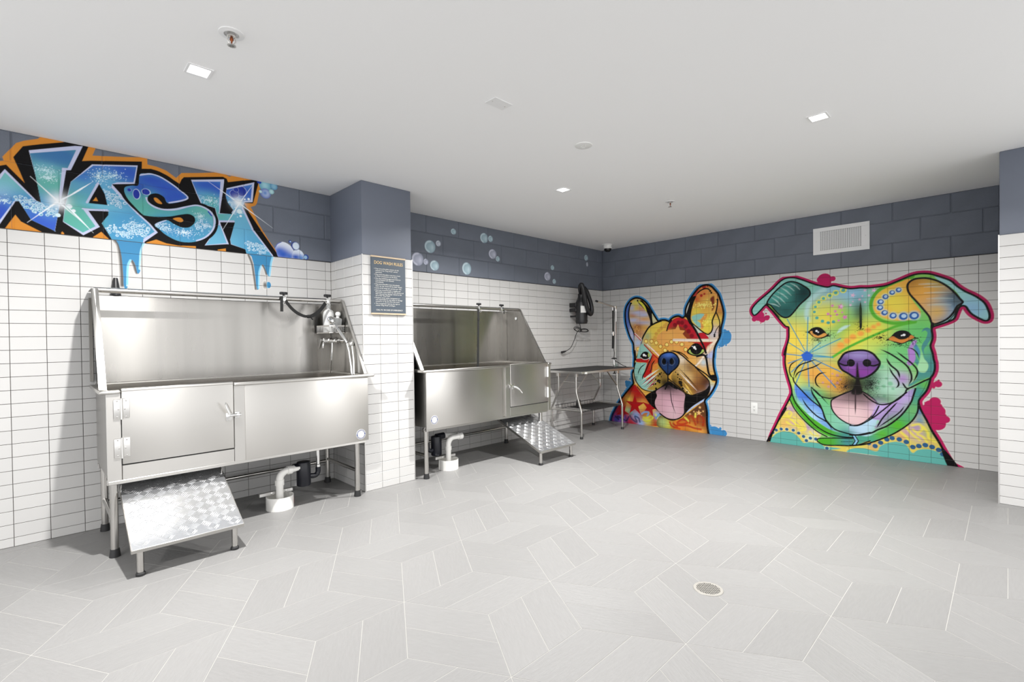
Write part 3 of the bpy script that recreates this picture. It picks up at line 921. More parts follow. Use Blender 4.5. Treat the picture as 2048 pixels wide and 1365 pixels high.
hose([(-4.168, -.20, 1.196), (-4.169, -.20, 1.15), (-4.172, -.185, 1.02), (-4.172, -.17, .90), (-4.17, -.165, .60), (-4.2, -.2, .54)], 'supply_hose', 'chrome hose hanging from the mixer tap into the tub')
hose([(-4.155, -.447, 1.188), (-4.145, -.462, 1.12), (-4.139, -.480, 1.0), (-4.139, -.487, .90), (-4.145, -.48, .6), (-4.2, -.45, .54)], 'wand_hose', 'chrome hose running from the spray wand down into the tub', .0085)
hose([(-4.124, -.47, 1.166), (-4.124, -.492, 1.05), (-4.126, -.500, .93), (-4.13, -.5, .60), (-4.2, -.5, .545)], 'return_hose', 'dull hose close to the end panel behind the wand hose', .007)

# ------------------------------------------------------------------ grooming table
TX0, TX1, TY0, TY1, TZ = -1.345, -.205, -.635, -.035, .812
t = thing('grooming_table', ((TX0 + TX1) / 2, (TY0 + TY1) / 2, 0), 'folding grooming table with black top and bent steel legs', 'table')
MB().box(TX0 + .006, TX1 - .006, TY0 + .006, TY1 - .006, TZ - .006, TZ, .002).build('table_mat', 'mat_black', t)
MB().box(TX0, TX1, TY0, TY1, TZ - .032, TZ - .004, .004, 2).build('edge_frame', 'alu', t)
MB().box(TX0 + .06, TX0 + .10, TY0 - .003, TY0 + .01, TZ - .034, TZ - .012).build('white_tag', 'white_plastic', t)
for xx, s in ((-1.305, 1), (-.43, -1)):
    for yt, yb_, dy in ((-.515, -.59, -1), (-.24, -.125, 1)):
        lo = MB().tube([(xx, yt, TZ - .03), (xx, yt, .60), (xx, yt, .555), (xx, yt + (yb_ - yt) * .12, .53), (xx, yt + (yb_ - yt) * .88, .36), (xx, yb_, .33), (xx, yb_, .29), (xx, yb_, .02)], .0135, 14).build('leg', 'steel_tube', t)
        MB().lathe([(0, 0), (.019, 0), (.019, .022), (.0145, .03), (0, .03)], (xx, yb_, 0), seg=16).build('foot', 'rubber', lo)
        MB().box(xx - .02, xx + .02, yt - .018, yt + .018, TZ - .075, TZ - .032, .003).build('leg_bracket', 'alu', lo)
    MB().tube([(xx, -.595, .325), (xx, -.122, .325)], .0125, 12).build('crossbar', 'steel_tube', t)
    b = MB()
    for yt in (-.515, -.24):
        b.ribbon([(xx, yt, .57), (xx + s * .23, yt, TZ - .034)], (0, 1, 0), .016, .008)
    b.tube([(xx + s * .10, -.515, .665), (xx + s * .10, -.24, .665)], .007, 8)
    b.build('folding_brace', 'alu', t, each=True)
# wire shelf slung between the legs
SX0, SX1, SY0, SY1, SZ = -1.28, -.45, -.56, -.16, .315
sh = MB()
sh.tube([(SX0, SY0, SZ), (SX1, SY0, SZ), (SX1, SY1, SZ), (SX0, SY1, SZ)], .005, 8, closed=True)
sh.tube([(SX0, SY1, SZ + .05), (SX1, SY1, SZ + .05)], .004, 8)
shelf = sh.build('wire_shelf', 'plastic_black', t)
MB().box(SX0 + .25, SX1 - .02, SY0 + .02, SY1 - .02, SZ - .003, SZ + .003).build('shelf_mat', 'rubber', shelf)
for k in range(28):
    x_ = SX0 + (SX1 - SX0) * (k + .5) / 28
    MB().tube([(x_, SY0, SZ), (x_, SY1, SZ), (x_, SY1, SZ + .05)], .002, 6).build('shelf_wire', 'alu' if k % 2 else 'plastic_black', shelf)
o = MB().prism([(-.98, -.30, SZ + .005), (-.92, -.30, SZ + .005), (-.945, -.30, SZ + .10), (-.96, -.30, SZ + .10)], (0, .05, 0)).build('brush', 'plastic_black', None, loc=(-.95, -.30, SZ))
tag(o, 'small black wedge standing on the wire shelf under the grooming table', 'tool')
# grooming arm
ax_, ay_ = -.232, -.362
t = thing('grooming_post', (ax_, ay_, TZ), 'tall steel arm clamped to the grooming table with a bar on top', 'arm')
MB().box(ax_ - .012, ax_ + .012, ay_ - .012, ay_ + .012, TZ - .05, 1.60, .002).build('post', 'alu', t)
MB().box(ax_ - .016, ax_ + .016, ay_ - .018, ay_ + .018, 1.565, 1.645, .004).tube([(ax_, ay_ - .02, 1.60), (ax_ , ay_ - .02, 1.43)], .006, 8).build('joint', 'alu', t)
MB().tube([(ax_ - .005, ay_, 1.628), (-.655, ay_, 1.69)], .0115, 12).build('top_bar', 'alu', t)
MB().tube([(-.64, ay_, 1.688), (-.672, ay_, 1.693)], .0135, 12).build('end_cap', 'rubber', t)
MB().box(ax_ - .045, ax_ + .02, ay_ - .02, ay_ + .02, TZ - .055, TZ + .03, .003).build('table_clamp', 'alu', t)
MB().tube([(ax_ - .028, ay_, TZ - .09), (ax_ - .028, ay_, TZ + .05)], .007, 10).lathe([(0, 0), (.022, 0), (.022, .012), (0, .014)], (ax_ - .028, ay_, TZ - .10), seg=14).build('clamp_screw', 'rubber', t)
lx_ = ax_ - .055
t = thing('grooming_loop', (lx_, ay_, 1.55), 'black noose strap hanging from the grooming arm', 'strap')
MB().tube([(lx_, ay_, 1.625), (lx_, ay_, 1.58)], .004, 8).build('snap_hook', 'chrome', t)
MB().ribbon([(lx_, ay_ - .004, 1.58), (lx_ - .004, ay_ - .006, 1.42), (lx_ - .006, ay_ - .008, 1.28)], (.7, -.7, 0), .022, .004).ribbon([(lx_ - .006, ay_ - .008, 1.25), (lx_ - .014, ay_ - .01, 1.14), (lx_ - .022, ay_ - .012, 1.06)], (.7, -.7, 0), .032, .005).build('webbing', 'strap', t)
MB().tube([(lx_ - .006, ay_ - .008, 1.29), (lx_ - .006, ay_ - .008, 1.235)], .009, 10).build('slide', 'chrome', t)
MB().tube([(lx_ - .01, ay_ - .01, 1.08), (lx_ + .006, ay_ - .014, 1.0), (lx_ - .004, ay_ - .014, .94), (lx_ + .004, ay_ - .014, .90)], .004, 8).build('loop_end', 'strap', t)
t = thing('loop_rest', (lx_ + .01, ay_, TZ), 'black round knob on a short stem beside the grooming arm', 'knob')
MB().lathe([(0, 0), (.038, .004), (.04, .012), (.02, .02), (0, .022)], (lx_ + .008, ay_ - .01, .912), seg=20).build('disc', 'rubber', t)
MB().tube([(lx_ + .008, ay_ - .01, .92), (lx_ + .008, ay_ - .01, TZ)], .010, 10).build('stem', 'chrome', t)
o = MB().tube([(lx_ + .01, ay_ - .012, .90), (lx_ + .06, ay_ - .05, .86), (lx_ + .075, ay_ - .12, TZ + .008), (lx_ + .05, ay_ - .17, TZ + .005)], .0045, 8).build('cable', 'strap', None, loc=(lx_, ay_, TZ))
tag(o, 'thin black cord end resting on the grooming table', 'cord')

# ------------------------------------------------------------------ wall dryer
dx, dy = -.700, -.145
t = thing('wall_dryer', (dx, 0, 1.40), 'black canister dryer with a looped hose hung on the tiled wall', 'dryer')
MB().lathe([(0, 1.40), (.072, 1.40), (.078, 1.408), (.080, 1.43), (.080, 1.66), (.074, 1.69), (.058, 1.725), (.046, 1.76), (.046, 1.80), (0, 1.80)], (dx, dy, 0), seg=32).build('body', 'plastic_black', t)
MB().lathe([(.0805, 1.43), (.0825, 1.43), (.0825, 1.442), (.0805, 1.442)], (dx, dy, 0), seg=32).lathe([(.0805, 1.655), (.0825, 1.655), (.0825, 1.667), (.0805, 1.667)], (dx, dy, 0), seg=32).build('band', 'rubber', t, each=True)
lb = MB()
pts = [(dx + .0812 * cos(a), dy + .0812 * sin(a)) for a in [RAD(-150 + 9 * k) for k in range(7)]]
for p, q in zip(pts, pts[1:]): lb.poly([(*p, 1.545), (*q, 1.545), (*q, 1.635), (*p, 1.635)])
lb.build('paper_label', 'label', t)
bl = MB()
pts = [(dx + .0812 * cos(a), dy + .0812 * sin(a)) for a in [RAD(-72 + 8 * k) for k in range(6)]]
for p, q in zip(pts, pts[1:]): bl.poly([(*p, 1.61), (*q, 1.61), (*q, 1.65), (*p, 1.65)])
bl.build('blue_label', 'navy', t)
MB().box(dx - .085, dx - .02, -.12, -.004, 1.625, 1.68, .004).box(dx - .085, dx - .02, -.12, -.004, 1.56, 1.605, .004).box(dx - .07, dx - .03, -.12, -.004, 1.49, 1.512, .003).build('wall_bracket', 'plastic_black', t)
hp = [(dx - .005, dy, 1.79), (-.80, -.20, 1.87), (-.812, -.235, 1.91), (-.800, -.25, 1.86), (-.775, -.25, 1.78), (-.745, -.25, 1.68), (-.70, -.25, 1.575), (-.64, -.245, 1.525), (-.598, -.24, 1.56), (-.60, -.235, 1.64), (-.635, -.23, 1.735), (-.69, -.225, 1.83), (-.74, -.22, 1.872)]
def crm(pts, n=6):
    P = [Vector(p) for p in pts]; out = []
    for i in range(len(P) - 1):
        p0, p1, p2, p3 = P[max(i - 1, 0)], P[i], P[i + 1], P[min(i + 2, len(P) - 1)]
        for k in range(n):
            s = k / n
            out.append(.5 * ((2 * p1) + (p2 - p0) * s + (2 * p0 - 5 * p1 + 4 * p2 - p3) * s * s + (3 * p1 - p0 - 3 * p2 + p3) * s ** 3))
    return out + [P[-1]]
path = crm(hp, 8)
MB().tube(path, [.027 + (.0022 if i % 2 else 0) for i in range(len(path))], 14).build('hose', 'plastic_black', t)
cp = [(dx - .03, dy + .01, 1.405), (dx - .028, dy, 1.36), (dx - .02, dy, 1.33)]
cd = MB().tube(crm(cp), .0045, 8)
for (cx_, w_, h_, tz_) in ((dx - .085, .075, .030, .0), (dx - .075, .065, .022, -.008), (dx + .055, .075, .022, -.012), (dx + .06, .085, .016, -.02)):
    cd.tube([(cx_ + w_ * cos(a), dy - .006 * cos(a), 1.325 + tz_ + h_ * sin(a) - (.012 if cx_ < dx - .05 else 0) * cos(a)) for a in [2 * pi * k / 18 for k in range(18)]], .0048, 8, closed=True)
cd.tube(crm([(dx - .03, dy, 1.325), (dx - .08, dy + .02, 1.28), (dx - .10, dy + .05, 1.18), (dx - .14, dy + .08, 1.08), (dx - .22, dy + .10, 1.035)]), .0045, 8)
cd.build('power_cord', 'rubber', t)
MB().tube([(dx - .215, dy + .10, 1.037), (dx - .25, dy + .105, 1.028), (dx - .29, dy + .11, 1.022)], [.008, .013, .015], 10).build('plug', 'rubber', t)

# ------------------------------------------------------------------ sign on the pilaster
sx0, sx1, sz0, sz1, sy = -4.007, -3.694, 1.430, 1.884, PY - .001
t = thing('rules_sign', ((sx0 + sx1) / 2, sy, (sz0 + sz1) / 2), 'slate blue dog wash rules sign with blond wood edges on the pilaster', 'sign')
MB().box(sx0, sx1, sy - .012, sy, sz0, sz1 - .004).build('panel', 'sign', t, 0)
MB().box(sx0 - .001, sx1 + .001, sy - .016, sy, sz0 - .012, sz0).build('lower_edge', 'wood', t, 0)
MB().box(sx0 - .001, sx1 + .001, sy - .016, sy, sz1 - .004, sz1 + .008).build('upper_edge', 'wood', t, 0)
def text(body, x, z, size, material, name, align='LEFT', width=None):
    cu = bpy.data.curves.new(name, 'FONT')
    cu.body = body; cu.size = size; cu.align_x = align; cu.extrude = .0004; cu.resolution_u = 3
    o = bpy.data.objects.new(name, cu); COL.objects.link(o)
    bpy.context.view_layer.update()
    if width: o.scale.x = width / max(o.dimensions.x, .001)
    me_src = bpy.data.meshes.new_from_object(o.evaluated_get(bpy.context.evaluated_depsgraph_get()))
    sxl = o.scale.x
    bpy.data.objects.remove(o)
    me_src.materials.clear(); me_src.materials.append(M[material])
    q = bpy.data.objects.new(name, me_src); COL.objects.link(q)
    q.parent = t
    q.location = Vector((x, sy - .0128, z)) - org(t)
    q.rotation_euler = (pi / 2, 0, 0); q.scale.x = sxl
    return q
text('DOG WASH RULES', (sx0 + sx1) / 2, 1.826, .036, 'gold', 'title_lettering', 'CENTER', .262)
LINES = [('Dog owners/handlers assume all risk', 1), ('related to the "Dog Wash" and its', 0), ('operation.', 0),
         ('Dog owners/handlers must have a leash', 1), ('in their possession at all times.', 0),
         ('Any dog exhibiting aggressive behavior', 1), ('must be leashed and removed', 0), ('immediately.', 0),
         ('Dog owners/handlers must immediately', 1), ('clean up any waste left by their dog(s).', 0),
         ('Limit of (2) dogs per person per visit.', 1),
         ('Each pet owner/handler is legally and', 1), ('financially responsible for the actions of', 0), ('their dog and any damage related to the', 0), ('use of the "Dog Wash".', 0),
         ('Property owner and/or management are', 1), ('not responsible for any injury or damage', 0), ('caused to or by pets that may occur.', 0),
         ('The management reserves the right to', 1), ('revoke "Dog Wash" privileges.', 0)]
z_ = 1.797
for s_, first in LINES:
    if first: z_ -= .0022
    z_ -= .0148
    text(s_, sx0 + .034, z_ + .004, .0132, 'white_ink', 'rule_lettering', 'LEFT', len(s_) * .00615)
    if first:
        MB().lathe([(0, .001), (.0022, .001), (.0022, 0)], (sx0 + .026, sy - .012, z_ + .008), (0, -1, 0), 10).build('bullet', 'white_ink', t, 0)
text('CALL 911 IN CASE OF EMERGENCY', (sx0 + sx1) / 2 + .004, 1.449, .0165, 'white_ink', 'footer_lettering', 'CENTER', .245)

# ------------------------------------------------------------------ air vent, outlet, ceiling fittings, floor drain
vy0, vy1, vz0, vz1 = -3.188, -2.697, 2.058, 2.337
t = thing('air_vent', (0, (vy0 + vy1) / 2, (vz0 + vz1) / 2), 'white framed air vent grille on the slate block wall', 'vent')
iy0, iy1, iz0, iz1 = -3.122, -2.760, 2.100, 2.297
v = MB().box(-.004, BF, vy0, vy1, vz0, iz0, .001).box(-.004, BF, vy0, vy1, iz1, vz1, .001).box(-.004, BF, vy0, iy0, iz0, iz1, .001).box(-.004, BF, iy1, vy1, iz0, iz1, .001)
v.build('frame', 'white_metal', t, 0)
MB().box(.006, .008, iy0, iy1, iz0, iz1).build('duct', 'void', t, 0)
nb = 23
for k in range(nb + 1):
    y_ = iy0 + (iy1 - iy0) * k / nb
    MB().box(-.003, .003, y_ - .0036, y_ + .0036, iz0, iz1).build('vertical_bar', 'white_metal', t, 0)
for k in range(1, 22):
    z_ = iz0 + (iz1 - iz0) * k / 22
    MB().box(-.002, .004, iy0, iy1, z_ - .002, z_ + .002).build('cross_bar', 'white_metal', t, 0)
s_ = MB()
for y_ in ((vy0 + iy0) / 2, (vy1 + iy1) / 2): s_.lathe([(0, .002), (.004, .001), (.004, 0)], (-.004, y_, (vz0 + vz1) / 2), (-1, 0, 0), 10)
s_.build('screw', 'alu', t, each=True)
oy, oz = -2.092, .370
t = thing('wall_outlet', (0, oy, oz), 'white duplex power outlet low on the wall between the two dog murals', 'outlet')
MB().box(-.006, .003, oy - .037, oy + .037, oz - .064, oz + .064, .003, 2).build('cover_plate', 'white_plastic', t)
MB().box(-.0085, -.005, oy - .017, oy + .017, oz - .038, oz + .038, .002, 2).build('receptacle', 'white_plastic', t)
for zz in (.019, -.019):
    MB().box(-.0092, -.008, oy - .008, oy - .005, oz + zz - .006, oz + zz + .006).box(-.0092, -.008, oy + .005, oy + .008, oz + zz - .006, oz + zz + .006).lathe([(0, .0008), (.003, .0008), (.003, 0)], (-.0084, oy, oz + zz - .012), (-1, 0, 0), 8).build('slot', 'gap_shade', t, 0, each=True)

def sprinkler(x, y, r, label):
    t = thing('fire_sprinkler', (x, y, CEIL), label, 'sprinkler', 'ceiling fire sprinklers')
    MB().lathe([(r * .55, -.001), (r * .6, -.006), (r, -.003), (r, 0)], (x, y, CEIL), seg=32).build('escutcheon', 'white_metal', t)
    MB().lathe([(0, .0), (.017, .0), (.017, -.012), (.011, -.016), (0, -.016)], (x, y, CEIL), seg=20).build('body', 'alu', t)
    MB().tube([(x - .014, y, CEIL - .012), (x - .016, y, CEIL - .030), (x - .006, y, CEIL - .046), (x, y, CEIL - .048), (x + .006, y, CEIL - .046), (x + .016, y, CEIL - .030), (x + .014, y, CEIL - .012)], .003, 8).build('yoke', 'alu', t)
    MB().lathe([(0, -.016), (.006, -.018), (.008, -.026), (.003, -.034), (.003, -.044), (0, -.046)], (x, y, CEIL), seg=14).build('bulb', 'brass', t)
    d = MB()
    for k in range(12):
        m4 = Matrix.Translation((x, y, CEIL - .05)) @ Matrix.Rotation(2 * pi * k / 12, 4, 'Z')
        d.box(.004, .0165, -.003, .003, -.001, .001, 0, 1, m4)
    d.lathe([(0, -.049), (.009, -.049), (.009, -.051), (0, -.051)], (x, y, CEIL), seg=16)
    d.build('deflector', 'alu', t)
sprinkler(-5.335, -1.905, .047, 'pendent fire sprinkler on the ceiling beside the larger downlight')
sprinkler(-1.650, -1.925, .042, 'small distant fire sprinkler on the ceiling towards the back corner')
t = thing('ceiling_cover_plate', (-4.122, -2.222, CEIL), 'blank white rectangular cover plate on the ceiling', 'cover plate')
MB().box(-4.187, -4.058, -2.264, -2.181, CEIL - .004, CEIL, .0015).build('plate', 'white_metal', t)
MB().lathe([(0, -.0055), (.0035, -.005), (.0035, -.003)], (-4.168, -2.222, CEIL), seg=10).lathe([(0, -.0055), (.0035, -.005), (.0035, -.003)], (-4.078, -2.222, CEIL), seg=10).build('screw', 'alu', t, each=True)
t = thing('round_ceiling_cap', (-3.322, -2.184, CEIL), 'round white detector plate on the ceiling', 'detector')
MB().lathe([(0, -.008), (.03, -.008), (.056, -.004), (.058, 0)], (-3.322, -2.184, CEIL), seg=36).build('plate', 'white_plastic', t)
MB().lathe([(.012, -.0085), (.016, -.0115), (.020, -.0085)], (-3.322, -2.184, CEIL), seg=24).build('sensor_ring', 'white_plastic', t)
MB().lathe([(0, -.0105), (.004, -.0095), (.004, -.008)], (-3.335, -2.20, CEIL), seg=10).lathe([(0, -.0105), (.003, -.0095), (.003, -.008)], (-3.31, -2.17, CEIL), seg=10).build('indicator', 'alu', t, each=True)
cx_, cy_ = -.318, -.312
t = thing('dome_camera', (cx_, cy_, CEIL), 'small white and black dome camera in the ceiling corner', 'camera')
MB().lathe([(0, 0), (.078, 0), (.078, -.004), (.062, -.012), (.059, -.05), (.055, -.055), (0, -.055)], (cx_, cy_, CEIL), seg=36).build('housing', 'white_plastic', t)
MB().lathe([(.05, -.055), (.049, -.066), (.042, -.083), (.026, -.096), (0, -.101)], (cx_, cy_, CEIL), seg=32).build('dome', 'dome', t)
MB().box(cx_ - .012, cx_ + .012, cy_ - .0615, cy_ - .058, CEIL - .03, CEIL - .025).build('maker_mark', 'void', t, 0)

t = thing('floor_drain', (-3.663, -3.150, 0), 'round metal floor drain with a grid of holes', 'drain')
c_ = (-3.663, -3.150, 0)
MB().lathe([(.052, .0005), (.054, .003), (.066, .0028), (.068, .0005)], c_, seg=48).build('ring', 'drain', t)
MB().lathe([(0, .0007), (.053, .0007)], c_, seg=40).build('sump', 'gap_shade', t, 0)  # dark disc stands in for the shaded depth under the grate
for a in range(2):
    for k in range(-4, 5):
        o_ = k * .0122; hl = math.sqrt(max(.053 ** 2 - o_ ** 2, 0))
        m4 = Matrix.Translation(c_) @ Matrix.Rotation(RAD(0 + 90 * a), 4, 'Z')
        MB().box(-hl, hl, o_ - .0026, o_ + .0026, .001, .0028, 0, 1, m4).build('grate_bar', 'drain', t, 0)

# ------------------------------------------------------------------ spray-painted murals
# Each mural is a thin skin of paint lying on the wall. Its shapes are listed in metres on the wall (u along it, v up it).
def _smooth(p, closed, n=5):
    p = np.asarray(p, float); m = len(p); out = []
    if m < 3: return p
    for i in range(m if closed else m - 1):
        a = p[(i - 1) % m] if closed or i > 0 else p[i]
        b = p[i]; c = p[(i + 1) % m]
        d = p[(i + 2) % m] if closed or i + 2 < m else p[(i + 1) % m]
        for k in range(n):
            s = k / n
            out.append(.5 * (2 * b + (c - a) * s + (2 * a - 5 * b + 4 * c - d) * s * s + (3 * b - a - 3 * c + d) * s ** 3))
    if not closed: out.append(p[-1])
    return np.array(out)

class Canvas:
    def __init__(s, U, V, base):
        s.U, s.V = np.asarray(U), np.asarray(V)
        s.C = np.empty((len(V), len(U), 3)); s.C[:] = lin(base)
        s.A = np.zeros((len(V), len(U))); s.P = np.zeros((len(V), len(U)), int)
        s.masks = {}; s.cell = float(np.median(np.diff(s.U))); s.parts = ['']
        s.rng = np.random.default_rng(5)
    def win(s, x0, x1, y0, y1):
        i0, i1 = np.searchsorted(s.U, x0), np.searchsorted(s.U, x1)
        j0, j1 = np.searchsorted(s.V, y0), np.searchsorted(s.V, y1)
        return slice(j0, j1), slice(i0, i1)
    def put(s, w, cov, col, clip=None, part=None, grow=True, save=None):
        if clip:
            for c in clip.split('&'):
                cov = cov * s.masks[c][w]
        c = np.asarray(lin(col))
        s.C[w] = s.C[w] * (1 - cov[..., None]) + c * cov[..., None]
        if grow and not clip: s.A[w] = np.maximum(s.A[w], cov)
        if part:
            if part not in s.parts: s.parts.append(part)
            q = s.P[w]; q[cov > .5] = s.parts.index(part)
        if save:
            m = s.masks.setdefault(save, np.zeros(s.A.shape)); m[w] = np.maximum(m[w], cov)
    def dist(s, w, p, closed):
        X, Y = np.meshgrid(s.U[w[1]], s.V[w[0]])
        D = np.full(X.shape, 1e9); T = np.zeros(X.shape); ins = np.zeros(X.shape, bool)
        n = len(p)
        for i in range(n if closed else n - 1):
            (x0, y0), (x1, y1) = p[i], p[(i + 1) % n]
            dx, dy = x1 - x0, y1 - y0; L = dx * dx + dy * dy + 1e-12
            t = np.clip(((X - x0) * dx + (Y - y0) * dy) / L, 0, 1)
            d = (X - x0 - t * dx) ** 2 + (Y - y0 - t * dy) ** 2
            k = d < D
            D[k] = d[k]; T[k] = (i + t[k]) / max(n - 1, 1)
            if closed and y0 != y1:
                c = (Y < y1) != (Y < y0)
                ins ^= c & (X < x0 + (Y - y0) * dx / dy)
        return np.sqrt(D), T, ins
    def fill(s, pts, col, sm=1, part=None, save=None, clip=None, fe=0., al=1.):
        p = _smooth(pts, True) if sm else np.asarray(pts, float)
        pad = fe + s.cell * 2
        w = s.win(p[:, 0].min() - pad, p[:, 0].max() + pad, p[:, 1].min() - pad, p[:, 1].max() + pad)
        if s.A[w].size == 0: return
        D, _, ins = s.dist(w, p, True)
        sd = np.where(ins, -D, D)
        s.put(w, np.clip(.5 - sd / (s.cell + fe), 0, 1) * al, col, clip, part, True, save)
    def stroke(s, pts, wd, col, sm=1, closed=0, clip=None, fe=0., al=1., tp=0., part=None):
        p = _smooth(pts, bool(closed)) if sm else np.asarray(pts, float)
        pad = wd + fe + s.cell * 2
        w = s.win(p[:, 0].min() - pad, p[:, 0].max() + pad, p[:, 1].min() - pad, p[:, 1].max() + pad)
        if s.A[w].size == 0: return
        D, T, _ = s.dist(w, p, bool(closed))
        hw = wd / 2
        if tp: hw = hw * np.clip(np.minimum(T, 1 - T) / tp, .12, 1)
        s.put(w, np.clip(.5 - (D - hw) / (s.cell + fe), 0, 1) * al, col, clip, part)
    def blob(s, c, r, col, al=1., clip=None, k=1.):
        rx, ry = (r, r) if not isinstance(r, (tuple, list)) else r
        w = s.win(c[0] - 2.4 * rx, c[0] + 2.4 * rx, c[1] - 2.4 * ry, c[1] + 2.4 * ry)
        if s.A[w].size == 0: return
        X, Y = np.meshgrid(s.U[w[1]], s.V[w[0]])
        s.put(w, al * np.exp(-(((X - c[0]) / rx) ** 2 + ((Y - c[1]) / ry) ** 2) ** k), col, clip)
    def dot(s, c, r, col, clip=None, fe=0., part=None, al=1., save=None):
        rx, ry = (r, r) if not isinstance(r, (tuple, list)) else r
        pad = s.cell * 2 + fe
        w = s.win(c[0] - rx - pad, c[0] + rx + pad, c[1] - ry - pad, c[1] + ry + pad)
        if s.A[w].size == 0: return
        X, Y = np.meshgrid(s.U[w[1]], s.V[w[0]])
        d = (np.sqrt(((X - c[0]) / rx) ** 2 + ((Y - c[1]) / ry) ** 2) - 1) * min(rx, ry)
        s.put(w, np.clip(.5 - d / (s.cell + fe), 0, 1) * al, col, clip, part, True, save)
    def star(s, c, r, col, rot=0., clip=None, inner=.42, al=1.):
        p = [(c[0] + (r if k % 2 == 0 else r * inner) * sin(rot + pi * k / 5), c[1] + (r if k % 2 == 0 else r * inner) * cos(rot + pi * k / 5)) for k in range(10)]
        s.fill(p, col, 0, None, None, clip, 0, al)
    def specks(s, c, r, n, size, col, clip=None):
        rx, ry = (r, r) if not isinstance(r, (tuple, list)) else r
        for _ in range(n):
            a, q = s.rng.uniform(0, 2 * pi), s.rng.normal(0, .5)
            s.dot((c[0] + rx * q * cos(a), c[1] + ry * q * sin(a)), size * s.rng.uniform(.5, 1.2), col, clip)
    def foam(s, c, r, n, size, clip=None, ring='cfe6f2', core='6aa9cc'):
        rx, ry = (r, r) if not isinstance(r, (tuple, list)) else r
        for _ in range(n):
            a, q = s.rng.uniform(0, 2 * pi), math.sqrt(s.rng.uniform(0, 1))
            z = size * s.rng.uniform(.35, 1.15)
            x = (c[0] + rx * q * cos(a), c[1] + ry * q * sin(a))
            s.dot(x, z * 1.15, '2f6fa6', clip, 0, None, .45); s.dot(x, z, ring, clip)
            if z > size * .6: s.dot((x[0] + z * .12, x[1] - z * .08), z * .62, core, clip)
    def run(s, ops):
        for o in ops:
            getattr(s, o[0])(*o[1], **o[2])
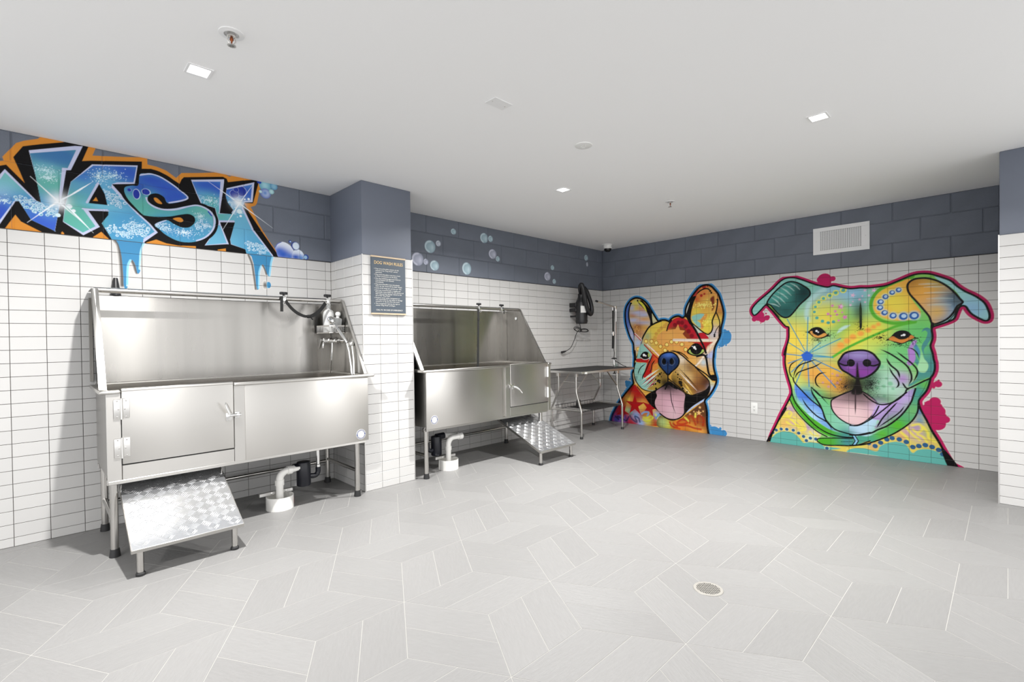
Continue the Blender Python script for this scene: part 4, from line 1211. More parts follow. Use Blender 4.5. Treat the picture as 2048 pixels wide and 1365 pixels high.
PIT = [
('dot', ((2.799, 1.79), 0.06615000000000001, 'b81f5c'), {'part': 'paint_splash', 'fe': 0.003}),
('dot', ((2.754, 1.794), 0.027, 'b81f5c'), {'part': 'paint_splash', 'fe': 0.003}),
('dot', ((2.873, 1.793), 0.027, 'b81f5c'), {'part': 'paint_splash', 'fe': 0.003}),
('dot', ((2.82, 1.76), 0.0405, 'b81f5c'), {'part': 'paint_splash', 'fe': 0.003}),
('dot', ((2.784, 1.757), 0.036000000000000004, 'b81f5c'), {'part': 'paint_splash', 'fe': 0.003}),
('dot', ((2.162, 1.444), 0.045000000000000005, 'b81f5c'), {'part': 'paint_splash', 'fe': 0.003}),
('dot', ((2.097, 1.401), 0.028800000000000003, 'b81f5c'), {'part': 'paint_splash', 'fe': 0.003}),
('dot', ((2.183, 1.397), 0.0378, 'b81f5c'), {'part': 'paint_splash', 'fe': 0.003}),
('dot', ((2.232, 1.411), 0.030600000000000002, 'b81f5c'), {'part': 'paint_splash', 'fe': 0.003}),
('dot', ((2.14, 1.414), 0.036000000000000004, 'b81f5c'), {'part': 'paint_splash', 'fe': 0.003}),
('dot', ((2.246, 1.421), 0.019799999999999998, 'b81f5c'), {'part': 'paint_splash', 'fe': 0.003}),
('dot', ((2.224, 1.46), 0.0108, 'b81f5c'), {'part': 'paint_splash', 'fe': 0.003}),
('dot', ((2.168, 1.354), 0.007200000000000001, 'b81f5c'), {'part': 'paint_splash', 'fe': 0.003}),
('dot', ((3.697, 0.742), 0.030600000000000002, 'b81f5c'), {'part': 'paint_splash', 'fe': 0.003}),
('dot', ((3.658, 0.731), 0.027, 'b81f5c'), {'part': 'paint_splash', 'fe': 0.003}),
('dot', ((3.702, 0.776), 0.009000000000000001, 'b81f5c'), {'part': 'paint_splash', 'fe': 0.003}),
('dot', ((3.668, 0.708), 0.0108, 'b81f5c'), {'part': 'paint_splash', 'fe': 0.003}),
('dot', ((3.677, 0.579), 0.0414, 'b81f5c'), {'part': 'paint_splash', 'fe': 0.003}),
('dot', ((3.671, 0.485), 0.07919999999999999, 'b81f5c'), {'part': 'paint_splash', 'fe': 0.003}),
('dot', ((3.626, 0.507), 0.045000000000000005, 'b81f5c'), {'part': 'paint_splash', 'fe': 0.003}),
('dot', ((3.69, 0.377), 0.06300000000000001, 'b81f5c'), {'part': 'paint_splash', 'fe': 0.003}),
('dot', ((3.747, 0.421), 0.0342, 'b81f5c'), {'part': 'paint_splash', 'fe': 0.003}),
('dot', ((3.709, 0.544), 0.018000000000000002, 'b81f5c'), {'part': 'paint_splash', 'fe': 0.003}),
('dot', ((3.608, 0.561), 0.009000000000000001, 'b81f5c'), {'part': 'paint_splash', 'fe': 0.003}),
('dot', ((3.746, 0.459), 0.0108, 'b81f5c'), {'part': 'paint_splash', 'fe': 0.003}),
('dot', ((3.734, 0.382), 0.0162, 'b81f5c'), {'part': 'paint_splash', 'fe': 0.003}),
('dot', ((3.712, 0.43), 0.045000000000000005, 'b81f5c'), {'part': 'paint_splash', 'fe': 0.003}),
('dot', ((3.645, 0.543), 0.045000000000000005, 'b81f5c'), {'part': 'paint_splash', 'fe': 0.003}),
('dot', ((3.638, 0.431), 0.045000000000000005, 'b81f5c'), {'part': 'paint_splash', 'fe': 0.003}),
('dot', ((3.722, 0.499), 0.027, 'b81f5c'), {'part': 'paint_splash', 'fe': 0.003}),
('stroke', ([(2.255, 0.011), (2.28, 0.093), (2.331, 0.217), (2.382, 0.34), (2.423, 0.425), (2.472, 0.536), (2.484, 0.582), (2.476, 0.643), (2.457, 0.713), (2.433, 0.811), (2.419, 0.899), (2.422, 0.989), (2.434, 1.087), (2.41, 0.993), (2.417, 1.037), (2.441, 1.111), (2.457, 1.183), (2.458, 1.256), (2.455, 1.3), (2.422, 1.315), (2.362, 1.391), (2.301, 1.475), (2.24, 1.549), (2.212, 1.55), (2.169, 1.504), (2.126, 1.46), (2.094, 1.447), (2.072, 1.486), (2.08, 1.531), (2.134, 1.596), (2.226, 1.673), (2.296, 1.734), (2.371, 1.809), (2.431, 1.84), (2.51, 1.839), (2.586, 1.81), (2.68, 1.763), (2.753, 1.732), (2.825, 1.71), (2.878, 1.721), (2.942, 1.7), (3.024, 1.677), (3.11, 1.678), (3.168, 1.673), (3.243, 1.675), (3.323, 1.685), (3.413, 1.72), (3.49, 1.754), (3.547, 1.77), (3.603, 1.77), (3.653, 1.758), (3.724, 1.723), (3.787, 1.685), (3.829, 1.632), (3.881, 1.582), (3.931, 1.547), (3.971, 1.513), (4.006, 1.47), (4.025, 1.421), (4.037, 1.366), (4.032, 1.325), (4.01, 1.316), (3.981, 1.331), (3.931, 1.371), (3.906, 1.406), (3.886, 1.446), (3.86, 1.454), (3.839, 1.434), (3.824, 1.389), (3.808, 1.341), (3.766, 1.314), (3.712, 1.291), (3.663, 1.27), (3.655, 1.245), (3.66, 1.195), (3.658, 1.151), (3.646, 1.093), (3.66, 1.028), (3.668, 0.969), (3.675, 0.935), (3.675, 0.876), (3.662, 0.825), (3.646, 0.794), (3.633, 0.729), (3.613, 0.668), (3.573, 0.605), (3.56, 0.57), (3.566, 0.527), (3.586, 0.468), (3.619, 0.395), (3.651, 0.313), (3.696, 0.225), (3.734, 0.138), (3.778, 0.044), (3.808, -0.013)], 0.058, 'b81f5c'), {'fe': 0.002, 'part': 'halo'}),
('fill', ([(3.774, 0.052), (3.815, 0.034), (3.875, -0.001), (3.802, -0.014)], 'b81f5c'), {'part': 'halo'}),
('fill', ([(2.094, 1.447), (2.072, 1.486), (2.08, 1.531), (2.134, 1.596), (2.226, 1.673), (2.296, 1.734), (2.371, 1.809), (2.431, 1.84), (2.51, 1.839), (2.586, 1.81), (2.68, 1.763), (2.753, 1.732), (2.825, 1.71), (2.878, 1.721), (2.942, 1.7), (3.024, 1.677), (3.11, 1.678), (3.168, 1.673), (3.243, 1.675), (3.323, 1.685), (3.413, 1.72), (3.49, 1.754), (3.547, 1.77), (3.603, 1.77), (3.653, 1.758), (3.724, 1.723), (3.787, 1.685), (3.829, 1.632), (3.881, 1.582), (3.931, 1.547), (3.971, 1.513), (4.006, 1.47), (4.025, 1.421), (4.037, 1.366), (4.032, 1.325), (4.01, 1.316), (3.981, 1.331), (3.931, 1.371), (3.906, 1.406), (3.886, 1.446), (3.86, 1.454), (3.839, 1.434), (3.824, 1.389), (3.808, 1.341), (3.766, 1.314), (3.712, 1.291), (3.663, 1.27), (3.655, 1.245), (3.66, 1.195), (3.658, 1.151), (3.646, 1.093), (3.66, 1.028), (3.668, 0.969), (3.675, 0.935), (3.675, 0.876), (3.662, 0.825), (3.646, 0.794), (3.633, 0.729), (3.613, 0.668), (3.573, 0.605), (3.56, 0.57), (3.566, 0.527), (3.586, 0.468), (3.619, 0.395), (3.651, 0.313), (3.696, 0.225), (3.734, 0.138), (3.778, 0.044), (3.808, -0.013), (3.721, -0.016), (3.388, -0.014), (3.184, 0.006), (2.717, -0.005), (2.254, -0.007), (2.255, 0.011), (2.28, 0.093), (2.331, 0.217), (2.382, 0.34), (2.423, 0.425), (2.472, 0.536), (2.484, 0.582), (2.476, 0.643), (2.457, 0.713), (2.433, 0.811), (2.419, 0.899), (2.422, 0.989), (2.434, 1.087), (2.41, 0.993), (2.417, 1.037), (2.441, 1.111), (2.457, 1.183), (2.458, 1.256), (2.455, 1.3), (2.422, 1.315), (2.362, 1.391), (2.301, 1.475), (2.24, 1.549), (2.212, 1.55), (2.169, 1.504), (2.126, 1.46)], '8fcf62'), {'part': 'head', 'save': 'dog'}),
('blob', ((2.501, 1.207), 0.22, 'f0d84e', 1), {'clip': 'dog'}),
('blob', ((2.531, 1.048), 0.2, 'f2d552', 1), {'clip': 'dog'}),
('blob', ((2.451, 0.905), 0.12, 'eab355', 0.8), {'clip': 'dog'}),
('blob', ((2.658, 1.585), 0.2, '79c0bd', 1), {'clip': 'dog'}),
('blob', ((2.851, 1.639), 0.16, '86c2cf', 1), {'clip': 'dog'}),
('blob', ((2.964, 1.565), 0.2, '80b6dc', 1), {'clip': 'dog'}),
('blob', ((3.047, 1.641), 0.14, '90c4e0', 1), {'clip': 'dog'}),
('blob', ((2.792, 1.44), 0.16, 'e2dc52', 0.9), {'clip': 'dog'}),
('blob', ((2.963, 1.432), 0.11, '8ac665', 0.9), {'clip': 'dog'}),
('blob', ((2.963, 1.283), 0.13, '5cb85e', 1), {'clip': 'dog'}),
('blob', ((2.849, 1.151), 0.1, '7fcf9a', 0.7), {'clip': 'dog'}),
('blob', ((3.045, 1.248), 0.1, '62b857', 0.8), {'clip': 'dog'}),
('blob', ((2.907, 1.318), 0.09, '6fc06a', 0.6), {'clip': 'dog'}),
('blob', ((3.126, 1.279), 0.1, 'd9dc50', 0.8), {'clip': 'dog'}),
('blob', ((3.072, 1.15), 0.14, 'ead94c', 1), {'clip': 'dog'}),
('blob', ((3.257, 1.244), 0.12, 'e6de50', 1), {'clip': 'dog'}),
('blob', ((3.179, 1.052), 0.09, 'cfe06a', 0.8), {'clip': 'dog'}),
('blob', ((3.308, 1.148), 0.08, 'e9d64c', 0.8), {'clip': 'dog'}),
('blob', ((2.715, 0.98), 0.12, '7cc6c0', 0.7), {'clip': 'dog'}),
('blob', ((2.79, 1.05), 0.1, 'a6d3c6', 0.6), {'clip': 'dog'}),
('blob', ((2.905, 1.05), 0.08, 'efae4a', 0.8), {'clip': 'dog'}),
('blob', ((3.575, 1.192), 0.2, '66c56e', 1), {'clip': 'dog'}),
('blob', ((3.492, 1.055), 0.16, '6cc873', 1), {'clip': 'dog'}),
('blob', ((3.382, 0.992), 0.12, '79c97e', 1), {'clip': 'dog'}),
('blob', ((3.62, 0.996), 0.12, '5fbd7e', 0.8), {'clip': 'dog'}),
('blob', ((2.818, 0.711), 0.2, 'e2983a', 1), {'clip': 'dog'}),
('blob', ((2.684, 0.772), 0.12, 'e6a04a', 1), {'clip': 'dog'}),
('blob', ((2.932, 0.684), 0.12, 'd98f36', 1), {'clip': 'dog'}),
('blob', ((2.847, 0.814), 0.1, 'e8b24c', 0.8), {'clip': 'dog'}),
('blob', ((3.306, 0.69), 0.17, 'a7d5bd', 1), {'clip': 'dog'}),
('blob', ((3.269, 0.799), 0.13, '9ccfae', 0.9), {'clip': 'dog'}),
('blob', ((3.382, 0.742), 0.1, 'b3dcc8', 0.9), {'clip': 'dog'}),
('blob', ((3.443, 0.776), 0.07, 'b184c9', 0.9), {'clip': 'dog'}),
('blob', ((2.607, 0.577), 0.13, '82cf6f', 0.9), {'clip': 'dog'}),
('blob', ((2.53, 0.695), 0.07, 'd8d865', 0.8), {'clip': 'dog'}),
('blob', ((2.787, 0.47), 0.14, '63bd77', 1), {'clip': 'dog'}),
('blob', ((2.729, 0.551), 0.09, '5fbb6b', 0.9), {'clip': 'dog'}),
('fill', ([(2.094, 1.454), (2.076, 1.493), (2.087, 1.538), (2.141, 1.596), (2.233, 1.672), (2.31, 1.744), (2.391, 1.818), (2.444, 1.835), (2.51, 1.832), (2.586, 1.803), (2.649, 1.776), (2.661, 1.726), (2.611, 1.744), (2.548, 1.785), (2.483, 1.799), (2.418, 1.783), (2.35, 1.723), (2.282, 1.654), (2.236, 1.582), (2.212, 1.554), (2.162, 1.504), (2.119, 1.461)], '8cc9bf'), {'part': 'ear', 'clip': 'dog'}),
('fill', ([(2.236, 1.582), (2.282, 1.658), (2.35, 1.73), (2.418, 1.783), (2.477, 1.799), (2.542, 1.782), (2.611, 1.737), (2.658, 1.69), (2.664, 1.641), (2.63, 1.601), (2.566, 1.54), (2.508, 1.464), (2.462, 1.416), (2.416, 1.407), (2.369, 1.434), (2.315, 1.496), (2.274, 1.55)], '4b9a90'), {'save': 'ear1', 'part': 'ear', 'clip': 'dog'}),
('blob', ((2.579, 1.611), 0.17, '1e4a4a', 0.95), {'clip': 'ear1'}),
('blob', ((2.429, 1.468), 0.13, '1f4c4b', 0.9), {'clip': 'ear1'}),
('blob', ((2.611, 1.68), 0.1, '122f31', 0.9), {'clip': 'ear1'}),
('blob', ((2.329, 1.532), 0.06, '1e4a48', 0.8), {'clip': 'ear1'}),
('blob', ((2.39, 1.683), 0.1, '57aa9e', 0.6), {'clip': 'ear1'}),
('stroke', ([(2.25, 1.574), (2.312, 1.559), (2.363, 1.53)], 0.011, 'c9e6df'), {'clip': 'ear1', 'fe': 0.008, 'al': 0.75, 'tp': 0.45}),
('stroke', ([(2.282, 1.639), (2.335, 1.597), (2.376, 1.541)], 0.011, 'c9e6df'), {'clip': 'ear1', 'fe': 0.008, 'al': 0.75, 'tp': 0.45}),
('stroke', ([(2.302, 1.671), (2.369, 1.626), (2.423, 1.567)], 0.011, 'c9e6df'), {'clip': 'ear1', 'fe': 0.008, 'al': 0.75, 'tp': 0.45}),
('stroke', ([(2.337, 1.702), (2.399, 1.664), (2.45, 1.613)], 0.011, 'c9e6df'), {'clip': 'ear1', 'fe': 0.008, 'al': 0.75, 'tp': 0.45}),
('stroke', ([(2.371, 1.747), (2.432, 1.703), (2.483, 1.647)], 0.011, 'c9e6df'), {'clip': 'ear1', 'fe': 0.008, 'al': 0.75, 'tp': 0.45}),
('stroke', ([(2.411, 1.772), (2.467, 1.74), (2.512, 1.695)], 0.011, 'c9e6df'), {'clip': 'ear1', 'fe': 0.008, 'al': 0.75, 'tp': 0.45}),
('stroke', ([(2.477, 1.781), (2.527, 1.75), (2.567, 1.705)], 0.011, 'c9e6df'), {'clip': 'ear1', 'fe': 0.008, 'al': 0.75, 'tp': 0.45}),
('stroke', ([(2.236, 1.582), (2.282, 1.658), (2.35, 1.73), (2.418, 1.783), (2.477, 1.799), (2.542, 1.782), (2.611, 1.737), (2.658, 1.69), (2.664, 1.641), (2.63, 1.601), (2.566, 1.54), (2.508, 1.464), (2.462, 1.416), (2.416, 1.407), (2.369, 1.434), (2.315, 1.496), (2.274, 1.55)], 0.016, '0c0b0c'), {'closed': 1, 'clip': 'dog'}),
('stroke', ([(2.236, 1.575), (2.212, 1.55)], 0.016, '0c0b0c'), {'clip': 'dog'}),
('stroke', ([(2.233, 1.568), (2.301, 1.489), (2.362, 1.413)], 0.01, '0c0b0c'), {'clip': 'dog'}),
('stroke', ([(2.795, 1.686), (2.729, 1.643), (2.673, 1.576), (2.642, 1.508), (2.632, 1.43), (2.647, 1.359)], 0.045, 'b6dcdb'), {'clip': 'dog', 'fe': 0.02, 'al': 0.8}),
('stroke', ([(2.647, 1.351), (2.678, 1.329), (2.764, 1.32), (2.853, 1.338)], 0.04, 'e6dc55'), {'clip': 'dog', 'fe': 0.03, 'al': 0.7}),
('blob', ((2.824, 1.366), 0.1, 'f0d84e', 0.9), {'clip': 'dog'}),
('blob', ((2.883, 1.446), 0.09, 'd7d95a', 0.7), {'clip': 'dog'}),
('stroke', ([(2.911, 1.226), (2.958, 1.273), (3.02, 1.305)], 0.03, 'bfe0d8'), {'clip': 'dog', 'fe': 0.012, 'al': 0.9, 'tp': 0.3}),
('dot', ((2.965, 1.666), 0.029400000000000003, 'e3e45f'), {'clip': 'dog', 'fe': 0.004}),
('dot', ((2.965, 1.666), 0.01736, '54a9a3'), {'clip': 'dog', 'fe': 0.003}),
('dot', ((2.899, 1.644), 0.02835, 'e3e45f'), {'clip': 'dog', 'fe': 0.004}),
('dot', ((2.899, 1.644), 0.01674, '54a9a3'), {'clip': 'dog', 'fe': 0.003}),
('dot', ((2.846, 1.619), 0.0273, 'e3e45f'), {'clip': 'dog', 'fe': 0.004}),
('dot', ((2.846, 1.619), 0.01612, '54a9a3'), {'clip': 'dog', 'fe': 0.003}),
('dot', ((2.789, 1.593), 0.026250000000000002, 'e3e45f'), {'clip': 'dog', 'fe': 0.004}),
('dot', ((2.789, 1.593), 0.0155, '54a9a3'), {'clip': 'dog', 'fe': 0.003}),
('dot', ((2.747, 1.556), 0.026250000000000002, 'e3e45f'), {'clip': 'dog', 'fe': 0.004}),
('dot', ((2.747, 1.556), 0.0155, '54a9a3'), {'clip': 'dog', 'fe': 0.003}),
('dot', ((2.714, 1.509), 0.02415, 'e3e45f'), {'clip': 'dog', 'fe': 0.004}),
('dot', ((2.714, 1.509), 0.01426, '54a9a3'), {'clip': 'dog', 'fe': 0.003}),
('dot', ((2.705, 1.455), 0.02415, 'e3e45f'), {'clip': 'dog', 'fe': 0.004}),
('dot', ((2.705, 1.455), 0.01426, '54a9a3'), {'clip': 'dog', 'fe': 0.003}),
('dot', ((2.728, 1.391), 0.016, '4fa79b'), {'clip': 'dog', 'fe': 0.003}),
('dot', ((2.779, 1.354), 0.016, '4fa79b'), {'clip': 'dog', 'fe': 0.003}),
('dot', ((2.831, 1.336), 0.016, '4fa79b'), {'clip': 'dog', 'fe': 0.003}),
('dot', ((2.878, 1.344), 0.016, '4fa79b'), {'clip': 'dog', 'fe': 0.003}),
('star', ((2.869, 1.512), 0.02, 'd77bb5'), {'rot': 397.5, 'clip': 'dog'}),
('star', ((2.941, 1.498), 0.034, 'd77bb5'), {'rot': 435.0, 'clip': 'dog'}),
('star', ((2.83, 1.428), 0.022, 'd77bb5'), {'rot': 378.0, 'clip': 'dog'}),
('star', ((2.895, 1.453), 0.02, 'd77bb5'), {'rot': 411.0, 'clip': 'dog'}),
('star', ((2.854, 1.406), 0.014, 'd77bb5'), {'rot': 390.0, 'clip': 'dog'}),
('star', ((2.909, 1.418), 0.018, 'd77bb5'), {'rot': 418.5, 'clip': 'dog'}),
('star', ((2.955, 1.439), 0.014, 'd77bb5'), {'rot': 442.5, 'clip': 'dog'}),
('star', ((2.978, 1.388), 0.03, 'd77bb5'), {'rot': 454.5, 'clip': 'dog'}),
('star', ((2.924, 1.356), 0.016, 'd77bb5'), {'rot': 426.0, 'clip': 'dog'}),
('star', ((3.047, 1.608), 0.026, 'e8c0dc'), {'rot': 33.0, 'clip': 'dog'}),
('star', ((3.148, 1.651), 0.018, 'e8c0dc'), {'rot': 64.0, 'clip': 'dog'}),
('star', ((3.221, 1.646), 0.026, 'e8c0dc'), {'rot': 87.0, 'clip': 'dog'}),
('star', ((3.126, 1.595), 0.012, 'e8c0dc'), {'rot': 57.0, 'clip': 'dog'}),
('star', ((3.18, 1.597), 0.016, 'e8c0dc'), {'rot': 74.0, 'clip': 'dog'}),
('star', ((3.103, 1.561), 0.018, 'e8c0dc'), {'rot': 50.0, 'clip': 'dog'}),
('star', ((3.148, 1.532), 0.014, 'e8c0dc'), {'rot': 64.0, 'clip': 'dog'}),
('star', ((3.047, 1.545), 0.01, 'e8c0dc'), {'rot': 33.0, 'clip': 'dog'}),
('star', ((3.027, 1.51), 0.016, 'e8c0dc'), {'rot': 27.0, 'clip': 'dog'}),
('star', ((2.95, 1.499), 0.022, 'e8c0dc'), {'rot': 4.0, 'clip': 'dog'}),
('stroke', ([(3.518, 1.751), (3.419, 1.72), (3.335, 1.682), (3.274, 1.653), (3.224, 1.595), (3.198, 1.527), (3.199, 1.457), (3.23, 1.386), (3.298, 1.334), (3.383, 1.312), (3.471, 1.317), (3.535, 1.329)], 0.03, '57ad2f'), {'clip': 'dog', 'fe': 0.006}),
('fill', ([(3.501, 1.73), (3.419, 1.705), (3.335, 1.667), (3.274, 1.63), (3.234, 1.579), (3.215, 1.511), (3.224, 1.441), (3.267, 1.389), (3.335, 1.355), (3.418, 1.337), (3.5, 1.342), (3.563, 1.358), (3.575, 1.416), (3.546, 1.476), (3.501, 1.56), (3.478, 1.636)], 'efa94a'), {'clip': 'dog', 'save': 'oval', 'fe': 0.004, 'part': 'head'}),
('blob', ((3.347, 1.533), 0.14, 'eedb4c', 1), {'clip': 'oval'}),
('blob', ((3.419, 1.483), 0.1, 'eedc55', 0.8), {'clip': 'oval'}),
('blob', ((3.298, 1.429), 0.06, 'eebb4c', 0.6), {'clip': 'oval'}),
('dot', ((3.413, 1.632), 0.0297, 'b9d9dc'), {'clip': 'dog', 'fe': 0.01, 'al': 0.6}),
('dot', ((3.413, 1.632), 0.022, '2c5fa8'), {'clip': 'dog'}),
('dot', ((3.416, 1.635), 0.0121, 'b5d4ef'), {'clip': 'dog'}),
('dot', ((3.364, 1.611), 0.0297, 'b9d9dc'), {'clip': 'dog', 'fe': 0.01, 'al': 0.6}),
('dot', ((3.364, 1.611), 0.022, '2c5fa8'), {'clip': 'dog'}),
('dot', ((3.366, 1.614), 0.0121, 'b5d4ef'), {'clip': 'dog'}),
('dot', ((3.312, 1.574), 0.032400000000000005, 'b9d9dc'), {'clip': 'dog', 'fe': 0.01, 'al': 0.6}),
('dot', ((3.312, 1.574), 0.024, '2c5fa8'), {'clip': 'dog'}),
('dot', ((3.314, 1.576), 0.013200000000000002, 'b5d4ef'), {'clip': 'dog'}),
('dot', ((3.273, 1.526), 0.03375, 'b9d9dc'), {'clip': 'dog', 'fe': 0.01, 'al': 0.6}),
('dot', ((3.273, 1.526), 0.025, '2c5fa8'), {'clip': 'dog'}),
('dot', ((3.276, 1.529), 0.013750000000000002, 'b5d4ef'), {'clip': 'dog'}),
('dot', ((3.269, 1.47), 0.03375, 'b9d9dc'), {'clip': 'dog', 'fe': 0.01, 'al': 0.6}),
('dot', ((3.269, 1.47), 0.025, '2c5fa8'), {'clip': 'dog'}),
('dot', ((3.271, 1.473), 0.013750000000000002, 'b5d4ef'), {'clip': 'dog'}),
('dot', ((3.304, 1.418), 0.03375, 'b9d9dc'), {'clip': 'dog', 'fe': 0.01, 'al': 0.6}),
('dot', ((3.304, 1.418), 0.025, '2c5fa8'), {'clip': 'dog'}),
('dot', ((3.307, 1.421), 0.013750000000000002, 'b5d4ef'), {'clip': 'dog'}),
('dot', ((3.37, 1.386), 0.0378, 'b9d9dc'), {'clip': 'dog', 'fe': 0.01, 'al': 0.6}),
('dot', ((3.37, 1.386), 0.028, '2c5fa8'), {'clip': 'dog'}),
('dot', ((3.372, 1.389), 0.015400000000000002, 'b5d4ef'), {'clip': 'dog'}),
('dot', ((3.449, 1.377), 0.0459, 'b9d9dc'), {'clip': 'dog', 'fe': 0.01, 'al': 0.6}),
('dot', ((3.449, 1.377), 0.034, '2c5fa8'), {'clip': 'dog'}),
('dot', ((3.452, 1.38), 0.0187, 'b5d4ef'), {'clip': 'dog'}),
('dot', ((3.528, 1.38), 0.0486, 'b9d9dc'), {'clip': 'dog', 'fe': 0.01, 'al': 0.6}),
('dot', ((3.528, 1.38), 0.036, '2c5fa8'), {'clip': 'dog'}),
('dot', ((3.53, 1.382), 0.0198, 'b5d4ef'), {'clip': 'dog'}),
('fill', ([(3.664, 1.758), (3.724, 1.719), (3.787, 1.681), (3.829, 1.628), (3.881, 1.579), (3.931, 1.543), (3.971, 1.51), (4.006, 1.466), (4.025, 1.417), (4.035, 1.366), (4.027, 1.325), (4.006, 1.319), (3.971, 1.341), (3.921, 1.385), (3.886, 1.449), (3.86, 1.458), (3.829, 1.424), (3.798, 1.341), (3.723, 1.301), (3.669, 1.274), (3.745, 1.336), (3.829, 1.431), (3.86, 1.486), (3.829, 1.572), (3.766, 1.648), (3.697, 1.704)], '9fd6d6'), {'clip': 'dog', 'part': 'ear'}),
('blob', ((3.931, 1.426), 0.09, '93bfe2', 0.9), {'clip': 'dog'}),
('fill', ([(3.489, 1.694), (3.53, 1.724), (3.592, 1.729), (3.648, 1.716), (3.707, 1.685), (3.766, 1.634), (3.814, 1.573), (3.845, 1.522), (3.865, 1.485), (3.829, 1.452), (3.808, 1.404), (3.771, 1.349), (3.718, 1.312), (3.661, 1.299), (3.636, 1.369), (3.591, 1.444), (3.546, 1.513), (3.495, 1.59), (3.479, 1.651)], 'eba945'), {'clip': 'dog', 'save': 'ear2', 'part': 'ear'}),
('blob', ((3.777, 1.477), 0.15, '8fb9cf', 1), {'clip': 'ear2'}),
('blob', ((3.819, 1.531), 0.1, '2c3f4b', 0.95), {'clip': 'ear2'}),
('blob', ((3.766, 1.349), 0.09, '4f83b2', 0.9), {'clip': 'ear2'}),
('blob', ((3.787, 1.434), 0.09, '6fa5d0', 0.8), {'clip': 'ear2'}),
('blob', ((3.659, 1.701), 0.1, '6f9a58', 0.8), {'clip': 'ear2'}),
('blob', ((3.535, 1.69), 0.09, '8a5a20', 0.8), {'clip': 'ear2'}),
('blob', ((3.603, 1.611), 0.11, 'f2b04c', 0.9), {'clip': 'ear2'}),
('blob', ((3.696, 1.41), 0.08, 'e9b84c', 0.8), {'clip': 'ear2'}),
('blob', ((3.829, 1.488), 0.05, '55615f', 0.7), {'clip': 'ear2'}),
('stroke', ([(3.603, 1.644), (3.672, 1.642), (3.74, 1.635)], 0.01, 'cfe3dd'), {'clip': 'ear2', 'fe': 0.01, 'al': 0.6, 'tp': 0.4}),
('stroke', ([(3.603, 1.589), (3.697, 1.586), (3.787, 1.578)], 0.01, 'cfe3dd'), {'clip': 'ear2', 'fe': 0.01, 'al': 0.6, 'tp': 0.4}),
('stroke', ([(3.62, 1.534), (3.71, 1.532), (3.798, 1.524)], 0.01, 'cfe3dd'), {'clip': 'ear2', 'fe': 0.01, 'al': 0.6, 'tp': 0.4}),
('stroke', ([(3.625, 1.475), (3.707, 1.475), (3.787, 1.468)], 0.01, 'cfe3dd'), {'clip': 'ear2', 'fe': 0.01, 'al': 0.6, 'tp': 0.4}),
('stroke', ([(3.564, 1.673), (3.631, 1.671), (3.697, 1.664)], 0.01, 'cfe3dd'), {'clip': 'ear2', 'fe': 0.01, 'al': 0.6, 'tp': 0.4}),
('stroke', ([(3.489, 1.694), (3.53, 1.724), (3.592, 1.729), (3.648, 1.716), (3.707, 1.685), (3.766, 1.634), (3.814, 1.573), (3.845, 1.522), (3.865, 1.485), (3.829, 1.452), (3.808, 1.404), (3.771, 1.349), (3.718, 1.312), (3.661, 1.299), (3.636, 1.369), (3.591, 1.444), (3.546, 1.513), (3.495, 1.59), (3.479, 1.651)], 0.017, '0c0b0c'), {'closed': 1, 'clip': 'dog'}),
('stroke', ([(3.661, 1.299), (3.658, 1.267)], 0.026, '0c0b0c'), {'clip': 'dog'}),
('stroke', ([(3.696, 1.28), (3.766, 1.321), (3.808, 1.376), (3.829, 1.431), (3.86, 1.468)], 0.008, '0c0b0c'), {'clip': 'dog'}),
('stroke', ([(3.11, 1.541), (3.111, 1.438), (3.112, 1.313), (3.11, 1.25)], 0.022, '14130f'), {'clip': 'dog', 'tp': 0.25}),
('blob', ((3.096, 1.439), (0.05, 0.13), '28401f', 0.75), {'clip': 'dog'}),
('specks', ((3.11, 1.289), (0.06, 0.08), 70, 0.003, '0c0b0c'), {'clip': 'dog'}),
('dot', ((2.996, 1.144), 0.03, 'efa548'), {'clip': 'dog', 'fe': 0.018}),
('dot', ((3.046, 1.184), 0.029, 'efa548'), {'clip': 'dog', 'fe': 0.018}),
('dot', ((3.111, 1.218), 0.027, 'efa548'), {'clip': 'dog', 'fe': 0.018}),
('dot', ((3.173, 1.25), 0.026, 'efa548'), {'clip': 'dog', 'fe': 0.018}),
('dot', ((3.217, 1.282), 0.021, 'efa548'), {'clip': 'dog', 'fe': 0.018}),
('dot', ((3.255, 1.307), 0.018, 'efa548'), {'clip': 'dog', 'fe': 0.018}),
('dot', ((2.941, 1.1), 0.032, 'efa548'), {'clip': 'dog', 'fe': 0.018}),
('stroke', ([(2.872, 0.978), (3.002, 1.076), (3.153, 1.163), (3.298, 1.238), (3.418, 1.292), (3.535, 1.318)], 0.024, '57b133'), {'clip': 'dog', 'fe': 0.006}),
('fill', ([(3.614, 1.105), (3.646, 1.105), (3.653, 1.054), (3.662, 0.986), (3.672, 0.935), (3.668, 0.867), (3.652, 0.811), (3.613, 0.788), (3.554, 0.751), (3.5, 0.713), (3.486, 0.721), (3.54, 0.776), (3.557, 0.846), (3.551, 0.906), (3.521, 0.957), (3.487, 1.0), (3.528, 1.053), (3.547, 0.993), (3.567, 0.933), (3.554, 0.898), (3.567, 0.855), (3.6, 0.848), (3.626, 0.883), (3.626, 0.926), (3.594, 0.985), (3.587, 1.053)], '4c928f'), {'clip': 'dog'}),
('fill', ([(3.544, 1.105), (3.554, 1.053), (3.571, 0.993), (3.564, 0.941), (3.551, 0.898), (3.56, 0.855), (3.587, 0.843), (3.613, 0.852), (3.63, 0.9), (3.623, 0.938), (3.6, 0.976), (3.591, 1.028), (3.604, 1.079), (3.614, 1.105)], 'a8e0ae'), {'clip': 'dog', 'fe': 0.004}),
('blob', ((3.581, 1.079), 0.08, '6cc873', 0.9), {'clip': 'dog'}),
